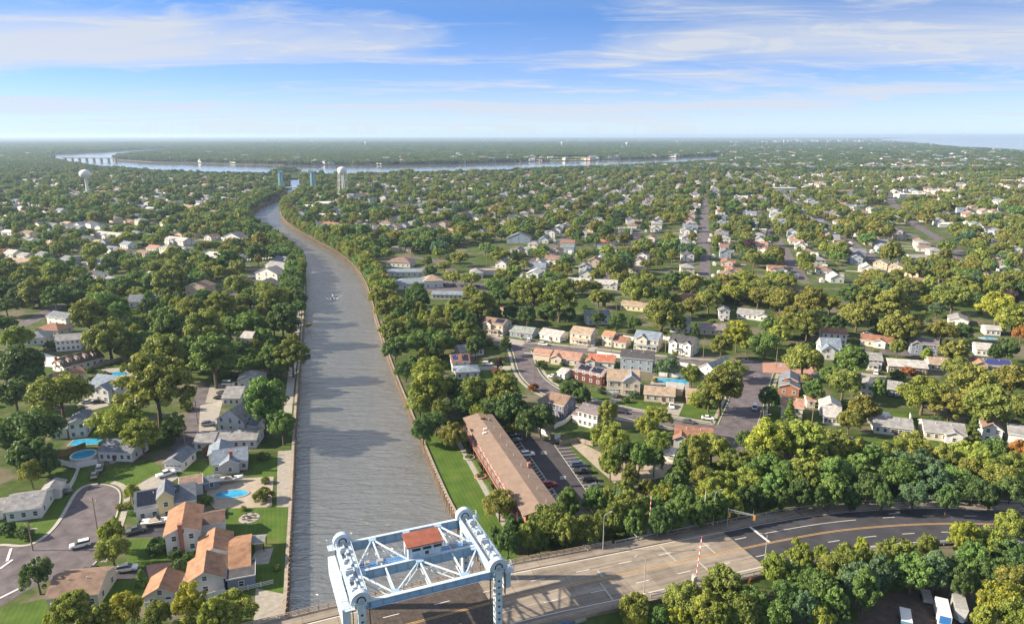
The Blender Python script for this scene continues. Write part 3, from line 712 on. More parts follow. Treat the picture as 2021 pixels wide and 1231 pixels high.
# gates, lamp posts, signals, boxes beside the road
def at_hw(px, py, z): return G(px, py, z)
def gate(px, py, z, label, top, lean=0.0):
    p = G(px, py, z); t = thing('barrier_gate', label, 'barrier gate', p, BANG, 'bridge barrier gates', label, p)
    mb = MB(); mb.box(-0.5,0.5,-0.4,0.4,0,1.5); mb.box(-0.35,0.35,-0.55,0.55,1.5,1.8); mb.build('cabinet', M['galv'], t)
    n = 14; d = Vector((lean, 0, 1)).normalized()
    for k in range(n):
        a = Vector((0,-0.5,1.2)) + d*(top*k/n); b = Vector((0,-0.5,1.2)) + d*(top*(k+1)/n)
        mb = MB(); mb.bar(a, b, 0.15, 0.10); mb.build('arm_band', M['red'] if k % 2 else M['paint'], t)
    mb = MB(); mb.box(-1.1,1.1,-1.0,1.0,-0.15,0.05); mb.build('base', M['concrete'], t)
gate(1278,1052,2.6, 'raised red and white barrier gate on the far pavement below the trees', 10.0, 0.02)
gate(1370,1148,2.4, 'raised red and white barrier gate on the viewer side of the approach', 10.5, 0.08)
def streetlight(px, py, z, h, arm, label):
    p = G(px, py, z); t = thing('lamp_post', label, 'lamp post', p, BANG, 'lamp posts on the bridge approach', label, p)
    mb = MB(); mb.tube((0,0,0),(0,0,h),0.12,0.07,8); mb.build('pole', M['galv'], t)
    mb = MB(); pts = [(0,0,h),(arm*0.25,arm*0.35,h+0.45),(arm*0.6,arm*0.8,h+0.6)] if True else 0
    pts = [Vector((0,0,h)), Vector((arm*0.35,0,h+0.5)), Vector((arm,0,h+0.7))]
    for a, b in zip(pts, pts[1:]): mb.tube(a, b, 0.06, n=6)
    mb.build('arm', M['galv'], t)
    mb = MB(); mb.box(min(arm,arm*1.35), max(arm,arm*1.35), -0.16, 0.16, h+0.62, h+0.80); mb.build('lantern', M['galv'], t)
    return t
streetlight(1190,1084,3.2,9.0,1.6,'grey lamp post with camera brackets beside the far pavement')
lp = streetlight(1271,1170,3.0,9.0,-2.0,'tall curved-arm lamp post on the viewer side of the concrete approach')
streetlight(1407,1037,2.2,9.2,1.6,'grey lamp post left of the yellow traffic signals')
streetlight(1509,1110,1.9,7.4,-1.8,'curved-arm lamp post beside the asphalt at the concrete joint')
p = G(1388,1035,2.3); t = thing('flag_pole', 'plain white pole standing by the railed concrete pad', 'pole', p, 0, short='plain white pole', at=p)
mb = MB(); mb.tube((0,0,0),(0,0,9.5),0.1,0.06,8); mb.build('pole', M['paint'], t); mb = MB(); mb.tube((0,0,-0.05),(0,0,0.2),0.3,n=10); mb.build('base', M['concrete'], t)
p = G(1435,1038,2.1); t = thing('traffic_signal', 'mast arm with two yellow signal heads over the outer lanes', 'traffic signal', p, R(-8), short='yellow traffic signals', at=p)
mb = MB(); mb.tube((0,0,0),(0,0,5.2),0.16,0.13,8); mb.build('pole', M['galv'], t)
mb = MB(); mb.tube((0,0,4.9),(6.3,-0.6,4.1),0.09,n=6); mb.tube((0,0,4.2),(6.3,-0.6,3.9),0.06,n=6)
for k in range(6): mb.tube((k*1.05,-k*0.1,4.9-k*0.133),((k+1)*1.05,-(k+1)*0.1,4.2-(k+1)*0.05),0.04,n=5)
mb.build('mast_arm', M['galv'], t)
for x, y, z in ((0.3,-0.3,3.4),(6.4,-0.6,3.3)):
    mb = MB(); mb.box(x-0.25,x+0.25,y-0.2,y+0.2,z-0.6,z+0.6); h_ = mb.build('signal_head', M['yellowbox'], t)
    mb = MB()
    for k in range(3): mb.tube((x-0.26,y,z-0.38+k*0.38),(x-0.36,y,z-0.38+k*0.38),0.14,n=8)
    mb.build('lens_hood', M['dark'], h_)
for px, py, lab in ((1375,1032,'railed concrete pad beside the plain white pole'),(1268,1062,'railed concrete pad at the foot of the far barrier gate'),(1172,1088,'small railed pad beside the lamp post with camera brackets')):
    p = G(px, py, 2.4); t = thing('equipment_pad', lab, 'platform', p, BANG, 'equipment pads by the approach')
    mb = MB(); mb.box(-2.2,2.2,-0.9,1.9,-2.4,0.35); mb.build('slab', M['concrete'], t)
    mb = MB()
    for x in (-2.1,-0.7,0.7,2.1): mb.tube((x,1.8,0.3),(x,1.8,1.4),0.04,n=5)
    for z in (0.85,1.38): mb.tube((-2.1,1.8,z),(2.1,1.8,z),0.04,n=5); mb.tube((-2.1,1.8,z),(-2.1,-0.8,z),0.04,n=5); mb.tube((2.1,1.8,z),(2.1,-0.8,z),0.04,n=5)
    mb.build('railing', M['galv'], t)
make_kerbs()
# ---------------------------------------------------------------- houses
WIN = {}
def win_mesh(w, h):
    k = (round(w,2), round(h,2))
    if k not in WIN:
        mb = MB(); t = 0.13
        mb.box(-w/2-t, w/2+t, -0.07, 0.03, -h/2-t, -h/2); mb.box(-w/2-t, w/2+t, -0.07, 0.03, h/2, h/2+t)
        mb.box(-w/2-t, -w/2, -0.07, 0.03, -h/2, h/2); mb.box(w/2, w/2+t, -0.07, 0.03, -h/2, h/2)
        mb.box(-w/2, w/2, -0.06, 0.0, -0.04, 0.04)
        pm = MB(); pm.box(-w/2, w/2, -0.035, 0.0, -h/2, h/2)
        WIN[k] = (mb.mesh('window', M['vinyl']), pm.mesh('pane', M['glass']))
        mb.v += pm.v; n = len(mb.v)-len(pm.v); mb.f += [tuple(i+n for i in f) for f in pm.f]; mb.m += [1]*len(pm.f)
        WIN[k] += (mb.mesh('window', [M['vinyl'], M['glass']]),)
    return WIN[k]
def gable_wall(mb, x0, x1, y0, y1, h, axis, pitch, zb=-0.05):
    if axis == 'x':
        ym = (y0+y1)/2; r = h + pitch*(y1-y0)/2
        prof = [(y0,zb),(y1,zb),(y1,h),(ym,r),(y0,h)]
        vs = [(x0,)+p for p in prof] + [(x1,)+p for p in prof]
    else:
        xm = (x0+x1)/2; r = h + pitch*(x1-x0)/2
        prof = [(x0,zb),(x1,zb),(x1,h),(xm,r),(x0,h)]
        vs = [(p[0],y0,p[1]) for p in prof] + [(p[0],y1,p[1]) for p in prof]
    fs = [(0,1,2,3,4),(9,8,7,6,5)] + [(i,5+i,5+(i+1)%5,(i+1)%5) for i in range(5)]
    mb.add(vs, fs)
def gable_roof(mb, x0, x1, y0, y1, h, axis, pitch, o=0.4, t=0.22, e=0.0):
    if axis == 'x': a0, a1, b0, b1 = y0-o, y1+o, x0-o, x1+o
    else: a0, a1, b0, b1 = x0-o, x1+o, y0-o, y1+o
    am = (a0+a1)/2; ze = h - pitch*o + 0.03 + e; zr = h + pitch*(am-a0-o) + 0.03 + e
    prof = [(a0,ze),(am,zr),(a1,ze),(a1,ze+t),(am,zr+t),(a0,ze+t)]
    mk = (lambda p, b: (b, p[0], p[1])) if axis == 'x' else (lambda p, b: (p[0], b, p[1]))
    vs = [mk(p,b0) for p in prof] + [mk(p,b1) for p in prof]
    mb.add(vs, [(3,9,10,4),(4,10,11,5)], 0)
    mb.add(vs, [(0,6,7,1),(1,7,8,2),(2,8,9,3),(5,11,6,0),(0,1,4,5),(1,2,3,4),(6,11,10,7),(7,10,9,8)], 1)
def hip_roof(mb, x0, x1, y0, y1, h, pitch, o=0.45, t=0.2):
    x0-=o; x1+=o; y0-=o; y1+=o; w, d = x1-x0, y1-y0; s = min(w,d)/2; zr = h + t + pitch*s
    if w >= d: r0, r1 = (x0+s,(y0+y1)/2,zr), (x1-s,(y0+y1)/2,zr)
    else: r0, r1 = ((x0+x1)/2,y0+s,zr), ((x0+x1)/2,y1-s,zr)
    b = [(x0,y0),(x1,y0),(x1,y1),(x0,y1)]
    vs = [(p[0],p[1],h+0.02) for p in b] + [(p[0],p[1],h+t) for p in b] + [r0, r1]
    mb.add(vs, [(0,3,2,1)] + [(i,(i+1)%4,4+(i+1)%4,4+i) for i in range(4)], 1)
    if w >= d: mb.add(vs, [(4,5,9,8),(5,6,9),(6,7,8,9),(7,4,8)], 0)
    else: mb.add(vs, [(4,5,8),(5,6,9,8),(6,7,9),(7,4,8,9)], 0)
def flat_roof(mb, x0, x1, y0, y1, h, o=0.25, t=0.3):
    mb.box(x0-o, x1+o, y0-o, y1+o, h+0.01, h+t, 1); mb.add([(x0-o+.1,y0-o+.1,h+t+.01),(x1+o-.1,y0-o+.1,h+t+.01),(x1+o-.1,y1+o-.1,h+t+.01),(x0-o+.1,y1+o-.1,h+t+.01)], [(0,1,2,3)], 0)
def roof_mesh(kind, x0, x1, y0, y1, h, axis, pitch, rc):
    mb = MB()
    if kind == 'gable': gable_roof(mb, x0,x1,y0,y1,h,axis,pitch)
    elif kind == 'hip': hip_roof(mb, x0,x1,y0,y1,h,pitch)
    else: flat_roof(mb, x0,x1,y0,y1,h)
    return mb.mesh('roof', [R_(rc), M['white']])
def wall_mesh(kind, x0, x1, y0, y1, h, axis, pitch, wc):
    mb = MB()
    if kind == 'gable': gable_wall(mb, x0,x1,y0,y1,h,axis,pitch)
    else: mb.box(x0,x1,y0,y1,-0.05,h)
    return mb.mesh('wall', M['brick'] if wc == 'brick' else W_(wc))
FOOT = []        # house footprints (corner lists) kept clear of trees
def put_windows(root, x0, x1, y0, y1, h, face, n, near, ww=1.0, hh=1.25, z0=None):
    fr, pane, both = win_mesh(ww, hh)
    st = 1 if h < 4.2 else 2
    for s in range(st):
        zc = (1.55 if st == 1 else (1.5, 4.25)[s]) if z0 is None else z0
        for k in range(n):
            t = (k + 0.5)/n
            if face == 'f': loc, rz = (x0 + (x1-x0)*t, y0, zc), 0
            elif face == 'r': loc, rz = (x1, y0 + (y1-y0)*t, zc), R(90)
            else: loc, rz = (x0, y0 + (y1-y0)*t, zc), R(-90)
            if near:
                wo = link('window', fr, root, loc, rz); link('pane', pane, wo)
            else: link('window', both, root, loc, rz)
DOOR = {}
def house(label, short, A, B, d, h, wall, roofc, kind='gable', axis='x', pitch=0.42, nf=3, ns=2, door=None, garage=None, porch=None, chimney=None,
          wings=(), dormers=(), solar=(), name='house', cat='house', world=False, group='houses', place=None):
    if place: loc, ang, wd = place
    else:
        a, b = G(*A), G(*B)
        wd = (b-a).length; ang = math.atan2((b-a).y, (b-a).x); loc = (a+b)/2
    t = thing(name, label, cat, loc, ang, group, short, loc)
    near = depth(loc) < 215
    x0, x1, y0, y1 = -wd/2, wd/2, 0.0, d
    # a gable ridge is a little lower where the wall is wide
    blocks = [(x0,x1,y0,y1,h,kind,axis,pitch,wall,roofc)] + [tuple(wg) for wg in wings]
    ca, sa = math.cos(ang), math.sin(ang)
    for (bx0,bx1,by0,by1,bh,bk,ba,bp,bw,brc) in blocks:
        link('wall', wall_mesh(bk,bx0,bx1,by0,by1,bh,ba,bp,bw), t); link('roof', roof_mesh(bk,bx0,bx1,by0,by1,bh,ba,bp,brc), t)
        FOOT.append([(loc.x + x*ca - y*sa, loc.y + x*sa + y*ca) for x, y in ((bx0,by0),(bx1,by0),(bx1,by1),(bx0,by1))])
    n_front = nf - (1 if garage else 0)
    gx0, gx1 = x0, x1
    if garage is not None:
        gx, gw = garage; mb = MB(); mb.box(gx-gw/2, gx+gw/2, -0.06, 0.02, 0.0, 2.2)
        go = mb.build('garage_door', M['vinyl'], t)
        mb = MB()
        for k in range(4): mb.box(gx-gw/2+0.12+k*gw/4, gx-gw/2-0.12+(k+1)*gw/4, -0.075, -0.06, 1.65, 2.0)
        mb.build('pane', M['glass'], go)
    if nf: put_windows(t, x0, x1, y0, y1, h, 'f', nf, near, z0=None)
    to = Vector((-loc.x, -loc.y))
    right_n = Vector((ca, sa))
    sd_ = 'r' if right_n.dot(to) > 0 else 'l'
    if ns: put_windows(t, x0, x1, y0, y1, h, sd_, ns, near)
    if kind == 'gable' and axis == 'y' and wd > 6 and pitch*wd/2 > 1.6: link('window', win_mesh(0.9,1.0)[2], t, (0, y0, h + 0.55))
    for (wx0,wx1,wy0,wy1,wh,wk,wa,wp,ww_,wr) in wings:
        if wy0 <= 0.01 or wy0 < y0: put_windows(t, wx0, wx1, wy0, wy1, wh, 'f', max(1, int((wx1-wx0)/3)), near)
    if door is not None:
        mb = MB(); mb.box(door-0.5, door+0.5, -0.09, 0.0, 0.0, 2.1); mb.build('door', mat('doorpaint', (0.12,0.05,0.04), 0.5), t)
        mb = MB(); mb.box(door-0.9, door+0.9, -1.2, -0.1, -0.02, 0.28); mb.box(door-0.7, door+0.7, -1.6, -1.2, -0.02, 0.14); mb.build('steps', M['concrete'], t)
    if porch:
        p0, p1, pd = porch; mb = MB()
        mb.add([(p0,-pd,2.45),(p1,-pd,2.45),(p1,-0.02,3.05),(p0,-0.02,3.05),(p0,-pd,2.6),(p1,-pd,2.6),(p1,-0.02,3.2),(p0,-0.02,3.2)], [(4,5,6,7)], 0)
        mb.add([(p0,-pd,2.45),(p1,-pd,2.45),(p1,-0.02,3.05),(p0,-0.02,3.05),(p0,-pd,2.6),(p1,-pd,2.6),(p1,-0.02,3.2),(p0,-0.02,3.2)], [(0,3,2,1),(0,1,5,4),(1,2,6,5),(3,0,4,7)], 1)
        mb.build('porch_roof', [R_(roofc), M['white']], t)
        n = max(2, int((p1-p0)/2.2)+1)
        for k in range(n):
            x = p0+0.15 + (p1-p0-0.3)*k/(n-1); mb = MB(); mb.box(x-0.08,x+0.08,-pd+0.05,-pd+0.21,0,2.5); mb.build('porch_post', M['vinyl'], t)
        mb = MB(); mb.box(p0,p1,-pd,-0.1,-0.02,0.3); mb.build('porch_floor', M['woodgrey'], t)
        mb = MB(); mb.box(p0,p1,-pd+0.1,-pd+0.16,0.95,1.05)
        for k in range(int((p1-p0)/0.35)): mb.box(p0+k*0.35,p0+k*0.35+0.06,-pd+0.1,-pd+0.16,0.3,0.97)
        mb.build('porch_railing', M['vinyl'], t)
    if chimney:
        cx, cy = chimney[:2]; top = h + pitch*(d if axis == 'x' else wd)/2 + 1.0
        mb = MB(); mb.box(cx-0.45,cx+0.45,cy-0.4,cy+0.4,0 if len(chimney) > 2 else h-0.5,top); mb.box(cx-0.55,cx+0.55,cy-0.5,cy+0.5,top,top+0.15); mb.build('chimney', M['brick'], t)
    for dx in dormers:
        yb = d*0.16; zb = h + pitch*yb; dh = 1.35; dl = min(d*0.34, 3.0)
        mb = MB(); gable_wall(mb, dx-0.75, dx+0.75, yb, yb+dl, zb+dh, 'y', 0.7, zb-0.4); do = mb.build('dormer', W_(wall), t)
        mb = MB(); gable_roof(mb, dx-0.75, dx+0.75, yb, yb+dl+0.3, zb+dh, 'y', 0.7, 0.22, 0.14); mb.build('roof', [R_(roofc), M['white']], do)
        link('window', win_mesh(0.75,0.9)[2], do, (dx, yb, zb+0.7))
    for (sl, t0, t1, s0, s1, mm) in solar:
        half = (d if axis == 'x' else wd)/2; ov = 0.4
        def pt(t_, s_):     # t along the ridge, s from eave (0) to ridge (1)
            a = s_*(half); z = h + pitch*a + 0.03 + 0.22 + 0.10
            if axis == 'x': return (x0 + wd*t_, (y0 + a) if sl == 'f' else (y1 - a), z)
            return ((x0 + a) if sl == 'l' else (x1 - a), y0 + d*t_, z)
        nx = max(1, int(round((t1-t0)*(wd if axis == 'x' else d)/1.15))); ny = max(1, int(round((s1-s0)*half/1.75)))
        for i in range(nx):
            for j in range(ny):
                e = 0.03
                q = [pt(t0+(t1-t0)*(i+e)/nx, s0+(s1-s0)*(j+e)/ny), pt(t0+(t1-t0)*(i+1-e)/nx, s0+(s1-s0)*(j+e)/ny), pt(t0+(t1-t0)*(i+1-e)/nx, s0+(s1-s0)*(j+1-e)/ny), pt(t0+(t1-t0)*(i+e)/nx, s0+(s1-s0)*(j+1-e)/ny)]
                mb = MB(); mb.add([(a,b,c-0.05) for a,b,c in q] + q, [(4,5,6,7),(0,1,5,4),(1,2,6,5),(2,3,7,6),(3,0,4,7)])
                mb.build('solar_panel', M[mm], t)
    # vents on the roof
    if depth(loc) < 330 and kind == 'gable' and axis == 'x':
        for vx in (x0+wd*0.3, x0+wd*0.68):
            zz = h + pitch*d*0.36 + 0.2; mb = MB(); mb.tube((vx, d*0.36, zz), (vx, d*0.36, zz+0.5), 0.09, n=6); mb.build('vent_pipe', M['vinyl'], t)
    return t
# ---------------------------------------------------------------- hand-placed houses, right of the canal
H = house
H('cream two-storey house with porch and solar panels at the top of the bend street', 'cream house with solar panels', (953,657),(992,663), 9.5, 5.6, 'cream','brown', axis='x', nf=4, porch=(-4,4,1.8), wings=[(-5.0,-0.6,-1.0,5,5.6,'gable','y',0.6,'cream','brown')], solar=[('f',0.55,0.95,0.25,0.9,'solar')])
H('blue-grey ranch house with green-grey roof and wide concrete drive', 'blue-grey ranch house', (1006,664),(1050,669), 8.5, 3.0, 'bluegrey','green', nf=4, door=0.5)
H('small white ranch house with pale roof, third along the upper street', 'white ranch with pale roof', (1065,669),(1105,676), 8.5, 3.0, 'white','lgrey', nf=3, door=1.0)
H('cream two-storey house with tan roof and full porch on the upper street', 'cream house with tan roof', (1125,677),(1165,683), 9.5, 5.6, 'cream','tan', nf=3, porch=(-4.5,4.5,1.8), pitch=0.45)
H('cream cape house with orange roof and lower brown wing', 'orange-roofed cape', (1188,682),(1208,685), 8.0, 5.0, 'cream','orange', nf=2, wings=[(3.4,9.4,0,8,3.0,'gable','x',0.5,'cream','redbrown')])
H('cream two-storey house with blue-grey cross gables and gabled porch', 'cream house with cross gables', (1251,688),(1298,694), 10, 5.6, 'cream','blue', axis='x', nf=4, porch=(-5.5,5.5,1.8), wings=[(-4.5,0.5,-0.8,5,5.6,'gable','y',0.65,'cream','blue')], pitch=0.5)
H('white two-storey house with dark roof and two front gables', 'white house with two front gables', (1319,696),(1365,704), 10, 5.6, 'white','dark', nf=4, porch=(-2,1.5,1.6), wings=[(-5,-1.5,-0.6,5,5.6,'gable','y',0.65,'white','dark'),(1.6,5.2,-0.6,5,5.6,'gable','y',0.65,'white','dark')], pitch=0.5)
H('brown-beige rambling house with salmon roofs inside the bend', 'salmon-roofed house inside the bend', (1090,716),(1142,723), 9, 3.0, 'beige','salmon', nf=4, wings=[(-16,-8.2,1.0,8,3.0,'gable','x',0.45,'beige','salmon'),(-6.5,-1.5,-1.5,5,3.0,'gable','y',0.5,'beige','salmon')])
H('white bungalow with bright orange roof inside the bend', 'white bungalow with orange roof', (1160,724),(1211,728), 9, 3.0, 'white','redorange', kind='gable', nf=3, wings=[(-6.5,-2.5,-1.4,5,3.0,'gable','y',0.5,'white','redorange')], pitch=0.4)
H('large blue-grey two-storey house with dark slate roof and white trim', 'large blue-grey house', (1224,729),(1287,735), 9.5, 5.8, 'bluegrey','dark', nf=4, ns=2, pitch=0.5)
H('dark red house with rows of solar panels on a brown roof', 'dark red house with solar panels', (1131,749),(1187,762), 8.5, 4.4, 'red','mauve', nf=4, pitch=0.4, solar=[('f',0.12,0.5,0.2,0.9,'solar'),('f',0.58,0.92,0.2,0.9,'solar')])
H('cream two-storey house with big front gable over a white garage', 'cream house with white garage', (1198,777),(1260,780), 11, 5.8, 'cream','tan', nf=4, axis='x', garage=(-4,4.6), pitch=0.5, porch=(-0.5,4.5,1.7), wings=[(-0.2,6.6,-1.0,7,5.8,'gable','y',0.75,'cream','blue')])
H('small grey garage with pale metal roof near the bend', 'small garage near the bend', (1100,746),(1114,750), 7, 2.7, 'lgrey','lgrey', nf=1, ns=0, name='garage', cat='garage', pitch=0.3)
H('white house with solar panels on a brown roof beside the canal trees', 'white house with brown solar roof', (893,735),(927,733), 9, 4.4, 'white','redbrown', axis='x', nf=2, pitch=0.5, solar=[('f',0.05,0.35,0.3,0.9,'solarb'),('f',0.6,0.95,0.1,0.9,'solar')], wings=[(-3.2,6.8,-9,-0.5,2.9,'hip','x',0.3,'lgrey','blue')])
H('white house half hidden by trees above the short drive', 'white house hidden by trees', (908,706),(955,700), 8, 3.2, 'white','grey', nf=4)
H('dark purple-blue two-storey house with brown roof and round porch', 'dark purple house', (1076,820),(1112,829), 9, 5.6, 'purple','brown', axis='x', nf=3, ns=2, pitch=0.5, wings=[(-7.5,-2.5,0.6,7.5,5.2,'gable','y',0.6,'cream','brown')])
H('white two-storey house with dark purple roof beside the lower street', 'white house with purple roof', (1140,838),(1178,848), 8.5, 5.2, 'white','purple', nf=4, pitch=0.4, wings=[(-6.6,-3.6,1,7,2.9,'gable','x',0.4,'white','purple')])
H('grey garage with ribbed pale roof among the canal trees', 'grey garage among canal trees', (796,619),(830,622), 9, 3.2, 'grey','lgrey', axis='y', nf=2, name='garage', cat='garage')
H('white two-storey house with grey roof behind the upper street', 'white house behind the upper street', (1158,641),(1203,640), 8.5, 5.2, 'white','slate', nf=3)
H('small tan shed below a teal canopy at the wood edge', 'small tan shed', (985,620),(1000,621), 4, 2.4, 'tan','orange', nf=1, ns=0, name='shed', cat='shed', group='sheds')
H('white two-storey house behind the two-gabled white house', 'white house behind the two-gabled one', (1322,655),(1360,658), 9, 5.4, 'white','slate', nf=3)
H('mauve-roofed low house with stone front right of the dark cypress', 'mauve-roofed low house', (1382,660),(1431,662), 9, 3.0, 'beige','mauve', nf=3)
H('narrow white two-storey house above the mauve-roofed house', 'narrow white house', (1418,630),(1439,631), 8, 5.0, 'white','slate', axis='y', nf=2)
H('long white ranch house with grey roof and small front gable', 'long white ranch house', (1454,628),(1505,633), 9, 3.0, 'white','grey', nf=5, wings=[(4,9,-1,5,3.0,'gable','y',0.4,'white','grey')])
H('long beige ranch house with tan roof under tall trees', 'long beige ranch house', (1224,611),(1276,616), 8.5, 3.0, 'yellow','tan', nf=5)
H('low house with red-orange roof behind dark trees', 'low red-orange roof', (1336,597),(1371,599), 9, 3.0, 'beige','redbrown', kind='hip', nf=3)
H('house with tan left slope and blue right slope behind the big oak', 'tan and blue roofed house', (1378,742),(1412,752), 14, 3.8, 'white','blue', axis='y', pitch=0.7, nf=2)
H('beige ranch house with tan roof and flat rear wing near the pool', 'beige ranch by the pool', (1271,791),(1330,796), 8.5, 3.0, 'beige','tan', nf=4, door=1.8, wings=[(2.5,8.8,8.6,15,3.0,'flat','x',0,'beige','lgrey')])
H('tan-walled house mostly behind the big oak', 'tan house behind the big oak', (1354,797),(1392,800), 8.5, 3.0, 'tan','tan', nf=2)
H('grey cottage with rust-brown hip roof below the lower street', 'rust-roofed grey cottage', (1331,879),(1404,887), 10, 3.2, 'grey','redbrown', kind='gable', nf=4, pitch=0.42, wings=[(-6.2,-1.5,-1.6,6,3.2,'gable','y',0.5,'grey','redbrown')])
H('small white shed with pale roof left of the rust-roofed cottage', 'white shed by the rust-roofed cottage', (1302,906),(1329,912), 5, 2.5, 'white','white', nf=0, ns=0, name='shed', cat='shed', group='sheds')
H('brick-fronted house with dark blue roof at the striped corner lawn', 'brick house with dark blue roof', (1536,778),(1576,783), 15, 3.4, 'brick','slate', axis='y', nf=2, ns=3, pitch=0.4, chimney=(-1.5,3), wings=[(-3.0,3.0,5,14,4.6,'gable','y',0.45,'brick','slate')])
H('cream two-storey house with salmon roof right of the wide street', 'cream house with salmon roof', (1540,827),(1582,833), 9, 5.2, 'cream','salmon', kind='gable', nf=2, ns=2)
H('small tan shed behind the salmon-roofed cream house', 'tan shed by the salmon roof', (1592,804),(1608,805), 5, 2.8, 'cream','salmon', nf=1, ns=0, name='shed', cat='shed', group='sheds')
H('low white bungalow with pale roof among the tall gold trees', 'low white bungalow', (1665,589),(1711,591), 9, 3.0, 'white','lgrey', nf=4)
H('white two-storey house with brown roof left of the red-roofed ranch', 'white house with brown roof', (1622,678),(1670,681), 9, 5.2, 'white','redbrown', nf=4)
H('white ranch house with red-brown roof behind the pine trunks', 'red-roofed ranch', (1697,681),(1760,689), 9, 3.0, 'cream','redbrown', nf=5, wings=[(-1,4,-1.2,5,3.2,'gable','y',0.4,'white','redbrown')])
H('white house with steep blue-grey gables and white fences', 'white house with steep gables', (1621,707),(1659,709), 11, 4.2, 'white','blue', axis='x', nf=3, pitch=0.75, wings=[(-4.8,1.0,-1.5,6,4.2,'gable','y',0.8,'white','blue'),(2,5,-1,4,3.6,'gable','y',0.8,'white','blue')])
H('white cottage with grey roof and drive facing the street', 'white cottage with grey roof', (1713,729),(1739,731), 9, 4.6, 'white','grey', nf=3, porch=(-3.5,1,2.0))
H('long low house with pale two-tone roof and red shrubs in front', 'long pale-roofed house', (1753,735),(1829,741), 10, 3.2, 'brown','lgrey', nf=6, pitch=0.35)
H('dark slate-blue house with dark roof behind pine trunks', 'dark slate-blue house', (1795,697),(1850,702), 9, 5.0, 'slate','purple', nf=4, wings=[(-5.5,-1,-1.4,6,5.0,'gable','y',0.6,'slate','purple')])
H('tan-roofed low house right of the long pale-roofed one', 'tan-roofed low house', (1834,730),(1872,733), 9, 2.8, 'beige','tan', nf=3)
H('white house with blue-grey roof behind a dark round tree', 'white house by the dark round tree', (1925,701),(1958,704), 9, 3.2, 'white','lgrey', nf=3)
H('tan house with orange gable and bright blue solar roof', 'house with bright blue solar roof', (1928,733),(1996,738), 9, 3.0, 'tan','mauve', nf=4, solar=[('f',0.25,1.0,0.1,0.95,'solarb')], wings=[(-8,-3,-1,8,3.6,'gable','y',0.5,'tan','copper')])
H('white pool house beside a turquoise pool near the orange tree', 'white pool house', (1944,661),(1974,663), 7, 3.0, 'white','lgrey', nf=3)
H('white house with grey gable roof half covered by pale trees', 'white gabled house under pale trees', (1697,783),(1721,787), 10, 4.6, 'white','grey', axis='y', nf=2)
H('dark teal house with grey roof and white windows', 'dark teal house', (1750,782),(1776,786), 9, 3.4, 'teal','grey', nf=2)
H('white cottage with pale grey roof and five-pane front window', 'white cottage with pale grey roof', (1625,836),(1658,840), 10, 3.0, 'white','lgrey', kind='gable', axis='x', nf=4, wings=[(-3.5,3.5,8,15,3.6,'gable','y',0.5,'white','lgrey')])
H('pale grey ranch house with long grey roof behind a white fence', 'pale grey ranch house', (1724,854),(1799,863), 9, 3.0, 'lgrey','grey', nf=5, door=1, wings=[(-6.5,0.5,9.2,14,2.8,'flat','x',0,'lgrey','white')])
H('beige ranch house with grey roof and small gabled entry', 'beige ranch with gabled entry', (1823,866),(1904,876), 10, 3.0, 'cream','grey', nf=5, wings=[(0,5,-1.3,5,3.0,'gable','y',0.45,'white','grey')])
H('grey two-storey house with white trimmed gable at the right edge', 'grey gabled house at the edge', (1937,871),(1975,877), 10, 4.8, 'lgrey','brown', axis='y', nf=2, pitch=0.65, wings=[(4.6,16,0.5,9,4.2,'gable','x',0.45,'lgrey','grey')])
H('low grey-roofed house by the curved white drive', 'low house by the curved drive', (1872,641),(1910,645), 12, 2.9, 'white','grey', axis='y', nf=2, pitch=0.35)
# commercial cluster and other roofs above the bend, by the canal
H('white hip-roofed motel block beside the canal trees', 'white hip-roofed motel', (763,526),(809,528), 14, 3.6, 'white','brown', kind='hip', nf=5, pitch=0.4)
H('long blue-grey roofed motel wing nearest the canal', 'long blue-grey motel wing', (758,546),(846,546), 12, 3.4, 'lgrey','blue', kind='gable', nf=8, pitch=0.2)
H('blue-grey motel hall with raised tan hip roof', 'motel hall with tan hip roof', (776,572),(868,568), 16, 3.6, 'lgrey','blue', kind='hip', nf=6, pitch=0.25, wings=[(5,18,1,14,4.6,'hip','x',0.45,'white','tan')])
H('long low grey motel block beside the small car park', 'low grey motel block', (852,590),(912,591), 9, 3.0, 'white','blue', nf=7, pitch=0.25)
H('flat tan-roofed building behind the hip-roofed motel', 'flat tan-roofed building', (771,497),(811,498), 12, 3.6, 'cream','tan', kind='flat', nf=5)
H('white clubhouse with grey hip roof inside a white fence', 'white clubhouse', (927,549),(953,549), 13, 3.6, 'white','grey', kind='hip', nf=3, wings=[(2,26,12,19,3.4,'flat','x',0,'white','tan')])
H('white house with pale grey roof, left of a like pair', 'left of the pale-roofed pair', (1116,566),(1160,569), 10, 3.4, 'white','lgrey', nf=4, wings=[(2,7,-1.2,5,3.4,'gable','y',0.5,'white','lgrey')])
H('white house with pale grey roof, right of a like pair', 'right of the pale-roofed pair', (1172,570),(1217,572), 10, 3.4, 'white','lgrey', nf=4, wings=[(3,8,-1.2,5,3.4,'gable','y',0.5,'white','lgrey')])
H('narrow white house with steep grey roof between dark trees', 'narrow white house between dark trees', (1142,538),(1164,539), 9, 4.4, 'white','slate', axis='y', nf=2)
H('beige two-storey house with salmon roof and low wing', 'beige house with salmon tower', (1232,538),(1250,539), 9, 5.0, 'beige','salmon', kind='hip', nf=2, wings=[(4,12,0,8,3.0,'gable','x',0.4,'beige','tan')])
H('white house with bright red roof above the motel trees', 'white house with bright red roof', (1172,486),(1200,487), 10, 3.4, 'white','redorange', kind='hip', nf=3)
H('blue-grey house with steep roof and white fence beyond the motel', 'blue-grey house beyond the motel', (1000,480),(1046,481), 12, 5.0, 'bluegrey','slate', axis='y', nf=3)
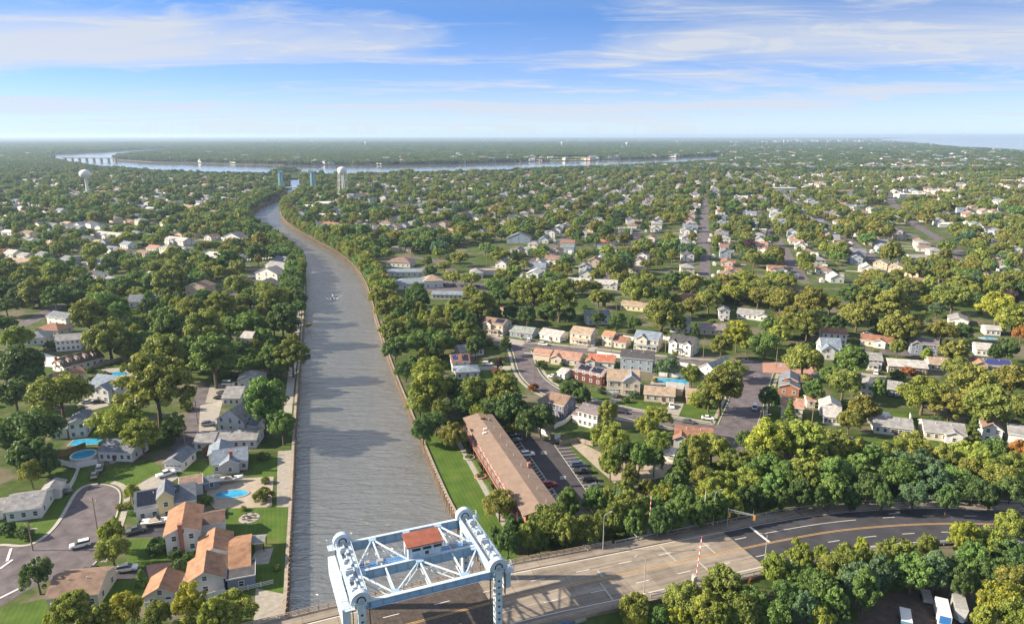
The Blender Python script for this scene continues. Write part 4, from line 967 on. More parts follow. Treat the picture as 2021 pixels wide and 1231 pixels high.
H('red-roofed house beside the canal bend', 'red-roofed house at the canal bend', (632,452),(662,455), 12, 5.0, 'cream','redbrown', nf=3)
H('tan house with grey gable, left of three alike', 'left tan gabled house', (1722,530),(1750,533), 11, 4.4, 'tan','tan', axis='y', nf=2)
H('tan house with grey gable, middle of three alike', 'middle tan gabled house', (1752,538),(1782,541), 11, 4.4, 'tan','tan', axis='y', nf=2)
H('tan house with grey gable, right of three alike', 'right tan gabled house', (1784,545),(1812,549), 11, 4.4, 'tan','tan', axis='y', nf=2)
H('grey house with long brown roof below three tan gables', 'brown-roofed grey house', (1796,566),(1850,571), 11, 3.4, 'grey','brown', nf=3, wings=[(-9,-3,-1.5,8,3.6,'gable','y',0.45,'cream','brown')])
H('long grey ranch house above the three tan gables', 'grey ranch above the tan gables', (1795,517),(1834,518), 10, 3.2, 'white','grey', nf=4)
# the long brick apartment block, given by its two camera-side corners
def apartments():
    a, b = G(1037,1055), G(1099,1040)
    far = G(919,857)
    ax = (far - a); ln = 62.0; ang = math.atan2(-ax.x, ax.y)         # local y runs along the block away from the viewer
    ax.normalize(); side = Vector((ax.y, -ax.x, 0)); ln = (far-a).length
    t = thing('apartment_block', 'long two-storey brick apartment block with tan roof and red balconies beside the lawn', 'apartment block', a, math.atan2(ax.y, ax.x) - R(90), short='brick apartment block', at=a + ax*ln/2)
    wd = min(11.0, (b-a).length); h = 5.8; pt = 0.2
    mb = MB(); gable_wall(mb, 0, wd, 0, ln, h, 'y', pt); mb.build('wall', M['brick'], t)
    mb = MB(); gable_roof(mb, 0, wd, 0, ln, h, 'y', pt, 0.75, 0.3); mb.build('roof', [mat('aptroof', (0.205,0.15,0.12), 0.9, 0.14, 0.5, bump=0.2, detail=9), mat('fascia', (0.12,0.06,0.05), 0.8)], t)
    mb = MB(); mb.add([(0.6,-0.03,h-0.1),(wd-0.6,-0.03,h-0.1),(wd/2,-0.03,h+pt*wd/2-0.25)], [(0,1,2)]); mb.build('gable_panel', W_('beige'), t)
    for x, z in ((2.6,4.6),(9.2,4.6),(2.6,1.6),(9.2,1.6)): link('window', win_mesh(1.3,1.1)[2], t, (x,-0.0,z))
    n = int(ln/4.2)
    for k in range(n):
        y = 1.8 + k*4.2
        for z in (1.4, 4.3): link('window', win_mesh(1.3,1.5)[2], t, (0, y+1.0, z), R(-90))
        mb = MB(); mb.box(-1.7,-1.55,y-0.08,y+0.08,0,h-0.1); mb.build('balcony_post', mat('redpaint',(0.30,0.07,0.05),0.7), t)
        mb = MB(); mb.box(-1.68,-1.60,y+0.12,y+3.9,3.85,3.95); mb.box(-1.68,-1.60,y+0.12,y+3.9,3.1,3.2)
        for q in range(10): mb.box(-1.66,-1.62,y+0.3+q*0.38,y+0.36+q*0.38,3.1,3.9)
        mb.build('balustrade', MATS['redpaint'], t)
    mb = MB(); mb.box(-1.7,-0.02,0.5,ln-0.5,2.85,3.05); mb.build('balcony_floor', M['concrete'], t)
    for k in range(9):
        y = 3+k*ln/9.2; mb = MB(); mb.tube((wd/2+2.2,y,h+0.6),(wd/2+2.2,y,h+1.7),0.14,n=7); mb.build('vent_pipe', M['galv'], t)
    for (x,y,s) in ((5,ln*0.93,0.8),(3.5,ln*0.8,0.6),(2.6,ln*0.76,0.6)):
        mb = MB(); z = h+0.2+pt*x; mb.box(x-s,x+s,y-s*.6,y+s*.6,z,z+0.55); mb.build('roof_hatch', M['white'] if s < 0.7 else M['mulch'], t)
    mb = MB(); mb.box(8.6,9.5,ln*0.36,ln*0.36+0.9,h+0.5,h+1.9); mb.build('chimney', M['brick'], t)
    fp = [a - side*2.2, a + side*(wd+0.8), a + side*(wd+0.8) + ax*ln, a - side*2.2 + ax*ln]
    FOOT.append([(p.x, p.y) for p in fp])
    # path and planting beds along the balcony side
    pth = [a - side*4.6 + ax*(-3), a - side*3.0 + ax*(-3), a - side*3.0 + ax*(ln-3), a - side*4.6 + ax*(ln-3)]
    sheet('garden_path', pth, M['concrete'], 0.035, world=True)
    for k in range(4):
        y0 = 5 + k*ln/4.3; mb = MB(); q = a - side*2.4 + ax*y0
        o = thing('clipped_hedge', 'clipped low hedge by the balconies, %s from the bridge end' % ('first','second','third','fourth')[k], 'hedge', q, math.atan2(ax.y, ax.x) - R(90), 'clipped hedges by the balconies')
        mb.box(-0.55,0.45,0,8.5,0,1.0); hb = mb.build('hedge_body', mat('hedgeg', (0.06,0.10,0.025), 0.9, 0.5, 2.5, bump=0.8), o)
    for k, (px, py) in enumerate(((948,940),(926,903))):
        q = G(px, py); o = thing('planting_bed', ('red-edged round planting bed beside the lawn path, lower one','stone-edged round planting bed beside the lawn path, upper one')[k], 'flower bed', q, 0, 'round planting beds')
        mb = MB(); mb.lathe([(1.9,0),(1.9,0.35),(1.5,0.35),(1.5,0.25),(0,0.25)], 18); mb.build('edging', (M['paver'], M['gravel'])[k], o)
        mb = MB()
        for j in range(26):
            an = random.uniform(0,6.28); r = random.uniform(0,1.1); s = random.uniform(.25,.5)
            mb.lathe([(0,0)], 3) if False else mb.tube((r*math.cos(an),r*math.sin(an),0.2),(r*math.cos(an)*1.2,r*math.sin(an)*1.2,0.3+s*1.6),s,0.05,6)
        mb.build('shrub', MATS['hedgeg'], o)
    # car park markings
    lotroot = link('parking_marking', None); lotroot['kind'] = 'structure'
    def linepx(p, q, w=0.14):
        A_, B_ = G(*p), G(*q); mb = MB(); ribbon(mb, [A_, B_], -w/2, w/2, 0.045); mb.build('bay_line', M['paint'], lotroot)
    L0, L1 = (1016,857), (1105,985)        # aisle ends of the bays on the block side
    K0, K1 = (1003,862), (1092,992)
    for k in range(24):
        f_ = k/23; linepx((L0[0]+(L1[0]-L0[0])*f_, L0[1]+(L1[1]-L0[1])*f_), (K0[0]+(K1[0]-K0[0])*f_-10, K0[1]+(K1[1]-K0[1])*f_+4))
    linepx(L0, L1)
    L0, L1, K0, K1 = (1090,872), (1172,990), (1118,870), (1208,984)
    for k in range(19):
        f_ = k/18; linepx((L0[0]+(L1[0]-L0[0])*f_, L0[1]+(L1[1]-L0[1])*f_), (K0[0]+(K1[0]-K0[0])*f_, K0[1]+(K1[1]-K0[1])*f_))
    linepx(L0, L1)
    for k in range(6): linepx((1083+k*3.4,968+k*3.6),(1093+k*2.6,962+k*5.2),0.2)
    for x, y in ((1073,893),(1111,942)):
        for j in range(3): linepx((x-6,y-2+j*2.2),(x+6,y-2+j*2.2),0.25)
apartments()
# ---------------------------------------------------------------- hand-placed houses, left of the canal
H('long brown-roofed house with a row of white dormers', 'brown house with a row of dormers', (128,738),(207,717), 10, 3.0, 'white','dbrown', nf=6, pitch=0.6, dormers=(-8.5,-5,-1.5,2,5.5), chimney=(-9,5))
H('white house with faded orange-brown roof left of the kidney pool', 'orange-brown roof by the kidney pool', (118,766),(172,752), 9, 3.4, 'white','copper', nf=3, pitch=0.45)
H('large white house with blue-grey cross gables and dormer', 'large white cross-gabled house', (176,786),(232,792), 12, 5.0, 'white','blue', axis='x', nf=4, pitch=0.5, garage=(2.5,4.5), wings=[(-1.5,5,-2.2,8,5.0,'gable','y',0.6,'white','blue'),(-10,-4.4,2,10,5.0,'gable','y',0.5,'white','blue')])
H('white two-storey house with dark roof and two rows of windows', 'white house with rows of dark windows', (112,694),(160,690), 9, 5.2, 'white','grey', nf=5)
H('grey house with blue-grey hip roof near the left street', 'grey hip-roofed house', (52,682),(90,680), 10, 3.6, 'lgrey','slate', kind='hip', nf=3)
H('rust-roofed house stepping down beside the left street', 'rust-roofed house by the left street', (72,662),(116,664), 10, 3.2, 'cream','redbrown', kind='hip', nf=3)
H('white house with blue-grey roof at the end of the left street', 'white house at the left street end', (94,640),(132,646), 9, 4.6, 'white','slate', nf=3, axis='x')
H('white house with dark roof and a big dormer among dense trees', 'white house with one big dormer', (254,607),(304,606), 9, 3.6, 'white','slate', nf=4, pitch=0.7, dormers=(1.5,))
H('tall tan house with shallow gable beside parked boats', 'tall tan house', (368,590),(406,592), 11, 8.0, 'tan','brown', axis='y', nf=3, ns=3, pitch=0.35)
H('white turreted house peeking out of the canal wood', 'white house in the canal wood', (476,690),(506,692), 9, 6.0, 'white','lgrey', axis='x', nf=3)
H('white bungalow with grey roof at the end of the lane', 'white bungalow at the lane end', (470,768),(522,764), 9, 3.2, 'white','grey', axis='y', nf=3, pitch=0.35)
H('low grey-roofed house below the lane end bungalow', 'low grey house on the lane', (440,800),(474,800), 12, 3.0, 'lgrey','grey', axis='x', nf=3)
H('white steep-gabled house with grey roof on the lane', 'white steep-gabled house', (430,849),(484,856), 11, 4.2, 'white','grey', axis='y', nf=3, pitch=0.7, wings=[(5.0,9.5,1,9,3.0,'gable','x',0.4,'white','slate')])
H('long grey-roofed house with blue awning on the lane', 'long grey house with blue awning', (428,886),(506,884), 9, 3.0, 'lgrey','grey', nf=5, pitch=0.35, wings=[(-13,-7,-1,8,2.9,'gable','x',0.35,'lgrey','grey')])
H('white two-storey house with blue-grey roof left of the yellow oak', 'white house left of the yellow oak', (138,866),(172,862), 10, 5.4, 'white','slate', axis='y', nf=2, wings=[(-8,-3.4,1,8,3.6,'gable','x',0.4,'white','slate')])
H('grey cape house with dormer above the white fence', 'grey cape with dormer', (196,909),(262,911), 9, 3.2, 'lgrey','slate', nf=5, pitch=0.5, door=-0.5, dormers=(4.2,))
H('white single garage with blue-grey roof', 'white single garage', (326,929),(361,930), 8.5, 2.9, 'white','slate', axis='y', nf=0, garage=(0,5.0), pitch=0.5, name='garage', cat='garage')
H('blue-grey shingled cottage with stone base and many windows', 'blue-grey shingled cottage', (422,935),(489,926), 9.5, 3.2, 'grey','blue', nf=5, pitch=0.5, chimney=(0.5,0.4), wings=[(-2.6,2.6,-1.6,6,3.2,'gable','y',0.55,'grey','blue'),(-6.5,0,6,13,3.8,'gable','y',0.5,'grey','blue')])
H('long white ranch house with worn grey roof beside the cul-de-sac', 'long white ranch by the cul-de-sac', (14,1030),(83,1021), 10.5, 3.0, 'white','grey', axis='x', nf=3, pitch=0.42, wings=[(-16,-5.6,2,9,2.8,'gable','x',0.42,'white','grey'),(1.2,5.7,10.4,16,2.8,'gable','y',0.4,'white','grey')])
H('large grey-blue house with black solar panels and tall front gable', 'grey-blue house with solar panels', (271,1030),(388,1008), 9.5, 3.6, 'lgrey','slate', nf=5, pitch=0.6, solar=[('f',0.02,0.34,0.1,0.92,'solar'),('f',0.56,0.74,0.5,0.95,'solar')], wings=[(-1.7,2.0,-1.2,6,6.4,'gable','y',0.9,'yellow','slate'),(2.5,8.2,9.6,15,3.2,'flat','x',0,'lgrey','woodgrey') if False else (3.0,9.0,9.6,15.5,3.3,'flat','x',0,'lgrey','brown')])
H('white two-storey house with orange-brown roof and brick chimney on the gable', 'white house with brick chimney', (330,1096),(398,1084), 12.5, 5.4, 'white','copper', axis='y', nf=2, pitch=0.42, chimney=(-0.3,-0.42,1), wings=[(3.8,9.2,4,10.5,4.4,'gable','x',0.4,'white','dbrown')])
H('white house with orange gables and dark sunroom on the canal lawn', 'white house with dark sunroom', (370,1180),(444,1166), 8.5, 3.6, 'white','copper', axis='y', nf=1, pitch=0.55, wings=[(-2.4,5.0,10,19,3.6,'gable','y',0.5,'white','copper'),(5.0,9.3,3.5,17,3.2,'gable','x',0.25,'white','copper'),(4.6,10.4,-0.5,5.6,3.0,'flat','x',0,'slate','dark')])
H('small white garage with orange-brown gable roof at the bottom', 'small white orange-roofed garage', (287,1200),(350,1192), 7.0, 2.9, 'white','copper', axis='y', nf=2, pitch=0.55, name='garage', cat='garage')
H('brown-roofed house behind the bottom yellow trees', 'brown-roofed house at the bottom', (96,1205),(196,1196), 10, 3.2, 'cream','brown', nf=4, kind='gable', pitch=0.4)
H('small blue-grey pool shed beside the oval pool', 'pool shed by the oval pool', (404,968),(434,963), 4, 2.5, 'slate','slate', nf=1, ns=0, name='shed', cat='shed', group='sheds')
H('white house with pale hip roof left of the dense wood', 'white hip-roofed house by the wood', (74,560),(124,562), 11, 3.6, 'white','lgrey', nf=4)
H('white house with tan roof at the left edge', 'white tan-roofed house at the left edge', (0,527),(52,529), 12, 4.0, 'cream','tan', axis='x', nf=3, wings=[(-2,3,-1.5,6,4.0,'gable','y',0.5,'cream','tan')])
H('blue-sided house with dark roof by the canal-side street', 'blue-sided canal house', (498,578),(540,580), 11, 5.0, 'bluegrey','purple', axis='y', nf=3)
H('white house with grey gables above the blue-sided canal house', 'white gabled canal house', (505,552),(548,556), 11, 5.0, 'white','grey', axis='y', nf=3)
H('pale house with grey roof nearest the canal corner', 'pale house at the canal corner', (525,535),(562,540), 11, 4.6, 'lgrey','grey', axis='x', nf=3)
H('pale grey house with hip roof above the boat slips', 'pale house above the boat slips', (340,600),(366,602), 8, 3.0, 'white','slate', nf=2)
H('white house with sunlit gable in the upper left wood', 'white house in the upper left wood', (318,452),(346,455), 12, 5.0, 'white','lgrey', axis='y', nf=3)
H('white house with pale blue roof in the upper left wood', 'pale blue-roofed house', (325,482),(362,486), 12, 4.4, 'white','lgrey', axis='x', nf=4, wings=[(-4,2,-2,8,4.4,'gable','y',0.5,'white','lgrey')])
H('white house with three gables left of the bright yellow tree', 'white house with three gables', (186,470),(240,476), 12, 4.0, 'white','lgrey', nf=4, wings=[(-6,-1,-2,8,4.0,'gable','y',0.5,'white','lgrey'),(3,8,-2,8,4.0,'gable','y',0.5,'white','lgrey')])
H('white house by the canal trees above the boat slips', 'white house above the slips', (440,478),(474,480), 12, 5.0, 'white','slate', axis='y', nf=3)
# ---------------------------------------------------------------- lawns, drives, yards
LN_ = M['lawn']
for k, poly in enumerate([
    [(432,1004),(566,997),(563,1170),(515,1190),(500,1150),(492,1110),(470,1050),(436,1040)],
    [(500,905),(575,893),(574,938),(500,945)], [(365,915),(430,905),(425,945),(365,940)],
    [(212,925),(300,905),(325,935),(250,965),(215,950)], [(104,975),(155,935),(185,925),(150,975),(120,1020),(95,1055),(50,1072),(0,1065),(0,1035),(85,1025)],
    [(100,935),(155,925),(138,960),(104,965)], [(250,1064),(315,1060),(330,1110),(300,1130),(250,1120)], [(185,1150),(285,1140),(285,1195),(200,1195)], [(0,1200),(90,1180),(110,1231),(0,1235)],
    [(1060,680),(1120,685),(1120,690),(1058,684)], [(1105,685),(1150,690),(1148,694),(1104,690)], [(1180,690),(1245,697),(1243,702),(1178,695)], [(1300,700),(1360,707),(1358,713),(1298,707)],
    [(1213,790),(1270,795),(1262,806),(1208,800)], [(1275,800),(1325,804),(1315,816),(1262,808)], [(1160,772),(1195,780),(1180,795),(1145,785)],
    [(1506,738),(1560,738),(1540,765),(1502,772)], [(1512,800),(1540,815),(1540,845),(1600,850),(1590,868),(1490,860)], [(1700,868),(1790,872),(1780,886),(1698,880)], [(1800,830),(1840,835),(1850,880),(1800,880)],
    [(948,728),(1005,728),(1020,755),(1000,765),(960,745)], [(945,712),(1000,712),(1010,725),(985,722),(940,722)], [(1150,858),(1190,845),(1210,850),(1180,870)],
    [(672,488),(704,501),(738,548),(731,562),(716,543),(693,515)], [(835,860),(880,850),(920,860),(838,872)], [(1700,820),(1790,815),(1795,850),(1740,850)], [(1350,790),(1430,805),(1425,830),(1340,815)]]):
    sheet('lawn', poly, LN_, 0.010 + 0.0006*k)
for k, (poly, m) in enumerate([
    ([(548,890),(577,888),(574,1000),(546,1000)], 'gravel'), ([(505,1160),(562,1172),(562,1231),(500,1231)], 'gravel'),
    ([(410,947),(540,940),(536,1000),(424,1004),(408,985)], 'sand'),
    ([(1118,868),(1150,875),(1200,900),(1330,898),(1352,935),(1260,950),(1222,962),(1180,925)], 'sand'), ([(1690,1180),(1790,1165),(1905,1145),(1935,1240),(1695,1240)], 'dirt'),
    ([(248,970),(300,940),(345,930),(352,942),(300,975),(262,985)], 'concrete'), ([(288,1115),(360,1105),(370,1160),(300,1170)], 'paver'), ([(240,1125),(290,1118),(285,1138),(190,1150)], 'asphalt_new'), ([(250,1040),(330,1030),(325,1060),(245,1060)], 'asphalt_new'),
    ([(395,800),(440,790),(425,850),(392,860)], 'concrete'), ([(415,760),(465,752),(462,790),(405,795)], 'gravel'), ([(945,722),(1010,722),(1008,730),(945,730)], 'concrete'), ([(1000,667),(1040,673),(1030,682),(990,676)], 'concrete'),
    ([(1168,683),(1180,684),(1172,694),(1158,692)], 'concrete'), ([(1208,785),(1228,787),(1205,800),(1188,797)], 'concrete'), ([(1325,790),(1350,795),(1340,820),(1310,815)], 'gravel'), ([(1371,695),(1386,697),(1376,712),(1360,710)], 'asphalt_new'), ([(1290,742),(1362,750),(1358,772),(1280,765)], 'concrete'),
    ([(1700,735),(1750,742),(1748,752),(1700,748)], 'gravel'), ([(1505,712),(1620,722),(1600,738),(1505,735)], 'paver'), ([(150,795),(205,785),(215,800),(160,815)], 'concrete'), ([(140,905),(200,888),(205,912),(145,922)], 'concrete'), ([(200,728),(262,724),(262,746),(205,748)], 'concrete'), ([(840,548),(960,560),(955,585),(870,592),(840,570)], 'asphalt'), ([(60,690),(118,705),(110,725),(60,720)], 'white'), ([(505,1085),(540,1080),(530,1112),(492,1115)], 'concrete')]):
    sheet('paved_yard' if m not in ('dirt','sand','gravel') else 'bare_ground', poly, M[m], 0.030 + 0.0009*k)
cpath = smooth_path([G(*p) for p in LBANK[6:13]], 2); mb = MB(); ribbon(mb, cpath, 1.2, 4.2, 0.02); struct(mb.build('canal_path', M['concrete']))
q_ = sheet('marsh', [(1040,309.5),(1110,308),(1170,310.5),(1176,316),(1100,317),(1045,316)], mat('marshgrass',(0.19,0.21,0.07),0.95,0.2,0.02), 0.05)
for (a, b) in [((1232,744.5),(1255,747)) if False else ((1034,696),(1052,698)), ((1448,822),(1470,824)), ((1487,743.5),(1505,745.5)), ((1467,712),(1486,713.5)), ((14,1107),(22,1082)), ((0,1122),(25,1104)), ((0,1180),(50,1155))]:
    A_, B_ = G(*a), G(*b); mb = MB(); ribbon(mb, [A_, B_], -0.3, 0.3, 0.095); struct(mb.build('stop_line', M['paint']))
# ---------------------------------------------------------------- vehicles
CARCOL = dict(white=(0.72,0.72,0.72), black=(0.012,0.012,0.014), grey=(0.10,0.105,0.11), silver=(0.45,0.46,0.47), red=(0.28,0.02,0.025), blue=(0.05,0.09,0.17), maroon=(0.10,0.015,0.02), tan=(0.33,0.28,0.22))
def carpaint(c): return mat('carpaint_'+c, CARCOL[c], 0.25, spec=0.5)
CARM = {}
PROFILE = {   # side profiles: body (x,z), cabin (x,z bottom..), width
    'sedan': ([(-2.3,0.45),(-2.28,0.85),(-1.6,0.98),(-0.9,0.98),(1.0,0.98),(2.0,0.82),(2.3,0.62),(2.3,0.35),(-2.2,0.3)], [(-1.75,0.97),(-1.05,1.42),(0.25,1.45),(1.15,0.97)], 1.8),
    'suv': ([(-2.3,0.5),(-2.32,1.05),(-2.1,1.12),(1.0,1.12),(2.1,1.02),(2.35,0.8),(2.35,0.4),(-2.25,0.38)], [(-2.22,1.11),(-1.95,1.68),(0.35,1.72),(1.2,1.11)], 1.9),
    'pickup': ([(-2.8,0.55),(-2.8,1.05),(-0.9,1.08),(1.3,1.12),(2.5,1.05),(2.75,0.8),(2.75,0.45),(-2.7,0.42)], [(-0.9,1.07),(-0.75,1.75),(0.6,1.78),(1.4,1.1)], 1.95),
    'van': ([(-2.5,0.5),(-2.5,1.15),(-2.3,1.2),(1.6,1.2),(2.4,1.0),(2.55,0.75),(2.55,0.4),(-2.4,0.36)], [(-2.42,1.19),(-2.3,2.1),(1.0,2.1),(1.9,1.18)], 1.95)}
def car_meshes(kind, c):
    if (kind, c) in CARM: return CARM[kind, c]
    body, cab, w_ = PROFILE[kind]; mb = MB(); n = len(body)
    lv = []
    for y, k in ((-w_/2,0.0),(-w_/2+0.12,1.0),(w_/2-0.12,1.0),(w_/2,0.0)):
        for x, z in body: lv.append((x*(0.985 if k == 0 else 1.0), y, z - (0.10 if k == 0 and z > 0.8 else 0) ))
    fs = []
    for r_ in range(3): fs += [(r_*n+i, r_*n+(i+1)%n, (r_+1)*n+(i+1)%n, (r_+1)*n+i) for i in range(n)]
    fs += [tuple(range(n-1,-1,-1)), tuple(range(3*n,4*n))]
    mb.add(lv, fs, 0)
    t_ = [(cab[1][0],-w_/2+0.27,cab[1][1]),(cab[2][0],-w_/2+0.27,cab[2][1]),(cab[2][0],w_/2-0.27,cab[2][1]),(cab[1][0],w_/2-0.27,cab[1][1])]
    mb.add([(x,y,z+0.012) for x,y,z in t_] + [(x,y,z-0.07) for x,y,z in t_], [(0,1,2,3),(0,4,5,1),(1,5,6,2),(2,6,7,3),(3,7,4,0)], 0)
    bm_ = mb.mesh('body', carpaint(c))
    gm_ = MB(); b_ = [(cab[0][0],-w_/2+0.1,cab[0][1]),(cab[3][0],-w_/2+0.1,cab[3][1]),(cab[3][0],w_/2-0.1,cab[3][1]),(cab[0][0],w_/2-0.1,cab[0][1])]
    gm_.add(b_ + [(x,y,z-0.02) for x,y,z in t_], [(0,1,5,4),(1,2,6,5),(2,3,7,6),(3,0,4,7)])
    wm = MB(); wm.tube((0,-0.12,0),(0,0.12,0),0.34,n=12); wh = wm.mesh('wheel', M['tyre']); rm = MB(); rm.tube((0,-0.13,0),(0,0.13,0),0.19,n=10)
    hm = MB()
    CARM[kind,c] = (bm_, gm_.mesh('window_glass', M['glass']), wh, rm.mesh('rim', M['rim']), body, w_); return CARM[kind,c]
def car(px, py, dx, dy, kind, c, label, z=0.06, parts=True):
    p = G(px, py, z); d = G(px+dx*5, py+dy*5, z) - G(px-dx*5, py-dy*5, z); a = math.atan2(d.y, d.x)
    p.z = z
    t = thing({'sedan':'car','suv':'car','pickup':'pickup_truck','van':'van'}[kind], label, {'sedan':'car','suv':'car','pickup':'pickup truck','van':'van'}[kind], p, a, 'parked vehicles')
    bm_, gl, wh, rm, body, w_ = car_meshes(kind, c); link('body', bm_, t); link('window_glass', gl, t)
    xf = max(x for x,_ in body)*0.64; xr = min(x for x,_ in body)*0.6
    for x in (xf, xr):
        for y in (-w_/2+0.1, w_/2-0.1):
            w1 = link('wheel', wh, t, (x,y,0.34)); link('rim', rm, w1)
    return t
for e in [
 (159,1078,-1,0.25,'suv','white','white car parked alone on the cul-de-sac kerb'),(251,1125,1,-0.15,'suv','white','white car on the dark drive above the bottom garden'),(267,1050,1,-0.25,'pickup','grey','dark pickup beside the covered boat'),(186,1131,1,0.02,'pickup','black','black pickup at the mouth of the dark drive'),
 (126,974,1,-0.2,'sedan','grey','dark car beside the white ranch and fence'),(197,926,0.3,-1,'suv','silver','silver car below the grey cape with dormer'),(187,940,0.3,-1,'sedan','tan','tan car nearest the cul-de-sac top'),(328,938,1,-0.3,'pickup','white','white pickup in front of the single garage'),
 (411,839,1,-0.1,'suv','silver','silver car beside the white steep-gabled house'),(451,760,1,0,'van','white','white van beside the lane end bungalow'),(439,777,1,0.05,'sedan','grey','dark car below the white van on the lane'),(434,787,1,0.05,'sedan','black','black car, lower of two on the lane'),(174,795,1,-0.1,'sedan','silver','silver car below the large white cross-gabled house'),(193,795,1,-0.1,'sedan','black','black car beside a silver one by the cross-gabled house'),
 (1072,681,1,0.1,'suv','white','white car driving on the upper street'),(962,720,1,0.02,'suv','white','white car on the pale drive left of the bend'),(1092,745,1,0.15,'sedan','white','white car by the small garage near the bend'),(1099,748,1,0.15,'sedan','grey','dark car next to the white one near the bend'),(1171,681,0.3,-1,'sedan','white','white car in the drive of the tan-roofed cream house'),(1044,673,0.3,-1,'suv','white','white car beside the blue-grey ranch house'),(1114,671,0.3,-1,'sedan','white','white car between pale-roofed ranch and tan-roofed house'),
 (1214,783,0.35,-1,'suv','grey','dark car in front of the white garage door'),(1228,815,1,0.16,'sedan','black','black car on the lower bend street'),(1326,803,0.1,1,'sedan','white','white car on the gravel drive of the beige ranch'),(1397,827,1,0.12,'sedan','white','white sedan parked at the lower street corner'),(1358,834,1,0.12,'sedan','grey','dark car just left of the corner white sedan'),(1490,806,0.25,-1,'van','white','white van parked on the wide cross street'),(1375,692,0.3,-1,'van','silver','silver van beside the two-gabled white house'),(1426,632,0.4,-1,'sedan','white','white car in front of the narrow white house'),(1326,707,1,0.08,'sedan','black','black car on the upper street below the two-gabled house'),(1214,704,1,0.08,'sedan','grey','grey car on the upper street above the orange bungalow'),
 (1713,660,1,0.05,'sedan','white','white car above the red-roofed ranch'),(1729,737,0.3,-1,'suv','white','white car in front of the grey-roofed white cottage'),(1828,658,1,0.1,'sedan','silver','silver car under the golden trees'),(1698,886,1,0.1,'suv','maroon','dark red car on the lower right street'),(1690,870,1,0.1,'sedan','black','black car above the dark red one'),
 (1014,862,1,-0.1,'sedan','black','black car, first in the bays by the brick block'),(1019,871,1,-0.1,'sedan','grey','dark car, second in the bays by the brick block'),(1041,899,1,-0.1,'suv','white','white car in the bays by the brick block'),(1084,959,1,-0.1,'suv','red','red car in the bays by the brick block'),
 (1102,875,1,-0.06,'sedan','black','black car alone at the top of the outer bays'),(1141,920,1,-0.06,'suv','blue','blue-grey car in the outer bays'),(1151,933,1,-0.06,'pickup','black','black pickup in the outer bays'),(1164,949,1,-0.06,'suv','black','black car below the black pickup'),(1176,962,1,-0.06,'sedan','grey','dark grey car in the outer bays, third from the bottom'),(1187,970,1,-0.06,'suv','black','black car in the outer bays, second from the bottom'),(1206,985,1,-0.06,'sedan','silver','silver car at the bottom of the outer bays'),
 (875,562,1,0,'sedan','black','black car by the motel hall'),(924,572,1,0.02,'sedan','grey','dark car in the middle of the motel car park'),(941,566,1,0,'sedan','black','black car at the motel car park edge')]: car(*e)
CARK = [join for join in []]
# trailers in the clearing
def trailer(px, py, dx, dy, ln, wd, ht, m, label, name='box_trailer', nose=False, front=None):
    p = G(px, py, 0); d = G(px+dx*5, py+dy*5) - G(px-dx*5, py-dy*5); t = thing(name, label, 'trailer', p, math.atan2(d.y, d.x), 'trailers in the clearing')
    mb = MB(); mb.box(-ln/2, ln/2, -wd/2, wd/2, 0.7, 0.7+ht)
    if nose: mb.add([(ln/2,-wd/2,0.7),(ln/2,wd/2,0.7),(ln/2,wd/2,0.7+ht),(ln/2,-wd/2,0.7+ht),(ln/2+1.3,-0.3,0.8),(ln/2+1.3,0.3,0.8)], [(0,4,3),(1,2,5),(4,5,2,3),(0,1,5,4)])
    mb.build('body', m, t)
    mb = MB(); mb.box(-ln/2+0.05, ln/2-0.05, -wd/2+0.05, wd/2-0.05, 0.7+ht, 0.75+ht); mb.build('roof', M['white'] if m is not M['galv'] else M['galv'], t)
    for x in (-0.6, 0.6):
        for y in (-wd/2, wd/2): mb = MB(); mb.tube((x,y-0.12,0.36),(x,y+0.12,0.36),0.36,n=10); mb.build('wheel', M['tyre'], t)
    mb = MB(); mb.bar((ln/2,-0.6,0.6),(ln/2+1.8,0,0.55),0.12,0.12); mb.bar((ln/2,0.6,0.6),(ln/2+1.8,0,0.55),0.12,0.12); mb.build('hitch', M['dark'], t)
    if front: mb = MB(); mb.box(ln/2+0.001, ln/2+0.05, -wd/2+0.2, wd/2-0.2, 1.2, 0.5+ht); mb.build('front_panel', front, t)
trailer(1889,1205,0.25,1,8.0,2.5,2.5,M['galv'],'long grey box trailer in the clearing under the trees', nose=True)
trailer(1858,1222,0.22,1,6.5,2.4,2.5,M['white'],'white camper trailer with a blue front in the clearing','camper_trailer', front=mat('camperblue',(0.04,0.16,0.45),0.3))
trailer(1828,1183,0.3,1,4.5,2.0,0.5,M['galv'],'low grey flat trailer in the clearing','flat_trailer')
trailer(1786,1226,0.15,1,5.0,2.2,1.0,mat('bluetarp',(0.12,0.22,0.34),0.6),'low blue trailer at the lower edge of the clearing','utility_trailer')
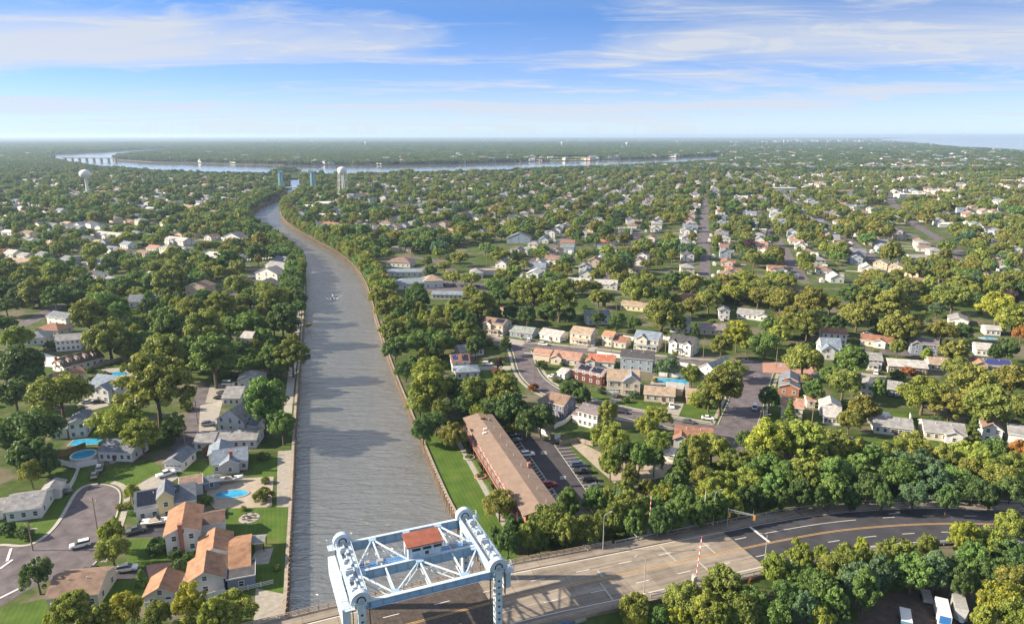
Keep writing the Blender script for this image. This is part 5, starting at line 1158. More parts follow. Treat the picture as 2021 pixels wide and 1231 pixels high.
# ---------------------------------------------------------------- boats
def boat(px, py, dx, dy, ln, label, z=0.5, cover=None, trailer_=True):
    p = G(px, py, z); d = G(px+dx*5, py+dy*5, z) - G(px-dx*5, py-dy*5, z); t = thing('boat', label, 'boat', p, math.atan2(d.y, d.x), 'boats')
    mb = MB(); st = [(-0.5,0.17,0.10),(-0.2,0.19,0.10),(0.15,0.17,0.11),(0.38,0.09,0.14),(0.5,0.005,0.17)]; vs = []
    for x, w_, h_ in st: vs += [(x*ln,-w_*ln,h_*ln*1.1),(x*ln,-w_*0.55*ln,0.0),(x*ln,w_*0.55*ln,0.0),(x*ln,w_*ln,h_*ln*1.1)]
    fs = []
    for k in range(4):
        o = k*4; fs += [(o+i, o+4+i, o+5+i, o+1+i) for i in range(3)] + [(o+3, o+7, o+4, o)]
    fs += [(0,1,2,3)]
    mb.add(vs, fs); mb.build('hull', M['white'], t)
    mb = MB(); mb.box(-0.25*ln, 0.12*ln, -0.12*ln, 0.12*ln, 0.12*ln+0.02, 0.12*ln+0.10); mb.build('deck', cover or M['woodgrey'], t)
    mb = MB(); mb.add([(0.12*ln,-0.11*ln,0.13*ln),(0.12*ln,0.11*ln,0.13*ln),(0.02*ln,0.10*ln,0.26*ln),(0.02*ln,-0.10*ln,0.26*ln),(-0.06*ln,-0.10*ln,0.27*ln),(-0.06*ln,0.10*ln,0.27*ln)], [(0,1,2,3),(3,2,5,4)]); mb.build('windscreen', M['glass'], t)
    mb = MB(); mb.box(-0.56*ln,-0.5*ln,-0.05*ln,0.05*ln,-0.02*ln,0.16*ln); mb.build('outboard_motor', M['dark'], t)
    return t, p, math.atan2(d.y, d.x)
bt, bp_, ba = boat(656,592,-0.02,1,6.8,'small white motor boat running down the canal', -2.3)
foam = mat('foam',(0.75,0.77,0.77),0.7,0.3,1.2)
mb = MB()
for sgn in (-1,1):
    for k in range(11):
        a0 = 3.0 - k*1.9; y0 = sgn*(0.5+k*0.62); w_ = 0.7*(1-k/13); mb.add([(a0,y0,0),(a0-1.6,y0+sgn*0.55,0),(a0-1.9,y0+sgn*(0.55+w_)-0.2*sgn,0),(a0-0.3,y0+sgn*w_,0)], [(0,1,2,3) if sgn < 0 else (3,2,1,0)])
for k in range(7): mb.add([(-3-k*2.2,-0.5,0),(-4.7-k*2.2,-0.45,0),(-4.7-k*2.2,0.45,0),(-3-k*2.2,0.5,0)], [(3,2,1,0)])
wk = mb.build('wake', foam); wk.location = (bp_.x, bp_.y, -2.18); wk.rotation_euler = (0,0,ba); struct(wk)
for e in [(529,419,0.2,-1,7,'tiny boat far up the canal bend',-2.3),(345,584,1,-0.1,8,'white boat stored left of the tall tan house'),(420,583,1,0.05,8,'white boat stored right of the tall tan house'),(310,1031,1,-0.1,7.5,'covered white boat on a trailer beside the grey-blue solar house'),(456,947,1,-0.12,7,'white boat on the patio above the oval pool'),(568,562,0.4,-1,7,'white boat at the canal-side yard, upper one'),(577,578,0.3,-1,7,'white boat at the canal-side yard, lower one')]:
    boat(*e) if len(e) == 7 else boat(*e, 0.6)
for k in range(12):
    boat(385+k*15+random.uniform(-3,3), 516-k*0.6+random.uniform(-2,2), 0.3, -1, 8, 'white boat on stands in the yard row, %s from the canal' % ('twelfth','eleventh','tenth','ninth','eighth','seventh','sixth','fifth','fourth','third','second','first')[k], 0.7)
# ---------------------------------------------------------------- pools, patio pieces, sheds
def pool(px, py, rx, ry, ang, label, above=False, rect=False):
    p = G(px, py, 0); t = thing('swimming_pool', label, 'pool', p, R(ang), 'garden swimming pools', label.split(' on ')[0], p); n = 28
    def ring(k, z): 
        if rect: return [(x*rx*k if k == 1 else x*(rx+k-1), y*ry*k if k == 1 else y*(ry+k-1), z) for x, y in ((-1,-1),(1,-1),(1,1),(-1,1))]
        return [((rx+k-1)*math.cos(6.2832*i/n), (ry+k-1)*math.sin(6.2832*i/n), z) for i in range(n)]
    m_ = 4 if rect else n; zt = 1.25 if above else 0.17; zw = zt-0.06
    mb = MB(); mb.add(ring(1,zw), [tuple(range(m_))]); mb.build('pool_water', M['pool'], t)
    mb = MB(); a, b, c, d = ring(1,zw-0.02), ring(1,zt), ring(1.45,zt), ring(1.45,0.0)
    mb.add(a+b+c+d, [(r_*m_+i, r_*m_+(i+1)%m_, (r_+1)*m_+(i+1)%m_, (r_+1)*m_+i) for r_ in range(3) for i in range(m_)]); mb.build('coping', M['white'] if above else M['concrete'], t)
pool(166,903,3.4,3.4,0,'round above-ground pool inside the white corner fence', True)
pool(457,975,4.6,2.3,8,'oval blue pool on the tan patio beside the canal')
pool(231,738,4.4,2.6,0,'kidney-like blue pool right of the orange-brown roof')
pool(170,872,4.5,2.4,10,'turquoise pool left of the yellow oak', False, True)
pool(1325,752,6.6,2.8,-9,'long blue pool behind the white fence of the beige ranch', False, True)
pool(1950,668,4.0,2.4,-15,'turquoise pool in front of the white pool house')
p = G(492,1022); t = thing('round_patio', 'round pale stone patio with furniture on the back lawn', 'patio', p, 0, short='round stone patio', at=p)
mb = MB(); mb.lathe([(2.7,0.0),(2.7,0.09),(0,0.09)], 28); mb.build('paving', M['concrete'], t)
for k in range(5):
    a = 1.25*k; mb = MB(); x, y = 1.5*math.cos(a), 1.5*math.sin(a); mb.box(x-.3,x+.3,y-.3,y+.3,0.1,0.5); mb.box(x-.3,x+.3,y+.2,y+.3,0.5,1.0); mb.build('chair', M['woodgrey'], t)
mb = MB(); mb.lathe([(0.5,0.1),(0.5,0.45),(0.35,0.45),(0,0.3)], 12); mb.build('fire_pit', M['dark'], t)
p = G(508,1088); t = thing('gazebo', 'small gazebo with two-tone flat-pitched roof on the back lawn', 'gazebo', p, R(8), short='small gazebo', at=p)
for x in (-1.6,1.6):
    for y in (0,3.2): mb = MB(); mb.box(x-.08,x+.08,y-.08,y+.08,0,2.5); mb.build('post', M['dark'], t)
mb = MB(); gable_roof(mb,-1.7,1.7,-0.1,3.3,2.5,'x',0.35,0.25,0.12); mb.build('roof', [R_('grey'), M['white']], t)
mb = MB(); mb.box(-0.8,0.8,1.0,2.2,0,0.75); mb.build('table', M['woodgrey'], t)
# fences: panels and posts
def fence(px, label, h=1.8, m=None, step=2.4, kind='fence'):
    m = m or M['vinyl']; pts = dense([G(*p) for p in px], step); t = thing('garden_fence', label, 'fence', pts[0], 0, 'garden fences', None); o = pts[0]
    for a, b in zip(pts, pts[1:]):
        mb = MB(); A_, B_ = a-o, b-o
        if kind == 'fence': mb.bar(A_ + Vector((0,0,h/2+0.05)), B_ + Vector((0,0,h/2+0.05)), 0.06, h)
        else:
            for z in (0.35,0.75,1.15): mb.bar(A_ + Vector((0,0,z)), B_ + Vector((0,0,z)), 0.05, 0.14)
        mb.build('panel', m, t); mb = MB(); mb.box(A_.x-.08,A_.x+.08,A_.y-.08,A_.y+.08,0,h+0.2); mb.build('post', m, t)
fence([(112,915),(150,924),(157,923),(193,916)], 'white vinyl fence round the above-ground pool')
fence([(157,926),(150,945),(139,965),(104,969),(98,985)], 'white vinyl fence stepping down beside the white ranch')
fence([(288,1203),(325,1197),(352,1194)], 'white vinyl fence in front of the small orange-roofed garage')
fence([(352,1194),(400,1188),(446,1174)], 'white vinyl fence below the house with the dark sunroom')
fence([(446,1174),(490,1164),(540,1152)], 'white post and rail fence across the back lawn to the canal', 1.2, kind='rail')
fence([(1094,846),(1116,836),(1136,818)], 'white vinyl fence beside the dark purple house'); fence([(1062,853),(1083,862),(1086,870)], 'white vinyl screen at the car park corner, left'); fence([(1095,870),(1106,862)], 'white vinyl screen at the car park corner, right')
fence([(1278,766),(1320,768),(1352,772)], 'white vinyl fence between pool and beige ranch'); fence([(1300,742),(1362,748)], 'white vinyl fence behind the long blue pool'); fence([(1340,722),(1372,727)], 'white vinyl fence along the upper street corner')
fence([(1178,700),(1232,708)], 'white vinyl fence left of the large blue-grey house'); fence([(1740,715),(1752,735)], 'white vinyl fence left of the long pale-roofed house'); fence([(1795,824),(1806,858)], 'white vinyl fence right of the pale grey ranch'); fence([(1660,702),(1700,706),(1735,716)], 'white vinyl fence behind the steep-gabled white house'); fence([(1580,848),(1612,842)], 'white vinyl fence right of the cream salmon-roofed house')
fence([(1230,668),(1250,672)], 'white vinyl fence behind the cream cross-gabled house'); fence([(1300,668),(1322,672),(1345,676)], 'white vinyl fence behind the two-gabled white house')
fence([(1105,880),(1140,872),(1170,880)], 'dark timber fence behind the outer parking bays', 1.6, M['woodgrey'])
fence([(185,726),(240,712),(262,716)], 'weathered timber fence beside the dormered brown house', 1.8, M['woodgrey'])
fence([(110,905),(150,890),(170,882)], 'brown timber fence left of the above-ground pool', 1.8, M['wood'])
fence([(505,905),(550,897)], 'low timber rail on the terrace right of the shingled cottage', 1.0, M['wood'], kind='rail')
fence([(640,700),(640,700)], 'x') if False else None
# utility poles
def upole(px, py, h, label, lamp=False):
    p = G(px, py); t = thing('utility_pole', label, 'utility pole', p, random.uniform(-0.4,0.4), 'utility poles along the streets')
    mb = MB(); mb.tube((0,0,0),(0,0,h),0.17,0.11,8); mb.build('pole', M['pole'], t)
    mb = MB(); mb.box(-1.2,1.2,-0.06,0.06,h-0.9,h-0.75); mb.build('crossarm', M['pole'], t)
    for x in (-1.05,0,1.05): mb = MB(); mb.tube((x,0,h-0.75),(x,0,h-0.5),0.05,n=6); mb.build('insulator', M['white'], t)
    if lamp: mb = MB(); mb.tube((0,0,h-2),(2.0,0,h-1.6),0.05,n=5); mb.box(1.8,2.5,-.12,.12,h-1.72,h-1.58); mb.build('lamp_arm', M['galv'], t)
for e in [(193,1050,10,'utility pole at the right kerb of the cul-de-sac'),(65,1086,8,'utility pole with lamp at the cul-de-sac mouth',True),(390,835,9,'utility pole with lamp on the lane',True),(368,897,10,'utility pole right of the single garage'),(1055,758,9,'utility pole inside the street bend'),(1165,803,9,'utility pole beside the lower bend street'),(1216,625,9,'utility pole left of the long beige ranch'),(1388,705,9.5,'utility pole right of the two-gabled white house'),(1531,727,10,'utility pole at the brick-paved corner'),(1313,697,9,'utility pole between the two cream and white gabled houses'),(1601,848,10,'utility pole beside the cream salmon-roofed house'),(1504,850,8,'utility pole with lamp at the lower crossroads',True),(1124,690,9,'utility pole on the upper street by the tan roof'),(1206,699,9,'utility pole on the upper street by the cape'),(1850,700,9,'utility pole by the dark slate-blue house'),(870,498,10,'utility pole behind the motel'),(1048,495,10,'utility pole beyond the blue-grey house'),(960,520,10,'utility pole above the clubhouse'),(1276,560,10,'utility pole right of the salmon tower house')]: upole(*e)
# ---------------------------------------------------------------- landmarks on the skyline
def bulb_tower(px, pyb, h, r, label, stem=2.2):
    p = G(px, pyb); t = thing('water_tower', label, 'water tower', p, 0, 'water towers', label, Vector((p.x,p.y,h)))
    mb = MB(); mb.lathe([(stem*2.2,0),(stem*1.1,6),(stem,10),(stem,h-r*0.8),(stem*1.8,h-r*0.6)], 20); mb.build('stem', M['white'], t, True)
    mb = MB(); mb.lathe([(stem*1.6,-r*0.78)] + [(r*math.cos(a), r*0.8*math.sin(a)) for a in np.linspace(-1.1,1.57,14)], 28); o = mb.build('tank', M['white'], t, True); o.location = (0,0,h)
    mb = MB(); mb.tube((0,0,r*0.78),(0,0,r*0.78+2.2),0.25,n=6); o = mb.build('finial', M['galv'], t); o.location = (0,0,h)
bulb_tower(174,385,35.5,9.4,'white bulb water tower on a single stem above the left woods')
for px, pb, lab in ((722,290,'tiny white water tower on the far shore, left of three'),(1109,291,'tiny white water tower on the far shore, middle of three'),(1237,292,'tiny white water tower on the far shore, right of three'),(1547,285,'tiny white water tower near the horizon before the sea')): bulb_tower(px,pb,34,11,lab,3.2)
p = G(678,386); t = thing('water_tower', 'white water tower with a round tank on six legs beside the far lift bridge', 'water tower', p, 0, 'water towers', 'legged water tower', Vector((p.x,p.y,40)))
mb = MB(); mb.lathe([(0,35),(5.5,36),(7.4,38.5),(7.4,44.5),(5.5,47),(0,48.2)], 26); mb.build('tank', M['white'], t, True)
for k in range(6):
    a = 6.2832*k/6; mb = MB(); mb.tube((9.0*math.cos(a),9.0*math.sin(a),0),(6.9*math.cos(a),6.9*math.sin(a),38.5),0.55,n=8); mb.build('leg', M['white'], t)
for z in (13,26):
    mb = MB(); rr = 9.0-2.1*z/38.5
    for k in range(6): a, b = 6.2832*k/6, 6.2832*(k+1)/6; mb.tube((rr*math.cos(a),rr*math.sin(a),z),(rr*math.cos(b),rr*math.sin(b),z),0.25,n=5)
    mb.build('brace_ring', M['white'], t)
mb = MB(); mb.tube((0,0,0),(0,0,36),1.0,n=10); mb.build('riser_pipe', M['white'], t)
a, b = G(556,377), G(619,377); t = thing('far_lift_bridge', 'far lift bridge with two blue lattice towers where the canal meets the river', 'bridge', a, math.atan2((b-a).y,(b-a).x), short='far lift bridge', at=(a+b)/2); ln = (b-a).length
for x in (0, ln):
    mb = MB()
    for dx in (-3.2,3.2):
        for dy in (-3.5,3.5): mb.bar((x+dx,dy,-3),(x+dx*0.8,dy*0.8,33),1.1,1.1)
    for k in range(7):
        z0, z1 = 3+k*4.3, 3+(k+1)*4.3
        for dy in (-3.2,3.2): mb.bar((x-3,dy,z0),(x+3,dy,z1),0.5,0.5); mb.bar((x+3,dy,z0),(x-3,dy,z0),0.5,0.5)
    mb.box(x-4,x+4,-4,4,33,35.5); mb.build('tower', mat('farblue',(0.20,0.40,0.52),0.6), t)
mb = MB(); mb.box(-45,ln+45,-5,5,5.5,7.2); mb.build('deck', M['bridge_white'], t)
for x in (-30,0,ln,ln+30): mb = MB(); mb.box(x-2,x+2,-5,5,-4,5.5); mb.build('pier', M['concrete'], t)
a, b = G(122,316.5), G(236,318); t = thing('far_road_bridge', 'low dark road bridge on piers across the river at the upper left', 'bridge', a, math.atan2((b-a).y,(b-a).x), short='low river bridge', at=(a+b)/2); ln = (b-a).length
mb = MB(); mb.box(0,ln,-6,6,9,11.5); mb.build('deck', M['asphalt'], t)
for k in range(8): mb = MB(); x = ln*(k+0.5)/8; mb.box(x-3,x+3,-5,5,-4,9); mb.build('pier', M['woodgrey'], t)
# long white roofs on the far right shore
for k, (px, py, w_, lab) in enumerate([(1500,299,120,'long white warehouse on the far shore'),(1590,297,160,'long pale depot near the far sea'),(1800,307,320,'very long pale roof line before the beach town'),(1655,385,60,'brown-roofed school hall among the right woods'),(1545,378,55,'long pale hall among the right woods'),(1975,362,70,'flat tan building at the right edge woods'),(1990,380,60,'flat pale building below the tan one at the right edge'),(1750,330,60,'pale warehouse in the beach town'),(1800,391,44,'white flat building beside the far main road'),(640,410,26,'white boat sheds beside the upper canal, upper row'),(618,417,24,'white boat sheds beside the upper canal, lower row'),(870,352,70,'white marina sheds before the river'),(820,357,60,'long white shed left of the marina')]):
    p = G(px, py); house(lab, None, None, None, 16 if w_ < 100 else 40, 6 if w_ < 100 else 11, 'white', ('brown' if 'brown' in lab else 'white'), kind='flat' if k not in (3,9,10) else 'gable', pitch=0.25, nf=0, ns=0, name='hall', cat='building', group='large low buildings', place=(p, 0.05, w_))
# ---------------------------------------------------------------- trees
TINT0 = dict(d=(0.036,0.062,0.020), g=(0.052,0.088,0.024), o=(0.076,0.092,0.022), y=(0.088,0.110,0.022), Y=(0.122,0.132,0.020), G=(0.088,0.091,0.022), r=(0.12,0.06,0.026), p=(0.032,0.020,0.022), b=(0.040,0.070,0.036), R=(0.15,0.078,0.02))
TINT = {k: tuple(min(0.5, c*2.35) for c in v) for k, v in TINT0.items()}
TNAME = dict(d='dark green', g='green', o='olive green', y='yellow-green', Y='bright yellow', G='golden olive', r='rust-brown', p='dark purple', b='blue-green', R='orange')
LEAF = leaf_mat('leaf', (1,1,1)); NEEDLE = leaf_mat('needle', (0.75,0.95,0.95))
PROTO = bpy.data.collections.new('prototypes')
def leaves_mesh(name, centres, rads, nleaf, size, seed, material, squash=0.8, up=0.35, lumps=None):
    r = np.random.default_rng(seed); V = []; L_ = []
    for i, (c, rad) in enumerate(zip(centres, rads)):
        n = max(6, int(nleaf * (rad / np.mean(rads))**2))
        d = r.normal(size=(n,3)); d[:,2] += up; d /= np.linalg.norm(d, axis=1)[:,None]
        p = c + d * rad * (r.uniform(0.72, 1.06, (n,1))) * np.array([1,1,squash])
        nrm = d + r.normal(size=(n,3))*0.55; nrm /= np.linalg.norm(nrm, axis=1)[:,None]
        t = np.cross(nrm, r.normal(size=(n,3))); t /= np.linalg.norm(t, axis=1)[:,None]; b = np.cross(nrm, t)
        s = size * r.uniform(0.6, 1.3, (n,1))
        V.append(np.stack([p - t*s - b*s*0.35, p + t*s*0.15 - b*s*0.75, p + t*s + b*s*0.35, p - t*s*0.15 + b*s*0.75], 1).reshape(-1,3))
        L_.append(np.full(n, r.uniform(0,1)) * 0.75 + r.uniform(0,0.25,n))
    V = np.concatenate(V); L_ = np.concatenate(L_); n = len(V)//4
    me = bpy.data.meshes.new(name); me.vertices.add(len(V)); me.vertices.foreach_set('co', V.astype(np.float32).ravel())
    me.loops.add(len(V)); me.loops.foreach_set('vertex_index', np.arange(len(V), dtype=np.int32))
    me.polygons.add(n); me.polygons.foreach_set('loop_start', np.arange(0, len(V), 4, dtype=np.int32)); me.polygons.foreach_set('loop_total', np.full(n,4,np.int32))
    a = me.attributes.new('lump','FLOAT','FACE'); a.data.foreach_set('value', L_.astype(np.float32))
    me.materials.append(material); me.update(calc_edges=True); me.validate(); return me
def crown_lumps(seed, nl, rz=0.72, dome=0.5):
    # unit crown: radius about 1, centre at z = 0
    r = np.random.default_rng(seed); C = []; Rd = []
    ph = r.uniform(0, 6.28, 4); amp = r.uniform(0.10, 0.22, 4)
    # a few big boughs, each carrying many clumps
    nb = r.integers(5, 9); B = []
    for k in range(nb):
        a = 6.28*k/nb + r.uniform(-.3,.3); q = r.uniform(0.30, 0.58); B.append((q*math.cos(a), q*math.sin(a), r.uniform(-0.18,0.25), r.uniform(0.40,0.60)))
    B.append((r.uniform(-.15,.15), r.uniform(-.15,.15), r.uniform(0.18,0.34), r.uniform(0.5,0.62)))
    for k in range(nl):
        if r.random() < dome:      # clumps on one overall dome keep the crown round
            d = r.normal(size=3); d[2] = abs(d[2])*1.05 - 0.33; d /= np.linalg.norm(d); a = math.atan2(d[1], d[0])
            q = 0.86 + 0.10*math.sin(2*a+ph[0]) + 0.09*math.sin(3*a+ph[1]+2*d[2]) + r.uniform(-.07,.05)
            C.append((d[0]*q, d[1]*q, d[2]*q*rz)); Rd.append(r.uniform(0.15, 0.25)); continue
        b = B[r.integers(0, len(B))]
        d = r.normal(size=3); d[2] = abs(d[2])*1.0 - 0.42; d /= np.linalg.norm(d)
        rad = b[3] * r.uniform(0.72, 1.0)
        C.append((b[0] + d[0]*rad, b[1] + d[1]*rad, (b[2] + d[2]*rad)*rz/0.8)); Rd.append(r.uniform(0.13, 0.235))
    for k in range(nl//6):
        d = r.normal(size=3); d /= np.linalg.norm(d); q = r.uniform(0,0.5); C.append((d[0]*q, d[1]*q, d[2]*q*rz)); Rd.append(0.26)
    C, Rd = np.array(C), np.array(Rd)
    fh = 1.0/np.percentile(np.hypot(C[:,0], C[:,1]) + Rd*0.8, 96); fz = rz/np.percentile(C[:,2] + Rd*0.7, 99)
    C[:,:2] *= fh; C[:,2] *= fz; Rd *= fh
    return C, Rd
def trunk_mesh(seed, R0, hc, kind='oak'):
    # unit tree: crown centre at z = hc, ground at 0
    r = random.Random(seed); mb = MB(); tr = 0.055
    mb.tube((0,0,-0.05),(0.02,0.01,hc*0.45), tr*1.25, tr*0.95, 8); mb.tube((0.02,0.01,hc*0.45),(0.0,0.03,hc*0.95), tr*0.95, tr*0.55, 7)
    for k in range(7):
        a = 6.28*k/7 + r.uniform(-.4,.4); z0 = hc*r.uniform(0.42,0.9); q = r.uniform(0.45,0.75); e = (q*math.cos(a), q*math.sin(a), hc + r.uniform(-.15,.3))
        m_ = (e[0]*0.5, e[1]*0.5, z0 + (e[2]-z0)*0.6)
        mb.tube((0.01,0.02,z0), m_, tr*0.5, tr*0.35, 6); mb.tube(m_, e, tr*0.35, tr*0.12, 5)
    return mb.mesh('trunk', M['bark'])
def shift(me, dz):
    co = np.empty(len(me.vertices)*3, np.float32); me.vertices.foreach_get('co', co); co[2::3] += dz; me.vertices.foreach_set('co', co); me.update()
HC = dict(oak=0.98, tall=1.30, bush=0.55, pine=0, cone=0, far=1.05)
TREES = {}       # kind -> list of (trunk mesh, crown mesh)
def make_protos():
    TREES['oak'] = []
    for s in range(9):
        C, Rd = crown_lumps(100+s, (120,95,140)[s%3], (0.74,0.66,0.84)[s%3], (0.55,0.15,0.35)[s//3]); cm = leaves_mesh('crown', C, Rd*(1.0,0.85,1.1)[s//3], 100, (0.047,0.040,0.053)[s%3], 200+s, LEAF); shift(cm, HC['oak']); TREES['oak'].append((trunk_mesh(s,1,HC['oak']), cm))
    TREES['tall'] = []
    for s in range(4):
        C, Rd = crown_lumps(300+s, 115, 1.0); Rd = Rd*0.95; cm = leaves_mesh('crown', C, Rd, 96, 0.047, 400+s, LEAF); shift(cm, HC['tall']); TREES['tall'].append((trunk_mesh(20+s,1,HC['tall']), cm))
    TREES['bush'] = []
    for s in range(3):
        C, Rd = crown_lumps(500+s, 70, 0.75); cm = leaves_mesh('crown', C, Rd, 80, 0.055, 600+s, LEAF); shift(cm, HC['bush']); TREES['bush'].append((trunk_mesh(40+s,1,HC['bush']), cm))
    TREES['pine'] = []; TREES['cone'] = []
    for s in range(2):
        r = np.random.default_rng(700+s); C = []; Rd = []
        for k in range(110):
            z = r.uniform(0.55, 2.7); q = (2.85-z)/2.3*r.uniform(0.35,1.0)*0.85; a = r.uniform(0,6.28); C.append((q*math.cos(a), q*math.sin(a), z - 0.25*q)); Rd.append(r.uniform(0.10,0.19))
        TREES['pine'].append((trunk_mesh(60+s,1,1.9), leaves_mesh('crown', np.array(C), np.array(Rd), 70, 0.05, 720+s, NEEDLE, 0.5)))
        C = []; Rd = []
        for k in range(90):
            z = r.uniform(0.1, 2.6); q = (2.75-z)/2.75*r.uniform(0.75,1.0); a = r.uniform(0,6.28); C.append((q*math.cos(a), q*math.sin(a), z)); Rd.append(r.uniform(0.14,0.22))
        TREES['cone'].append((trunk_mesh(80+s,1,1.4), leaves_mesh('crown', np.array(C), np.array(Rd), 70, 0.06, 740+s, LEAF, 0.9)))
make_protos()
def join_meshes(name, a, b):
    bm = bmesh.new(); bm.from_mesh(a); n = len(bm.faces); bm.from_mesh(b)
    me = bpy.data.meshes.new(name); bm.faces.ensure_lookup_table()
    for f in bm.faces[n:]: f.material_index = 1
    bm.to_mesh(me); bm.free(); me.materials.append(a.materials[0]); me.materials.append(b.materials[0]); return me
# simpler trees for the middle distance, and whole clumps of wood for the far distance
MIDP = []
def simple_trunk():
    mb = MB(); mb.tube((0,0,-0.05),(0,0,1.0),0.06,0.035,5)
    for k in range(3): a = 2.1*k; mb.tube((0,0,0.5),(0.5*math.cos(a),0.5*math.sin(a),1.1),0.03,0.012,4)
    return mb.mesh('trunk', M['bark'])
def make_mid():
    for s in range(8):
        C, Rd = crown_lumps(900+s, 64, 0.70 if s < 6 else 0.95, 0.75); Rd = Rd*1.08; cm = leaves_mesh('crown', C, Rd, 34, 0.075, 920+s, LEAF); shift(cm, 1.0); MIDP.append(join_meshes('mid_tree', simple_trunk(), cm))
make_mid()
FARP = []
def make_far():
    for s in range(5):
        r = np.random.default_rng(1000+s); C = []; Rd = []
        for k in range(15):
            x, y = r.uniform(-30,30,2); rad = r.uniform(6.0,9.5); z = r.uniform(5.5,8.5)
            for j in range(13):
                d = r.normal(size=3); d[2] = abs(d[2])-0.2; d /= np.linalg.norm(d); C.append((x+d[0]*rad*.78, y+d[1]*rad*.78, z+d[2]*rad*.62)); Rd.append(rad*0.30)
        FARP.append(leaves_mesh('clump', np.array(C), np.array(Rd), 16, 1.15, 1020+s, LEAF))
make_far()

# hand-read crowns: pixel centre, pixel radius, tint, kind
T_LEFT = [(108,588,22,'g'),(149,588,22,'d'),(203,595,30,'g'),(177,626,35,'o'),(234,617,20,'g'),(291,607,18,'d'),(326,595,15,'o'),(377,614,28,'o'),(437,604,28,'o'),(494,582,20,'g'),(538,598,28,'o'),(557,633,32,'d'),(494,639,35,'g'),(452,645,26,'g'),(405,652,38,'o'),(332,642,32,'g'),(275,642,26,'g'),(215,668,44,'o'),(279,677,28,'g'),(323,699,40,'o'),(421,706,46,'g'),(469,696,26,'d'),(576,702,32,'o'),(532,709,25,'g'),(554,725,22,'g'),(32,668,28,'y'),(38,721,40,'d'),(117,778,58,'o'),(28,778,36,'d'),(307,766,68,'o'),(57,851,60,'d'),(234,832,48,'y'),(279,861,34,'y'),(339,845,28,'g'),(522,797,46,'g'),(557,842,28,'g'),
 (101,683,13,'d','bush'),(5,640,25,'d'),(12,605,20,'d'),(63,901,42,'d'),(60,933,20,'o'),(260,971,14,'y'),(222,1053,24,'y'),(222,1086,32,'o'),(16,1044,17,'d','bush'),(49,1052,18,'d','bush'),(310,1078,21,'d','bush'),(73,1132,31,'d'),(351,1119,18,'d','bush'),(519,978,20,'o','bush'),(408,987,12,'g','bush'),(279,1142,13,'g','cone'),(142,1212,40,'y'),(200,1226,26,'y'),(241,1206,36,'Y'),(310,1215,28,'o'),(374,1196,32,'Y'),(462,1202,44,'y'),(420,1222,26,'y'),(105,1229,16,'Y'),(412,889,14,'r','bush'),(10,735,26,'d'),(60,745,24,'d'),(590,606,14,'g'),(10,868,30,'d'),(95,915,22,'d'),(345,640,24,'g'),(300,640,20,'o'),(470,600,20,'o'),(250,690,22,'d'),(370,690,26,'g'),(500,725,16,'g'),(580,528,20,'g'),(572,556,16,'d'),(540,640,24,'d'),(520,668,20,'g'),(10,575,20,'d'),(60,570,20,'o'),(240,565,24,'g'),(300,560,24,'g'),(340,545,24,'o'),(170,560,20,'d'),(395,555,16,'g'),(205,745,16,'g','bush'),(440,880,12,'d','bush'),(520,900,12,'g','bush'),(207,875,12,'y','bush'),(390,940,8,'o','bush'),(440,1010,7,'g','bush'),(480,1003,7,'y','bush'),(250,998,10,'o','bush'),(238,1000,9,'o','bush'),(258,1012,8,'g','bush'),(372,1098,12,'d','bush'),(345,1095,12,'d','bush'),(490,1075,9,'d','bush'),(545,1120,8,'y','bush'),(524,948,9,'o','bush'),(548,770,14,'g'),(500,770,12,'d','bush')]
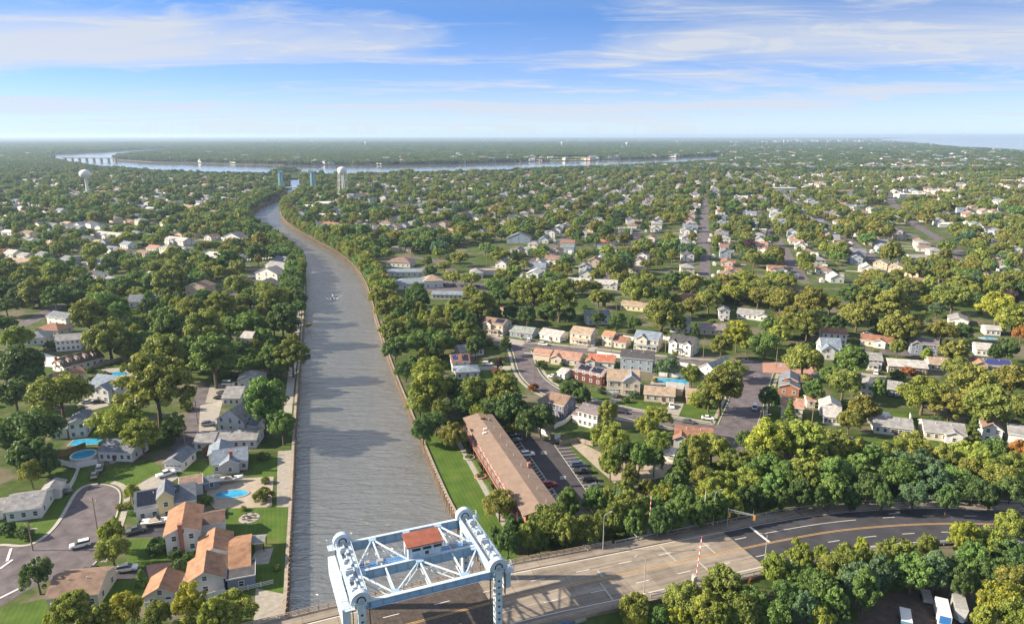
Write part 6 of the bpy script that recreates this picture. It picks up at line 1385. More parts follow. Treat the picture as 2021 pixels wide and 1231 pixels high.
T_RIGHT = [(745,585,18,'o'),(770,565,16,'y'),(745,548,16,'o'),(726,512,18,'o'),(765,500,14,'o'),(720,530,12,'o'),(760,612,22,'o'),(775,652,26,'o'),(785,604,20,'o'),(830,592,20,'d'),(899,609,25,'o'),(951,604,28,'o'),(930,580,16,'y'),(985,582,18,'g'),(1015,575,20,'y'),(1052,585,32,'o'),(1104,590,34,'o'),(1181,587,20,'o'),(1258,575,30,'o'),(805,642,28,'o'),(854,642,30,'o'),(825,676,32,'g'),(874,674,25,'g'),(921,659,28,'o'),(938,684,20,'d'),(780,690,24,'d'),(847,733,37,'y'),(800,730,24,'d'),(847,773,42,'y'),(829,797,28,'o'),(890,770,26,'d'),(933,775,30,'o'),(921,797,28,'d'),(995,775,33,'G'),(1010,807,34,'d'),(975,810,26,'d'),(1067,827,28,'d'),(1040,835,24,'d'),(1126,768,28,'d'),(1148,783,18,'d'),(1200,815,20,'o','tall'),(1198,855,34,'y'),(894,858,27,'G'),(860,832,26,'d'),(835,850,22,'d'),(998,681,11,'d'),(984,718,9,'p'),(978,733,8,'r','bush'),(1069,721,12,'d','bush'),(1186,770,10,'b','bush'),(1252,780,10,'b','bush'),(1052,765,11,'r','bush'),
 (1297,582,26,'d'),(1399,592,26,'o'),(1365,606,18,'G'),(1307,621,33,'o'),(1335,612,18,'o'),(1497,584,26,'G'),(1541,592,26,'G'),(1600,597,30,'G'),(1455,660,26,'Y','tall'),(1475,675,18,'y'),(1424,682,22,'o'),(1509,677,30,'g'),(1540,660,24,'y'),(1560,640,30,'G'),(1594,640,28,'o'),(1521,645,22,'g'),(1585,714,34,'o'),(1448,728,24,'o'),(1424,765,42,'G'),(1400,778,28,'o'),(1378,789,20,'Y','bush'),(1365,740,21,'o'),(1319,721,21,'b'),(1300,728,12,'b','bush'),(1519,786,21,'d','tall'),(1558,814,17,'y','pine'),(1607,770,21,'g'),(1297,823,28,'y'),(1275,842,22,'y'),(1446,575,18,'p'),(1432,566,14,'r'),(1216,636,16,'g'),(1251,638,15,'g'),(1195,590,16,'o'),(1372,655,10,'d','cone'),(1340,640,14,'o'),(1236,790,8,'d','bush'),(1180,628,14,'d'),(1080,620,20,'d'),(1120,622,18,'d'),(1040,625,20,'d'),(1010,618,16,'d'),(905,630,18,'d'),
 (1638,600,24,'G'),(1692,623,32,'G'),(1735,600,26,'G'),(1762,604,36,'G'),(1882,587,34,'o'),(1833,594,16,'Y'),(1850,610,16,'b'),(1969,606,36,'Y'),(1999,631,28,'y'),(1772,652,36,'G'),(1800,640,20,'G'),(1860,655,30,'G'),(1884,696,26,'G'),(1894,728,30,'o'),(1679,714,32,'g'),(1665,754,36,'o'),(1640,740,20,'g'),(1823,775,44,'y'),(1850,790,30,'g'),(1925,762,48,'G'),(1994,752,34,'G'),(1877,796,38,'G'),(1950,802,42,'o'),(2010,800,30,'o'),(1704,808,31,'G'),(1677,830,24,'G'),(1772,742,16,'d','bush'),(1791,733,13,'r','bush'),(1964,699,14,'d'),(1829,701,11,'y'),(1735,767,14,'g'),(1921,848,19,'o','pine'),(2016,657,16,'R'),(1567,628,26,'G'),(1716,592,24,'o'),(1772,685,14,'o'),(1740,640,20,'d'),(1620,640,20,'d'),(1650,640,18,'d'),(1900,655,20,'d'),(1990,690,20,'d'),(1700,700,10,'d','bush'),(1850,830,14,'d','bush'),(1990,590,20,'p'),(1930,590,18,'d'),
 (1213,872,32,'y'),(1205,917,23,'y'),(1242,937,20,'o'),(1255,898,28,'d'),(1297,872,24,'y'),(1230,900,20,'d'),(1346,917,28,'o','pine'),(1330,942,18,'o','bush'),(1405,884,34,'y'),(1375,905,20,'o'),(1446,912,27,'o'),(1513,873,44,'Y'),(1580,877,44,'y'),(1650,877,36,'o'),(1615,860,30,'y'),(1545,860,24,'y'),(1513,917,32,'g'),(1471,950,34,'y'),(1426,956,32,'y'),(1525,962,30,'g'),(1584,937,36,'o'),(1580,975,24,'d'),(1646,937,36,'g'),(1696,925,32,'g'),(1713,958,32,'d'),(1638,975,24,'g'),(1758,894,28,'o'),(1804,881,38,'o'),(1825,917,36,'b'),(1775,937,36,'g'),(1846,954,34,'b'),(1908,898,32,'y'),(1942,914,38,'y'),(1887,946,34,'g'),(1921,966,32,'d'),(1979,943,38,'o'),(2008,917,32,'o'),(2012,892,22,'R'),(1996,966,34,'d'),(1804,979,26,'b'),(1742,983,22,'d'),(1471,871,21,'d'),(1962,885,24,'g'),(1680,895,28,'y'),(1720,905,22,'g'),(1551,935,26,'g'),(1616,915,26,'o'),(1860,905,26,'o'),(1490,985,22,'d'),(1540,990,20,'d'),(1870,985,20,'d'),(1680,985,20,'d'),(1610,985,18,'d'),(1950,985,18,'d'),
 (1086,1033,34,'o'),(1121,998,26,'g'),(1174,991,25,'g'),(1157,1048,32,'o'),(1120,1050,24,'o'),(1243,1003,33,'o'),(1253,1033,26,'g'),(1215,1025,24,'o'),(1313,976,27,'y'),(1328,1021,28,'g'),(1303,1034,22,'d'),(1349,988,25,'g'),(1399,971,28,'y'),(1409,1003,26,'g'),(1043,1061,25,'o'),(1065,1070,18,'g'),(1015,1041,22,'d'),(1003,1072,24,'d'),(978,1060,16,'d'),(1379,1018,24,'g'),(1442,1000,24,'y'),(1465,990,22,'d'),(985,994,33,'G'),(1190,1030,20,'o'),(1290,1000,22,'g'),(1275,965,16,'o'),(1225,960,14,'d','bush'),
 (1255,1205,30,'o'),(1349,1188,40,'o'),(1394,1207,34,'y'),(1424,1157,38,'o'),(1480,1187,36,'g'),(1338,1226,24,'Y'),(1255,1228,22,'Y'),(1300,1222,24,'g'),(1476,1147,15,'r','bush'),(1532,1119,30,'y'),(1578,1094,29,'y'),(1581,1143,35,'g'),(1615,1168,33,'g'),(1640,1120,30,'o'),(1677,1094,34,'o'),(1692,1149,38,'b'),(1707,1168,30,'g'),(1769,1082,42,'o'),(1800,1122,44,'g'),(1830,1069,25,'o'),(1846,1122,34,'b'),(1898,1054,25,'Y'),(1953,1060,42,'y'),(1999,1029,33,'y'),(1922,1094,34,'g'),(1999,1094,38,'d'),(1984,1122,34,'d'),(1999,1155,31,'G'),(1975,1192,36,'Y'),(1942,1222,22,'y'),(2008,1214,33,'y'),(1584,1199,29,'b'),(1529,1217,31,'g'),(1461,1214,33,'o'),(1646,1192,26,'g'),(1486,1192,26,'g'),(1621,1222,24,'y'),(1738,1135,30,'b'),(1550,1180,30,'d'),(1735,1100,26,'o'),(1880,1120,28,'d'),(1900,1150,24,'d'),(1945,1130,26,'d'),(1660,1215,18,'d'),(1420,1225,24,'y'),(1380,1225,22,'d'),(1620,1085,18,'y'),(1700,1075,16,'Y')]
TR = []       # x, y, radius, kind, tint key
def add_tree_px(px, py, pr, tk, kind=None):
    if kind is None: kind = 'oak' if random.random() < 0.72 else 'tall'
    hc = 6.0; r = 5
    for _ in range(6):
        p = G(px, py, hc); r = pr*1.07*depth(p)/FPX
        hc = {'oak':0.98,'tall':1.30,'bush':0.55,'pine':1.35,'cone':1.15}[kind]*r
        if kind == 'oak': hc = max(hc, min(5.2, 1.6*r))
        if kind == 'tall': hc = max(hc, min(6.0, 2.0*r))
    sc = r if kind not in ('pine','cone') else r*1.05
    TR.append((p.x, p.y, sc, kind, tk, hc))
for e in T_LEFT + T_RIGHT:
    if e[0] > 1490 and 1020 < e[1] < 1130: e = (e[0], e[1]+9, e[2]*0.9) + tuple(e[3:])
    add_tree_px(*e)
N_HAND = len(TR)
# ---------------------------------------------------------------- the suburb beyond: streets, houses and woods
def in_water(x, y, pad=0.0):
    r = inpoly(x, y, water_poly) | inpoly(x, y, ocean_poly)
    if pad:
        for dx, dy in ((pad,0),(-pad,0),(0,pad),(0,-pad)): r |= inpoly(np.asarray(x)+dx, np.asarray(y)+dy, water_poly)
    return r
from mathutils.kdtree import KDTree
RX0, RY0, RST = -3200.0, 60.0, 9.0
_gx, _gy = np.meshgrid(RX0 + RST*np.arange(780), RY0 + RST*np.arange(480), indexing='ij')
WETR = in_water(_gx.ravel(), _gy.ravel()).reshape(_gx.shape)
def dil(m, k):
    for _ in range(k):
        q = m.copy(); q[1:] |= m[:-1]; q[:-1] |= m[1:]; q[:,1:] |= m[:,:-1]; q[:,:-1] |= m[:,1:]; m = q
    return m
WET0, WET1, WET3 = WETR, dil(WETR,1), dil(WETR,3)
def wet(x, y, m=None):
    i, j = int((x-RX0)/RST+0.5), int((y-RY0)/RST+0.5); m = WET0 if m is None else m
    return bool(m[i,j]) if 0 <= i < m.shape[0] and 0 <= j < m.shape[1] else bool(in_water(np.array([x]), np.array([y]))[0])
def kd(pts):
    k = KDTree(len(pts))
    for i, p in enumerate(pts): k.insert((p[0],p[1],0), i)
    k.balance(); return k
def in_view(x, y, m=60):
    d = np.asarray(y)*cp + CAM_H*sp_; px = CX + FPX*np.asarray(x)/d; py = CY - FPX*(np.asarray(y)*sp_ - CAM_H*cp)/d
    return px, py, (px > -m) & (px < 2021+m)
CAND = []      # far house candidates: x, y, angle
far_streets = []
def grid(theta, phase, spacing, y0, y1, keep, lot=16.5, cross=None):
    ct, st = math.cos(theta), math.sin(theta)          # street direction (st, ct), across (ct, -st)
    for k in range(-60, 90):
        c = phase + k*spacing
        run = []
        for j in range(int(-200/lot), int(3600/lot)):
            s = j*lot; x = c*ct + s*st; y = -c*st + s*ct
            if not (y0 < y < y1): continue
            if not keep(x, y): 
                if len(run) > 3: far_streets.append(run)
                run = []; continue
            run.append((x, y))
            for sd in (-1, 1):
                if random.random() < 0.14: continue
                o = 15.5*sd; hx, hy = x + ct*o + st*random.uniform(-5,5) + ct*random.uniform(-4,4), y - st*o + ct*random.uniform(-5,5)
                CAND.append((hx, hy, -theta + (R(90) if sd > 0 else R(-90)) + random.choice((0,0,0,R(90))) + random.uniform(-.12,.12)))
        if len(run) > 3: far_streets.append(run)
canal_c = [G(*p) for p in LBANK]; canal_r = [G(*p) for p in RBANK]
def right_of_canal(x, y): return y > 3000 or x > np.interp(y, [p[1] for p in canal_r[:-4]], [p[0] for p in canal_r[:-4]]) + 28
def left_of_canal(x, y): return x < np.interp(y, [p[1] for p in canal_c[:-4]], [p[0] for p in canal_c[:-4]]) - 28
TH = R(15.0); ph = 168*math.cos(TH) - 607*math.sin(TH)
def keep_r(x, y):
    if y < 50: return False
    px, py = P((x, y, 0))
    return -80 < px < 2100 and not (px < 1010 and py > 470) and not (py > 560) and not wet(x, y, WET3) and right_of_canal(x, y)
def keep_l(x, y):
    if y < 50: return False
    px, py = P((x, y, 0))
    return -80 < px < 2100 and not (py > 556) and not wet(x, y, WET3) and left_of_canal(x, y)
grid(TH, ph, 68.0, 470, 2300, keep_r); grid(R(-62), 12.0, 74.0, 480, 2000, keep_l, 21.0)
# keep hand-placed houses clear
fc = np.array([[np.mean([p[0] for p in f]), np.mean([p[1] for p in f])] for f in FOOT])
def free(x, y, gap):
    return np.min(np.hypot(fc[:,0]-x, fc[:,1]-y)) > gap
RP = [(p[0],p[1],h_) for rp, h_ in ROADS for p in dense([Vector((q[0],q[1],0)) for q in rp], 5.0)]; RK = kd(RP)
acc = []; accp = np.zeros((0,2))
for (x, y, a) in CAND:
    px, py = P((x, y, 0))
    if py > 575 or not free(x, y, 20): continue
    _c, _i, _d = RK.find((x,y,0))
    if _d < RP[_i][2] + 7: continue
    dens = 0.85 if px < 620 else (0.82 if px < 1250 else 0.82)
    if px > 1450 and py < 400: dens = 1.0
    if random.random() > dens: continue
    if len(accp) and np.min(np.hypot(accp[:,0]-x, accp[:,1]-y)) < 13.5: continue
    acc.append((x, y, a)); accp = np.vstack([accp, [x, y]])
acc.sort(key=lambda t: t[1])
# far streets as one sheet each (only where the photograph lets one see a gap)
for run in far_streets:
    if run[0][1] > 1700: continue
    pts = [Vector((x, y, 0)) for x, y in run]
    mb = MB(); ribbon(mb, pts, -4.0, 4.0, 0.008); struct(mb.build('street', M['asphalt'])); ROADS.append((pts, 0.6))
# variants of far houses
VAR = []
def variant(w, d, h, kind, axis, pitch, wc, rc, wing=None):
    wl = wall_mesh(kind,-w/2,w/2,-d/2,d/2,h,axis,pitch,wc); rf = roof_mesh(kind,-w/2,w/2,-d/2,d/2,h,axis,pitch,rc)
    wg = None
    if wing:
        x0,x1,y0,y1,hh = wing; wg = (wall_mesh('gable',x0,x1,y0,y1,hh,'y',0.5,wc), roof_mesh('gable',x0,x1,y0,y1,hh,'y',0.5,rc))
    VAR.append((wl, rf, wg, w, d, h, wc, rc, kind))
for a in [(13,9,3.0,'gable','x',0.45,'white','grey',(-5,-0.5,-6,3,3.0)),(12,9,5.4,'gable','x',0.5,'white','slate',(0,5,-6,3,5.4)),(14,9,3.0,'gable','x',0.4,'cream','tan',None),(11,9,5.2,'gable','x',0.5,'lgrey','dark',(-5,0,-5.6,3,5.2)),
          (13,10,3.2,'hip','x',0.42,'white','brown',None),(12,9,3.2,'gable','x',0.6,'white','lgrey',(1,5.5,-6,3,3.2)),(12,9,5.2,'gable','x',0.45,'beige','brown',None),(13,9,3.0,'gable','x',0.4,'pink','redbrown',(-5,0,-6,3,3.0)),
          (12,9,3.4,'gable','x',0.6,'white','blue',None),(15,9,3.0,'gable','x',0.4,'white','white',None),(11,10,5.4,'hip','x',0.4,'cream','grey',None),(12,9,5.0,'gable','x',0.5,'bluegrey','slate',(-4,1,-6,3,5.0)),(12,9,3.2,'gable','x',0.5,'white','salmon',None)]: variant(*a)
CN = dict(white='white', cream='cream', lgrey='pale grey', beige='beige', pink='pink-beige', bluegrey='blue-grey', slate='slate', grey='grey')
RN = dict(grey='grey', slate='slate', tan='tan', dark='black', brown='brown', lgrey='pale grey', redbrown='red-brown', blue='blue-grey', white='whitish', salmon='salmon')
vis = [(x,y,a) for x,y,a in acc if -10 < P((x,y,3))[0] < 2031]
hid = [(x,y,a) for x,y,a in acc if not -10 < P((x,y,3))[0] < 2031]
N_IND = 190
_mb = MB(); _mb.box(-1.9,1.9,-5,5,-0.02,0.05); DRIVE = _mb.mesh('driveway', M['concrete'])
_mb = MB(); gable_wall(_mb,-1.6,1.6,-1.4,1.4,2.1,'x',0.5); SHED = _mb.mesh('garden_shed', W_('white'))
PENDING = []     # auto-labelled things: object, colour words, kind words, category
def place_house(x, y, a):
    k = random.randrange(len(VAR)); wl, rf, wg, w_, d_, h_, wc, rc, kd = VAR[k]
    t = link('house', None, None, (x, y, 0), a); t['group'] = 'suburban houses further off'; t['category'] = 'house'
    link('wall', wl, t); link('roof', rf, t)
    if wg: link('wall', wg[0], t); link('roof', wg[1], t)
    ca, sa = math.cos(a), math.sin(a)
    both = win_mesh(1.2,1.3)[2]; toc = Vector((-x,-y)).normalized()
    for nx, ny, rz, off, n, span in ((0,-1,0,d_/2,3,w_),(0,1,R(180),d_/2,3,w_),(1,0,R(90),w_/2,2,d_),(-1,0,R(-90),w_/2,2,d_)):
        wn = Vector((nx*ca-ny*sa, nx*sa+ny*ca))
        if wn.dot(toc) < 0.25: continue
        for q in range(n):
            f_ = ((q+0.5)/n-0.5)*span
            for z in ((1.6,) if h_ < 4 else (1.6, 4.2)):
                link('window', both, t, (nx*off + (f_ if nx == 0 else 0), ny*off + (f_ if ny == 0 else 0), z), rz)
    link('driveway', DRIVE, t, (w_*0.3, -d_/2-5.2, 0.03)); link('garden_shed', SHED, t, (-w_*0.35, d_/2+5, 0)) if random.random() < 0.6 else None
    FOOT.append([(x + p*ca - q*sa, y + p*sa + q*ca) for p, q in ((-w_/2,-d_/2),(w_/2,-d_/2),(w_/2,d_/2),(-w_/2,d_/2))])
    sty = 'two-storey house' if h_ > 4 else ('hip-roofed bungalow' if kd == 'hip' else ('gabled bungalow' if wg else 'bungalow'))
    PENDING.append((t, '%s %s with %s roof' % (CN[wc], sty, RN[rc]), Vector((x,y,2.5))))
for x, y, a in vis[:N_IND]: place_house(x, y, a)
# the remaining houses and the distant towns: one mass of instances
def gn_scatter(name, pts, rot, scl, idx, tint, coll_objs, mat_list=None):
    c = bpy.data.collections.new(name + '_kinds')
    for k, me in enumerate(coll_objs):
        o = bpy.data.objects.new('%s_kind_%02d' % (name, k), me); c.objects.link(o)
    me = bpy.data.meshes.new(name); n = len(pts); me.vertices.add(n); me.vertices.foreach_set('co', np.asarray(pts, np.float32).ravel())
    for nm, ty, arr in (('rz','FLOAT',rot),('ki','INT',idx)):
        at = me.attributes.new(nm, ty, 'POINT'); at.data.foreach_set('value', np.asarray(arr, np.int32 if ty == 'INT' else np.float32))
    at = me.attributes.new('sc','FLOAT_VECTOR','POINT'); at.data.foreach_set('vector', np.asarray(scl, np.float32).ravel())
    at = me.attributes.new('tint','FLOAT_COLOR','POINT'); tc = np.ones((n,4), np.float32); tc[:,:3] = tint; at.data.foreach_set('color', tc.ravel())
    ob = link(name, me); ob['kind'] = 'stuff'
    g = bpy.data.node_groups.new(name, 'GeometryNodeTree'); g.interface.new_socket('Geometry', in_out='INPUT', socket_type='NodeSocketGeometry'); g.interface.new_socket('Geometry', in_out='OUTPUT', socket_type='NodeSocketGeometry')
    gi, go = g.nodes.new('NodeGroupInput'), g.nodes.new('NodeGroupOutput'); ip = g.nodes.new('GeometryNodeInstanceOnPoints'); ci = g.nodes.new('GeometryNodeCollectionInfo')
    ci.inputs['Collection'].default_value = c; ci.inputs['Separate Children'].default_value = True; ci.inputs['Reset Children'].default_value = True
    ip.inputs['Pick Instance'].default_value = True
    def at_(nm, ty):
        q = g.nodes.new('GeometryNodeInputNamedAttribute'); q.data_type = ty; q.inputs['Name'].default_value = nm; return q.outputs['Attribute']
    cx = g.nodes.new('ShaderNodeCombineXYZ'); g.links.new(at_('rz','FLOAT'), cx.inputs[2])
    er = g.nodes.new('FunctionNodeEulerToRotation'); g.links.new(cx.outputs[0], er.inputs[0])
    g.links.new(gi.outputs[0], ip.inputs['Points']); g.links.new(ci.outputs[0], ip.inputs['Instance']); g.links.new(at_('ki','INT'), ip.inputs['Instance Index'])
    g.links.new(er.outputs[0], ip.inputs['Rotation']); g.links.new(at_('sc','FLOAT_VECTOR'), ip.inputs['Scale']); g.links.new(ip.outputs[0], go.inputs[0])
    md = ob.modifiers.new('scatter','NODES'); md.node_group = g
    return ob
HK = []
for (wl, rf, wg, *_r) in VAR:
    bm = bmesh.new(); mats = []; 
    for me in [wl, rf] + (list(wg) if wg else []):
        n0 = len(bm.faces); bm.from_mesh(me); bm.faces.ensure_lookup_table(); base = len(mats); mats += list(me.materials)
        for f in bm.faces[n0:]: f.material_index += base
    me = bpy.data.meshes.new('far_house'); bm.to_mesh(me); bm.free()
    for m_ in mats: me.materials.append(m_)
    HK.append(me)
rest = [(x,y,a) for x,y,a in vis[N_IND:]] + hid
for (x,y,a) in rest: FOOT.append([(x-6,y-5),(x+6,y-5),(x+6,y+5),(x-6,y+5)])
extra = []
def spread(n, pxr, pyr, dens=None):
    for _ in range(n):
        px, py = random.uniform(*pxr), random.uniform(*pyr); q = G(px, py)
        if not wet(q.x, q.y, WET1): extra.append((q.x, q.y, random.uniform(0,6.28)))
spread(900, (1440,2040), (278,325)); spread(240, (1700,2040), (288,345)); spread(150,(1150,1500),(290,312)); spread(90,(850,1100),(300,318)); spread(110,(250,900),(296,322)); spread(60,(0,110),(300,318)); spread(120,(300,1400),(272,296)); spread(200,(1560,1960),(273,290)); spread(200,(1500,2040),(330,370))
for i in range(120):      # waterfront houses on the far shore
    f_ = random.random(); k = int(f_*(len(RIV_N)-9)); a_, b_ = G(*RIV_N[k]), G(*RIV_N[k+1]); q = a_ + (b_-a_)*random.random(); extra.append((q.x + random.uniform(-10,10), q.y + random.uniform(25,90), random.uniform(0,6.28)))
allh = rest + extra
npd = np.random.default_rng(5); n = len(allh)
sc = np.ones((n,3)); far_ = np.array([h_[1] for h_ in allh]) > 2000; sc[far_] *= npd.uniform(1.3,2.3,(far_.sum(),1))
gn_scatter('distant_houses', [(x,y,0) for x,y,a in allh], [a for x,y,a in allh], sc, npd.integers(0,len(HK),n), np.ones((n,3)), HK)
bpy.data.objects['distant_houses']['label'] = 'mass of small distant houses scattered through the woods towards the horizon'

# filler trees
FP = [np.array(f) for f in FOOT]; fcen = np.array([f.mean(0) for f in FP]); frad = np.array([np.max(np.hypot(*(f-f.mean(0)).T)) for f in FP])
HKD = kd(fcen)
def near_house(x, y, r):
    return any(d - frad[i]*0.72 < r for c, i, d in HKD.find_n((x,y,0), 3))
RP = [(p[0],p[1],h_) for rp, h_ in ROADS for p in dense([Vector((q[0],q[1],0)) for q in rp], 4.0)]; RK = kd(RP)
def on_road(x, y, r):
    return any(d - RP[i][2] < r*0.45 for c, i, d in RK.find_n((x,y,0), 3))
cell = {}
def ok_space(x, y, r, k=0.62):
    i, j = int(x//16), int(y//16)
    for a in (-1,0,1):
        for b in (-1,0,1):
            for (qx,qy,qr) in cell.get((i+a,j+b), ()):
                if (qx-x)**2 + (qy-y)**2 < (k*(qr+r))**2: return False
    cell.setdefault((i,j), []).append((x,y,r)); return True
for t_ in TR: cell.setdefault((int(t_[0]//16),int(t_[1]//16)), []).append((t_[0],t_[1],t_[2]))
FILL = []
def noise2(x, y, s): return math.sin(x*s+1.3)*math.cos(y*s*1.17+0.4) + 0.6*math.sin(x*s*2.3-y*s*1.9) + 0.4*math.cos(x*s*0.4+y*s*3.1)
def pick_tint(px, py):
    u = random.random()
    warm = 0.25 + 0.55*max(0, min(1, (px-400)/1300))
    if u < 0.012: return random.choice('yYpY')
    if u < 0.12: return 'y'
    if u < 0.17: return 'b'
    return random.choice('Goo') if random.random() < warm else random.choice('ggdo')
FOREST = [[(1230,880),(1440,880),(1500,860),(2021,870),(2021,985),(1750,992),(1560,1000),(1420,1010),(1330,1040),(1230,1050),(1040,1085),(1020,1060),(1100,1020)],[(1240,1245),(1300,1220),(1420,1165),(1520,1150),(1700,1115),(2021,1070),(2021,1231),(1940,1231),(1900,1150),(1700,1170),(1690,1231)],[(220,640),(330,600),(590,590),(600,720),(420,720),(250,700)],[(745,560),(905,600),(1000,610),(960,650),(900,690),(870,790),(880,840),(840,850),(790,720)],[(960,740),(1010,780),(1080,830),(1000,840),(930,815)],[(560,600),(200,600),(100,575),(560,560)]]
OPEN = [([(750,488),(965,488),(965,602),(860,612),(770,585)],0.93),([(1290,448),(1880,470),(1890,578),(1290,545)],0.55),([(425,515),(606,515),(606,602),(425,602)],0.7),([(330,545),(430,545),(430,600),(330,600)],0.7),([(0,500),(140,500),(140,600),(0,600)],0.5),([(960,440),(1270,440),(1270,575),(960,575)],0.45),([(150,430),(370,430),(370,500),(150,500)],0.5)]
ylim = 2000.0
nt_ = 0
for _ in range(75000):
    t = random.random(); y = 130 + (ylim-130)*(t**0.62); hw = y*0.80 + 60; x = random.uniform(-hw, hw)
    px, py = P((x, y, 6))
    if not -70 < px < 2090: continue
    r = (random.uniform(4.6, 7.2) if random.random() < 0.62 else random.uniform(7.0,9.8)) if random.random() < 0.78 else random.uniform(2.2,4.4)
    if py > 590:        # inside the hand-read area: only small garden growth in the gaps
        if any(inpoly([px],[py],f_)[0] for f_ in FOREST): r = random.uniform(2.6, 4.6)
        else:
            if random.random() > 0.12: continue
            r = random.uniform(1.1, 2.6)
    elif noise2(x, y, 0.021) < (-0.5 if px < 640 else -0.32): continue
    if any(random.random() < pr_ and inpoly([px],[py],f_)[0] for f_, pr_ in OPEN): continue
    if px > 1380 and py < 440 and random.random() < 0.15: continue
    if wet(x, y, WET1 if r > 3 else WET0) or on_road(x, y, r) or near_house(x, y, r*0.75): continue
    if random.random() < 0.88 and near_house(x, y+9, r*0.9): continue
    if not ok_space(x, y, r, 0.65 if py < 590 else 0.60): continue
    if py > 590 and (inpoly(np.array([px]), np.array([py]), LOT)[0] or inpoly([x],[y],BULBP)[0] or inpoly(np.array([px]), np.array([py]), LAWN_A)[0] or inpoly(np.array([px]),np.array([py]),[(1690,1165),(1930,1150),(1940,1240),(1690,1240)])[0] or inpoly(np.array([px]),np.array([py]),[(1330,1040),(2021,985),(2021,1060),(1480,1120),(1100,1231),(560,1231)])[0] or (px < 580 and py > 880) or (600 < px < 1020 and py > 880)): continue
    kind = 'bush' if r < 2.7 else 'oak'
    FILL.append((x, y, r, kind, pick_tint(px, py), (0.55*r if kind == 'bush' else max(0.9*r, min(5.4,1.6*r))*random.uniform(0.85,1.25))))
# rows of trees right along the canal banks
for bank_, sd in ((LBANK[8:-3],-1),(RBANK[7:-3],1)):
    path = dense(smooth_path([G(*p) for p in bank_],1), 6.5)
    for d_ in (3.4, 9.0):
        for q in offset(path, -sd*d_ if sd > 0 else d_):
            x, y = q[0]+random.uniform(-2,2), q[1]+random.uniform(-2,2); r = random.uniform(3.4,5.6)
            px, py = P((x,y,6))
            if py > 590 or in_water(np.array([x]), np.array([y]))[0] or near_house(x,y,r*0.6) or not ok_space(x,y,r,0.42): continue
            FILL.append((x,y,r,'oak',random.choice('oogyG' if sd > 0 else 'ggod'),max(r,min(6,1.7*r))))
TRALL = TR + FILL
def pxsize(t):
    p = (t[0],t[1],t[5]); q = P(p)
    return (t[2]*FPX/depth(p)) if -20 < q[0] < 2041 and q[1] < 1262 else 0
order = sorted(range(len(TRALL)), key=lambda i: -pxsize(TRALL[i]))
IND = set(order[:300])
def tree_scale(t):
    x, y, r, kind, tk, hc = t
    if kind in ('oak','tall','bush'): return (r, r, hc/HC[kind])
    return (r, r, r)
for i in sorted(IND):
    x, y, r, kind, tk, hc = TRALL[i]
    tm, cm = random.choice(TREES[kind])
    root = link('tree' if kind not in ('bush',) else 'shrub', None, None, (x,y,0), random.uniform(0,6.28), tree_scale(TRALL[i]))
    root['category'] = 'tree' if kind != 'bush' else 'shrub'; root['group'] = 'trees of the gardens and woods'
    c = TINT[tk]; v = random.uniform(0.85,1.15)
    a = link('trunk', tm, root); b = link('crown', cm, root); b['tint'] = [c[0]*v*random.uniform(.92,1.08), c[1]*v, c[2]*v]
    sz = 'small ' if r < 2.6 else ('broad ' if r > 6.2 else ('tall ' if kind == 'tall' else ''))
    kn = {'oak':'tree','tall':'tree','bush':'shrub','pine':'pine tree','cone':'conical evergreen'}[kind]
    PENDING.append((root, sz + TNAME[tk] + ' ' + kn, Vector((x,y,hc))))
# everything else stays one wood
rs = np.random.default_rng(3)
near_kinds = []
kmap = {}
for kind in ('oak','tall','bush','pine','cone'):
    kmap[kind] = []
    for tm, cm in TREES[kind]: kmap[kind].append(len(near_kinds)); near_kinds.append(join_meshes('wood_'+kind, tm, cm))
A = [TRALL[i] for i in range(len(TRALL)) if i not in IND]
pn = [t for t in A if t[1] < 430]; pm_ = [t for t in A if t[1] >= 430]
def tints(ts):
    o = []
    for t in ts:
        c = TINT[t[4]]; v = random.uniform(0.8,1.2); o.append((c[0]*v*random.uniform(.9,1.1), c[1]*v, c[2]*v))
    return np.array(o)
if pn: gn_scatter('garden_trees', [(t[0],t[1],0) for t in pn], rs.uniform(0,6.28,len(pn)), [tree_scale(t) for t in pn], [random.choice(kmap[t[3]]) for t in pn], tints(pn), near_kinds); bpy.data.objects['garden_trees']['label'] = 'smaller trees and shrubs filling the gardens between the houses'
gn_scatter('suburb_woods', [(t[0],t[1],0) for t in pm_], rs.uniform(0,6.28,len(pm_)), [(t[2],t[2],t[5]) for t in pm_], rs.integers(0,len(MIDP),len(pm_)), tints(pm_), MIDP); bpy.data.objects['suburb_woods']['label'] = 'rounded green and olive tree crowns covering the suburb towards the river'
# far woods in clumps
FC = []
def far_pts():
    r = np.random.default_rng(77); n = 70000; t = r.random(n); Y = 1950 + (9500-1950)*(t**1.5); X = r.uniform(-1,1,n)*(Y*0.78+200)
    D = Y*cp + (CAM_H-8)*sp_; PX = CX + FPX*X/D; PY = CY - FPX*(Y*sp_ - (CAM_H-8)*cp)/D
    S = np.where(Y < 3500, 1.0, 1.7); u = r.random(n)
    ok = (PX > -60) & (PX < 2080) & ~((PX > 1430) & (Y > 2000) & (u < 0.80)) & ~((PX > 1430) & (Y > 1600) & (u < 0.3)) & ~inpoly(PX, PY, [(1040,308),(1180,306),(1180,318),(1040,318)])
    X, Y, S = X[ok], Y[ok], S[ok]; I = (X//(34*S)).astype(int); J = (Y//(34*S)).astype(int)
    _, k = np.unique(np.stack([I,J,(S*10).astype(int)],1), axis=0, return_index=True); X, Y, S = X[k], Y[k], S[k]
    bad = np.zeros(len(X), bool)
    for dx, dy in ((0,0),(30,0),(-30,0),(0,30),(0,-30)): bad |= in_water(X+dx*S, Y+dy*S)
    FC.extend(zip(X[~bad], Y[~bad], S[~bad]))
far_pts()
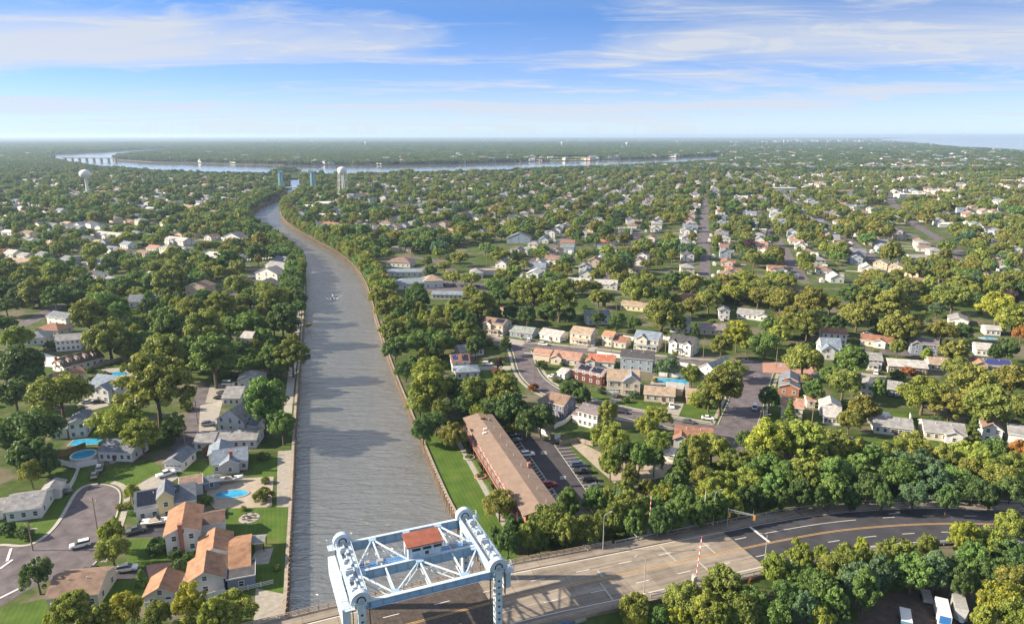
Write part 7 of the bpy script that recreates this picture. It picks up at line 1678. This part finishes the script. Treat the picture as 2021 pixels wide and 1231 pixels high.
# smaller clumps to tidy the shores
for pts_, off_ in ((RIV_N, 22),(RIV_S,-22),(RIV_W,-22)):
    for q in dense([G(*p) for p in pts_], 26):
        if random.random() < (0.3 if pts_ is RIV_N else 0.05): continue
        x, y = q[0], q[1]+off_+random.uniform(-6,6)
        if not wet(x,y,WET1): FC.append((x,y,0.45))
for px_, py_ in ((548,336),(565,338),(580,337),(556,333),(572,333)):
    q = G(px_, py_+5); FC.append((q.x, q.y, 0.5))
n = len(FC); tf = np.array([TINT[random.choice('ggdbob')] for _ in range(n)])*rs.uniform(0.5,0.85,(n,1))
gn_scatter('far_woods', [(x,y,0) for x,y,s in FC], rs.uniform(0,6.28,n), [(s,s,1.0 if s > 0.9 else 0.8) for x,y,s in FC], rs.integers(0,len(FARP),n), tf, FARP); bpy.data.objects['far_woods']['label'] = 'distant dark green woodland reaching to the horizon'
print('TREES', len(TR), 'fill', len(FILL), 'far', len(FC), 'houses', len(vis), len(hid), len(allh))
# ---------------------------------------------------------------- the air: one box of even, pale haze
def haze(density, aniso):
    mb = MB(); mb.box(-41000, 41000, -900, 37000, -3.4, 112.0); o = mb.build('haze', None); o.data.materials.clear()
    m = bpy.data.materials.new('haze'); m.use_nodes = True; nt = m.node_tree; nt.nodes.clear()
    v = nt.nodes.new('ShaderNodeVolumePrincipled'); v.inputs['Color'].default_value = (0.55,0.74,1.0,1); v.inputs['Density'].default_value = density; v.inputs['Anisotropy'].default_value = aniso
    out = nt.nodes.new('ShaderNodeOutputMaterial'); nt.links.new(v.outputs[0], out.inputs['Volume']); o.data.materials.append(m); o['kind'] = 'stuff'; o['label'] = 'pale haze in the air over the whole view'
haze(0.000062, 0.2)
# ---------------------------------------------------------------- wording: each automatic label names a landmark near the thing
def auto_labels():
    used = {o.get('label') for o in bpy.data.objects}
    marks = [(s, v, P(v)) for s, v in ALL]
    for o, look, pos in PENDING:
        q = P(pos); best = None
        cand = sorted(marks, key=lambda m: (m[2][0]-q[0])**2 + ((m[2][1]-q[1])*1.8)**2)[:40]
        for s, v, mq in cand:
            dx, dy = q[0]-mq[0], q[1]-mq[1]
            far_ = math.hypot(dx, dy*1.8) > 110
            if abs(dx) > abs(dy)*1.6: rel = ('far to the right of' if far_ else 'right of') if dx > 0 else ('far to the left of' if far_ else 'left of')
            elif abs(dx) < abs(dy)*0.45: rel = ('well below' if far_ else 'just below') if dy > 0 else ('well above' if far_ else 'just above')
            else: rel = ('below and right of' if dx > 0 else 'below and left of') if dy > 0 else ('above and right of' if dx > 0 else 'above and left of')
            lab = '%s %s the %s' % (look, rel, s)
            if len(lab.split()) > 16: continue
            if lab not in used: best = lab; break
        if best is None: best = look + ' among many like it'
        used.add(best); o['label'] = best
auto_labels()
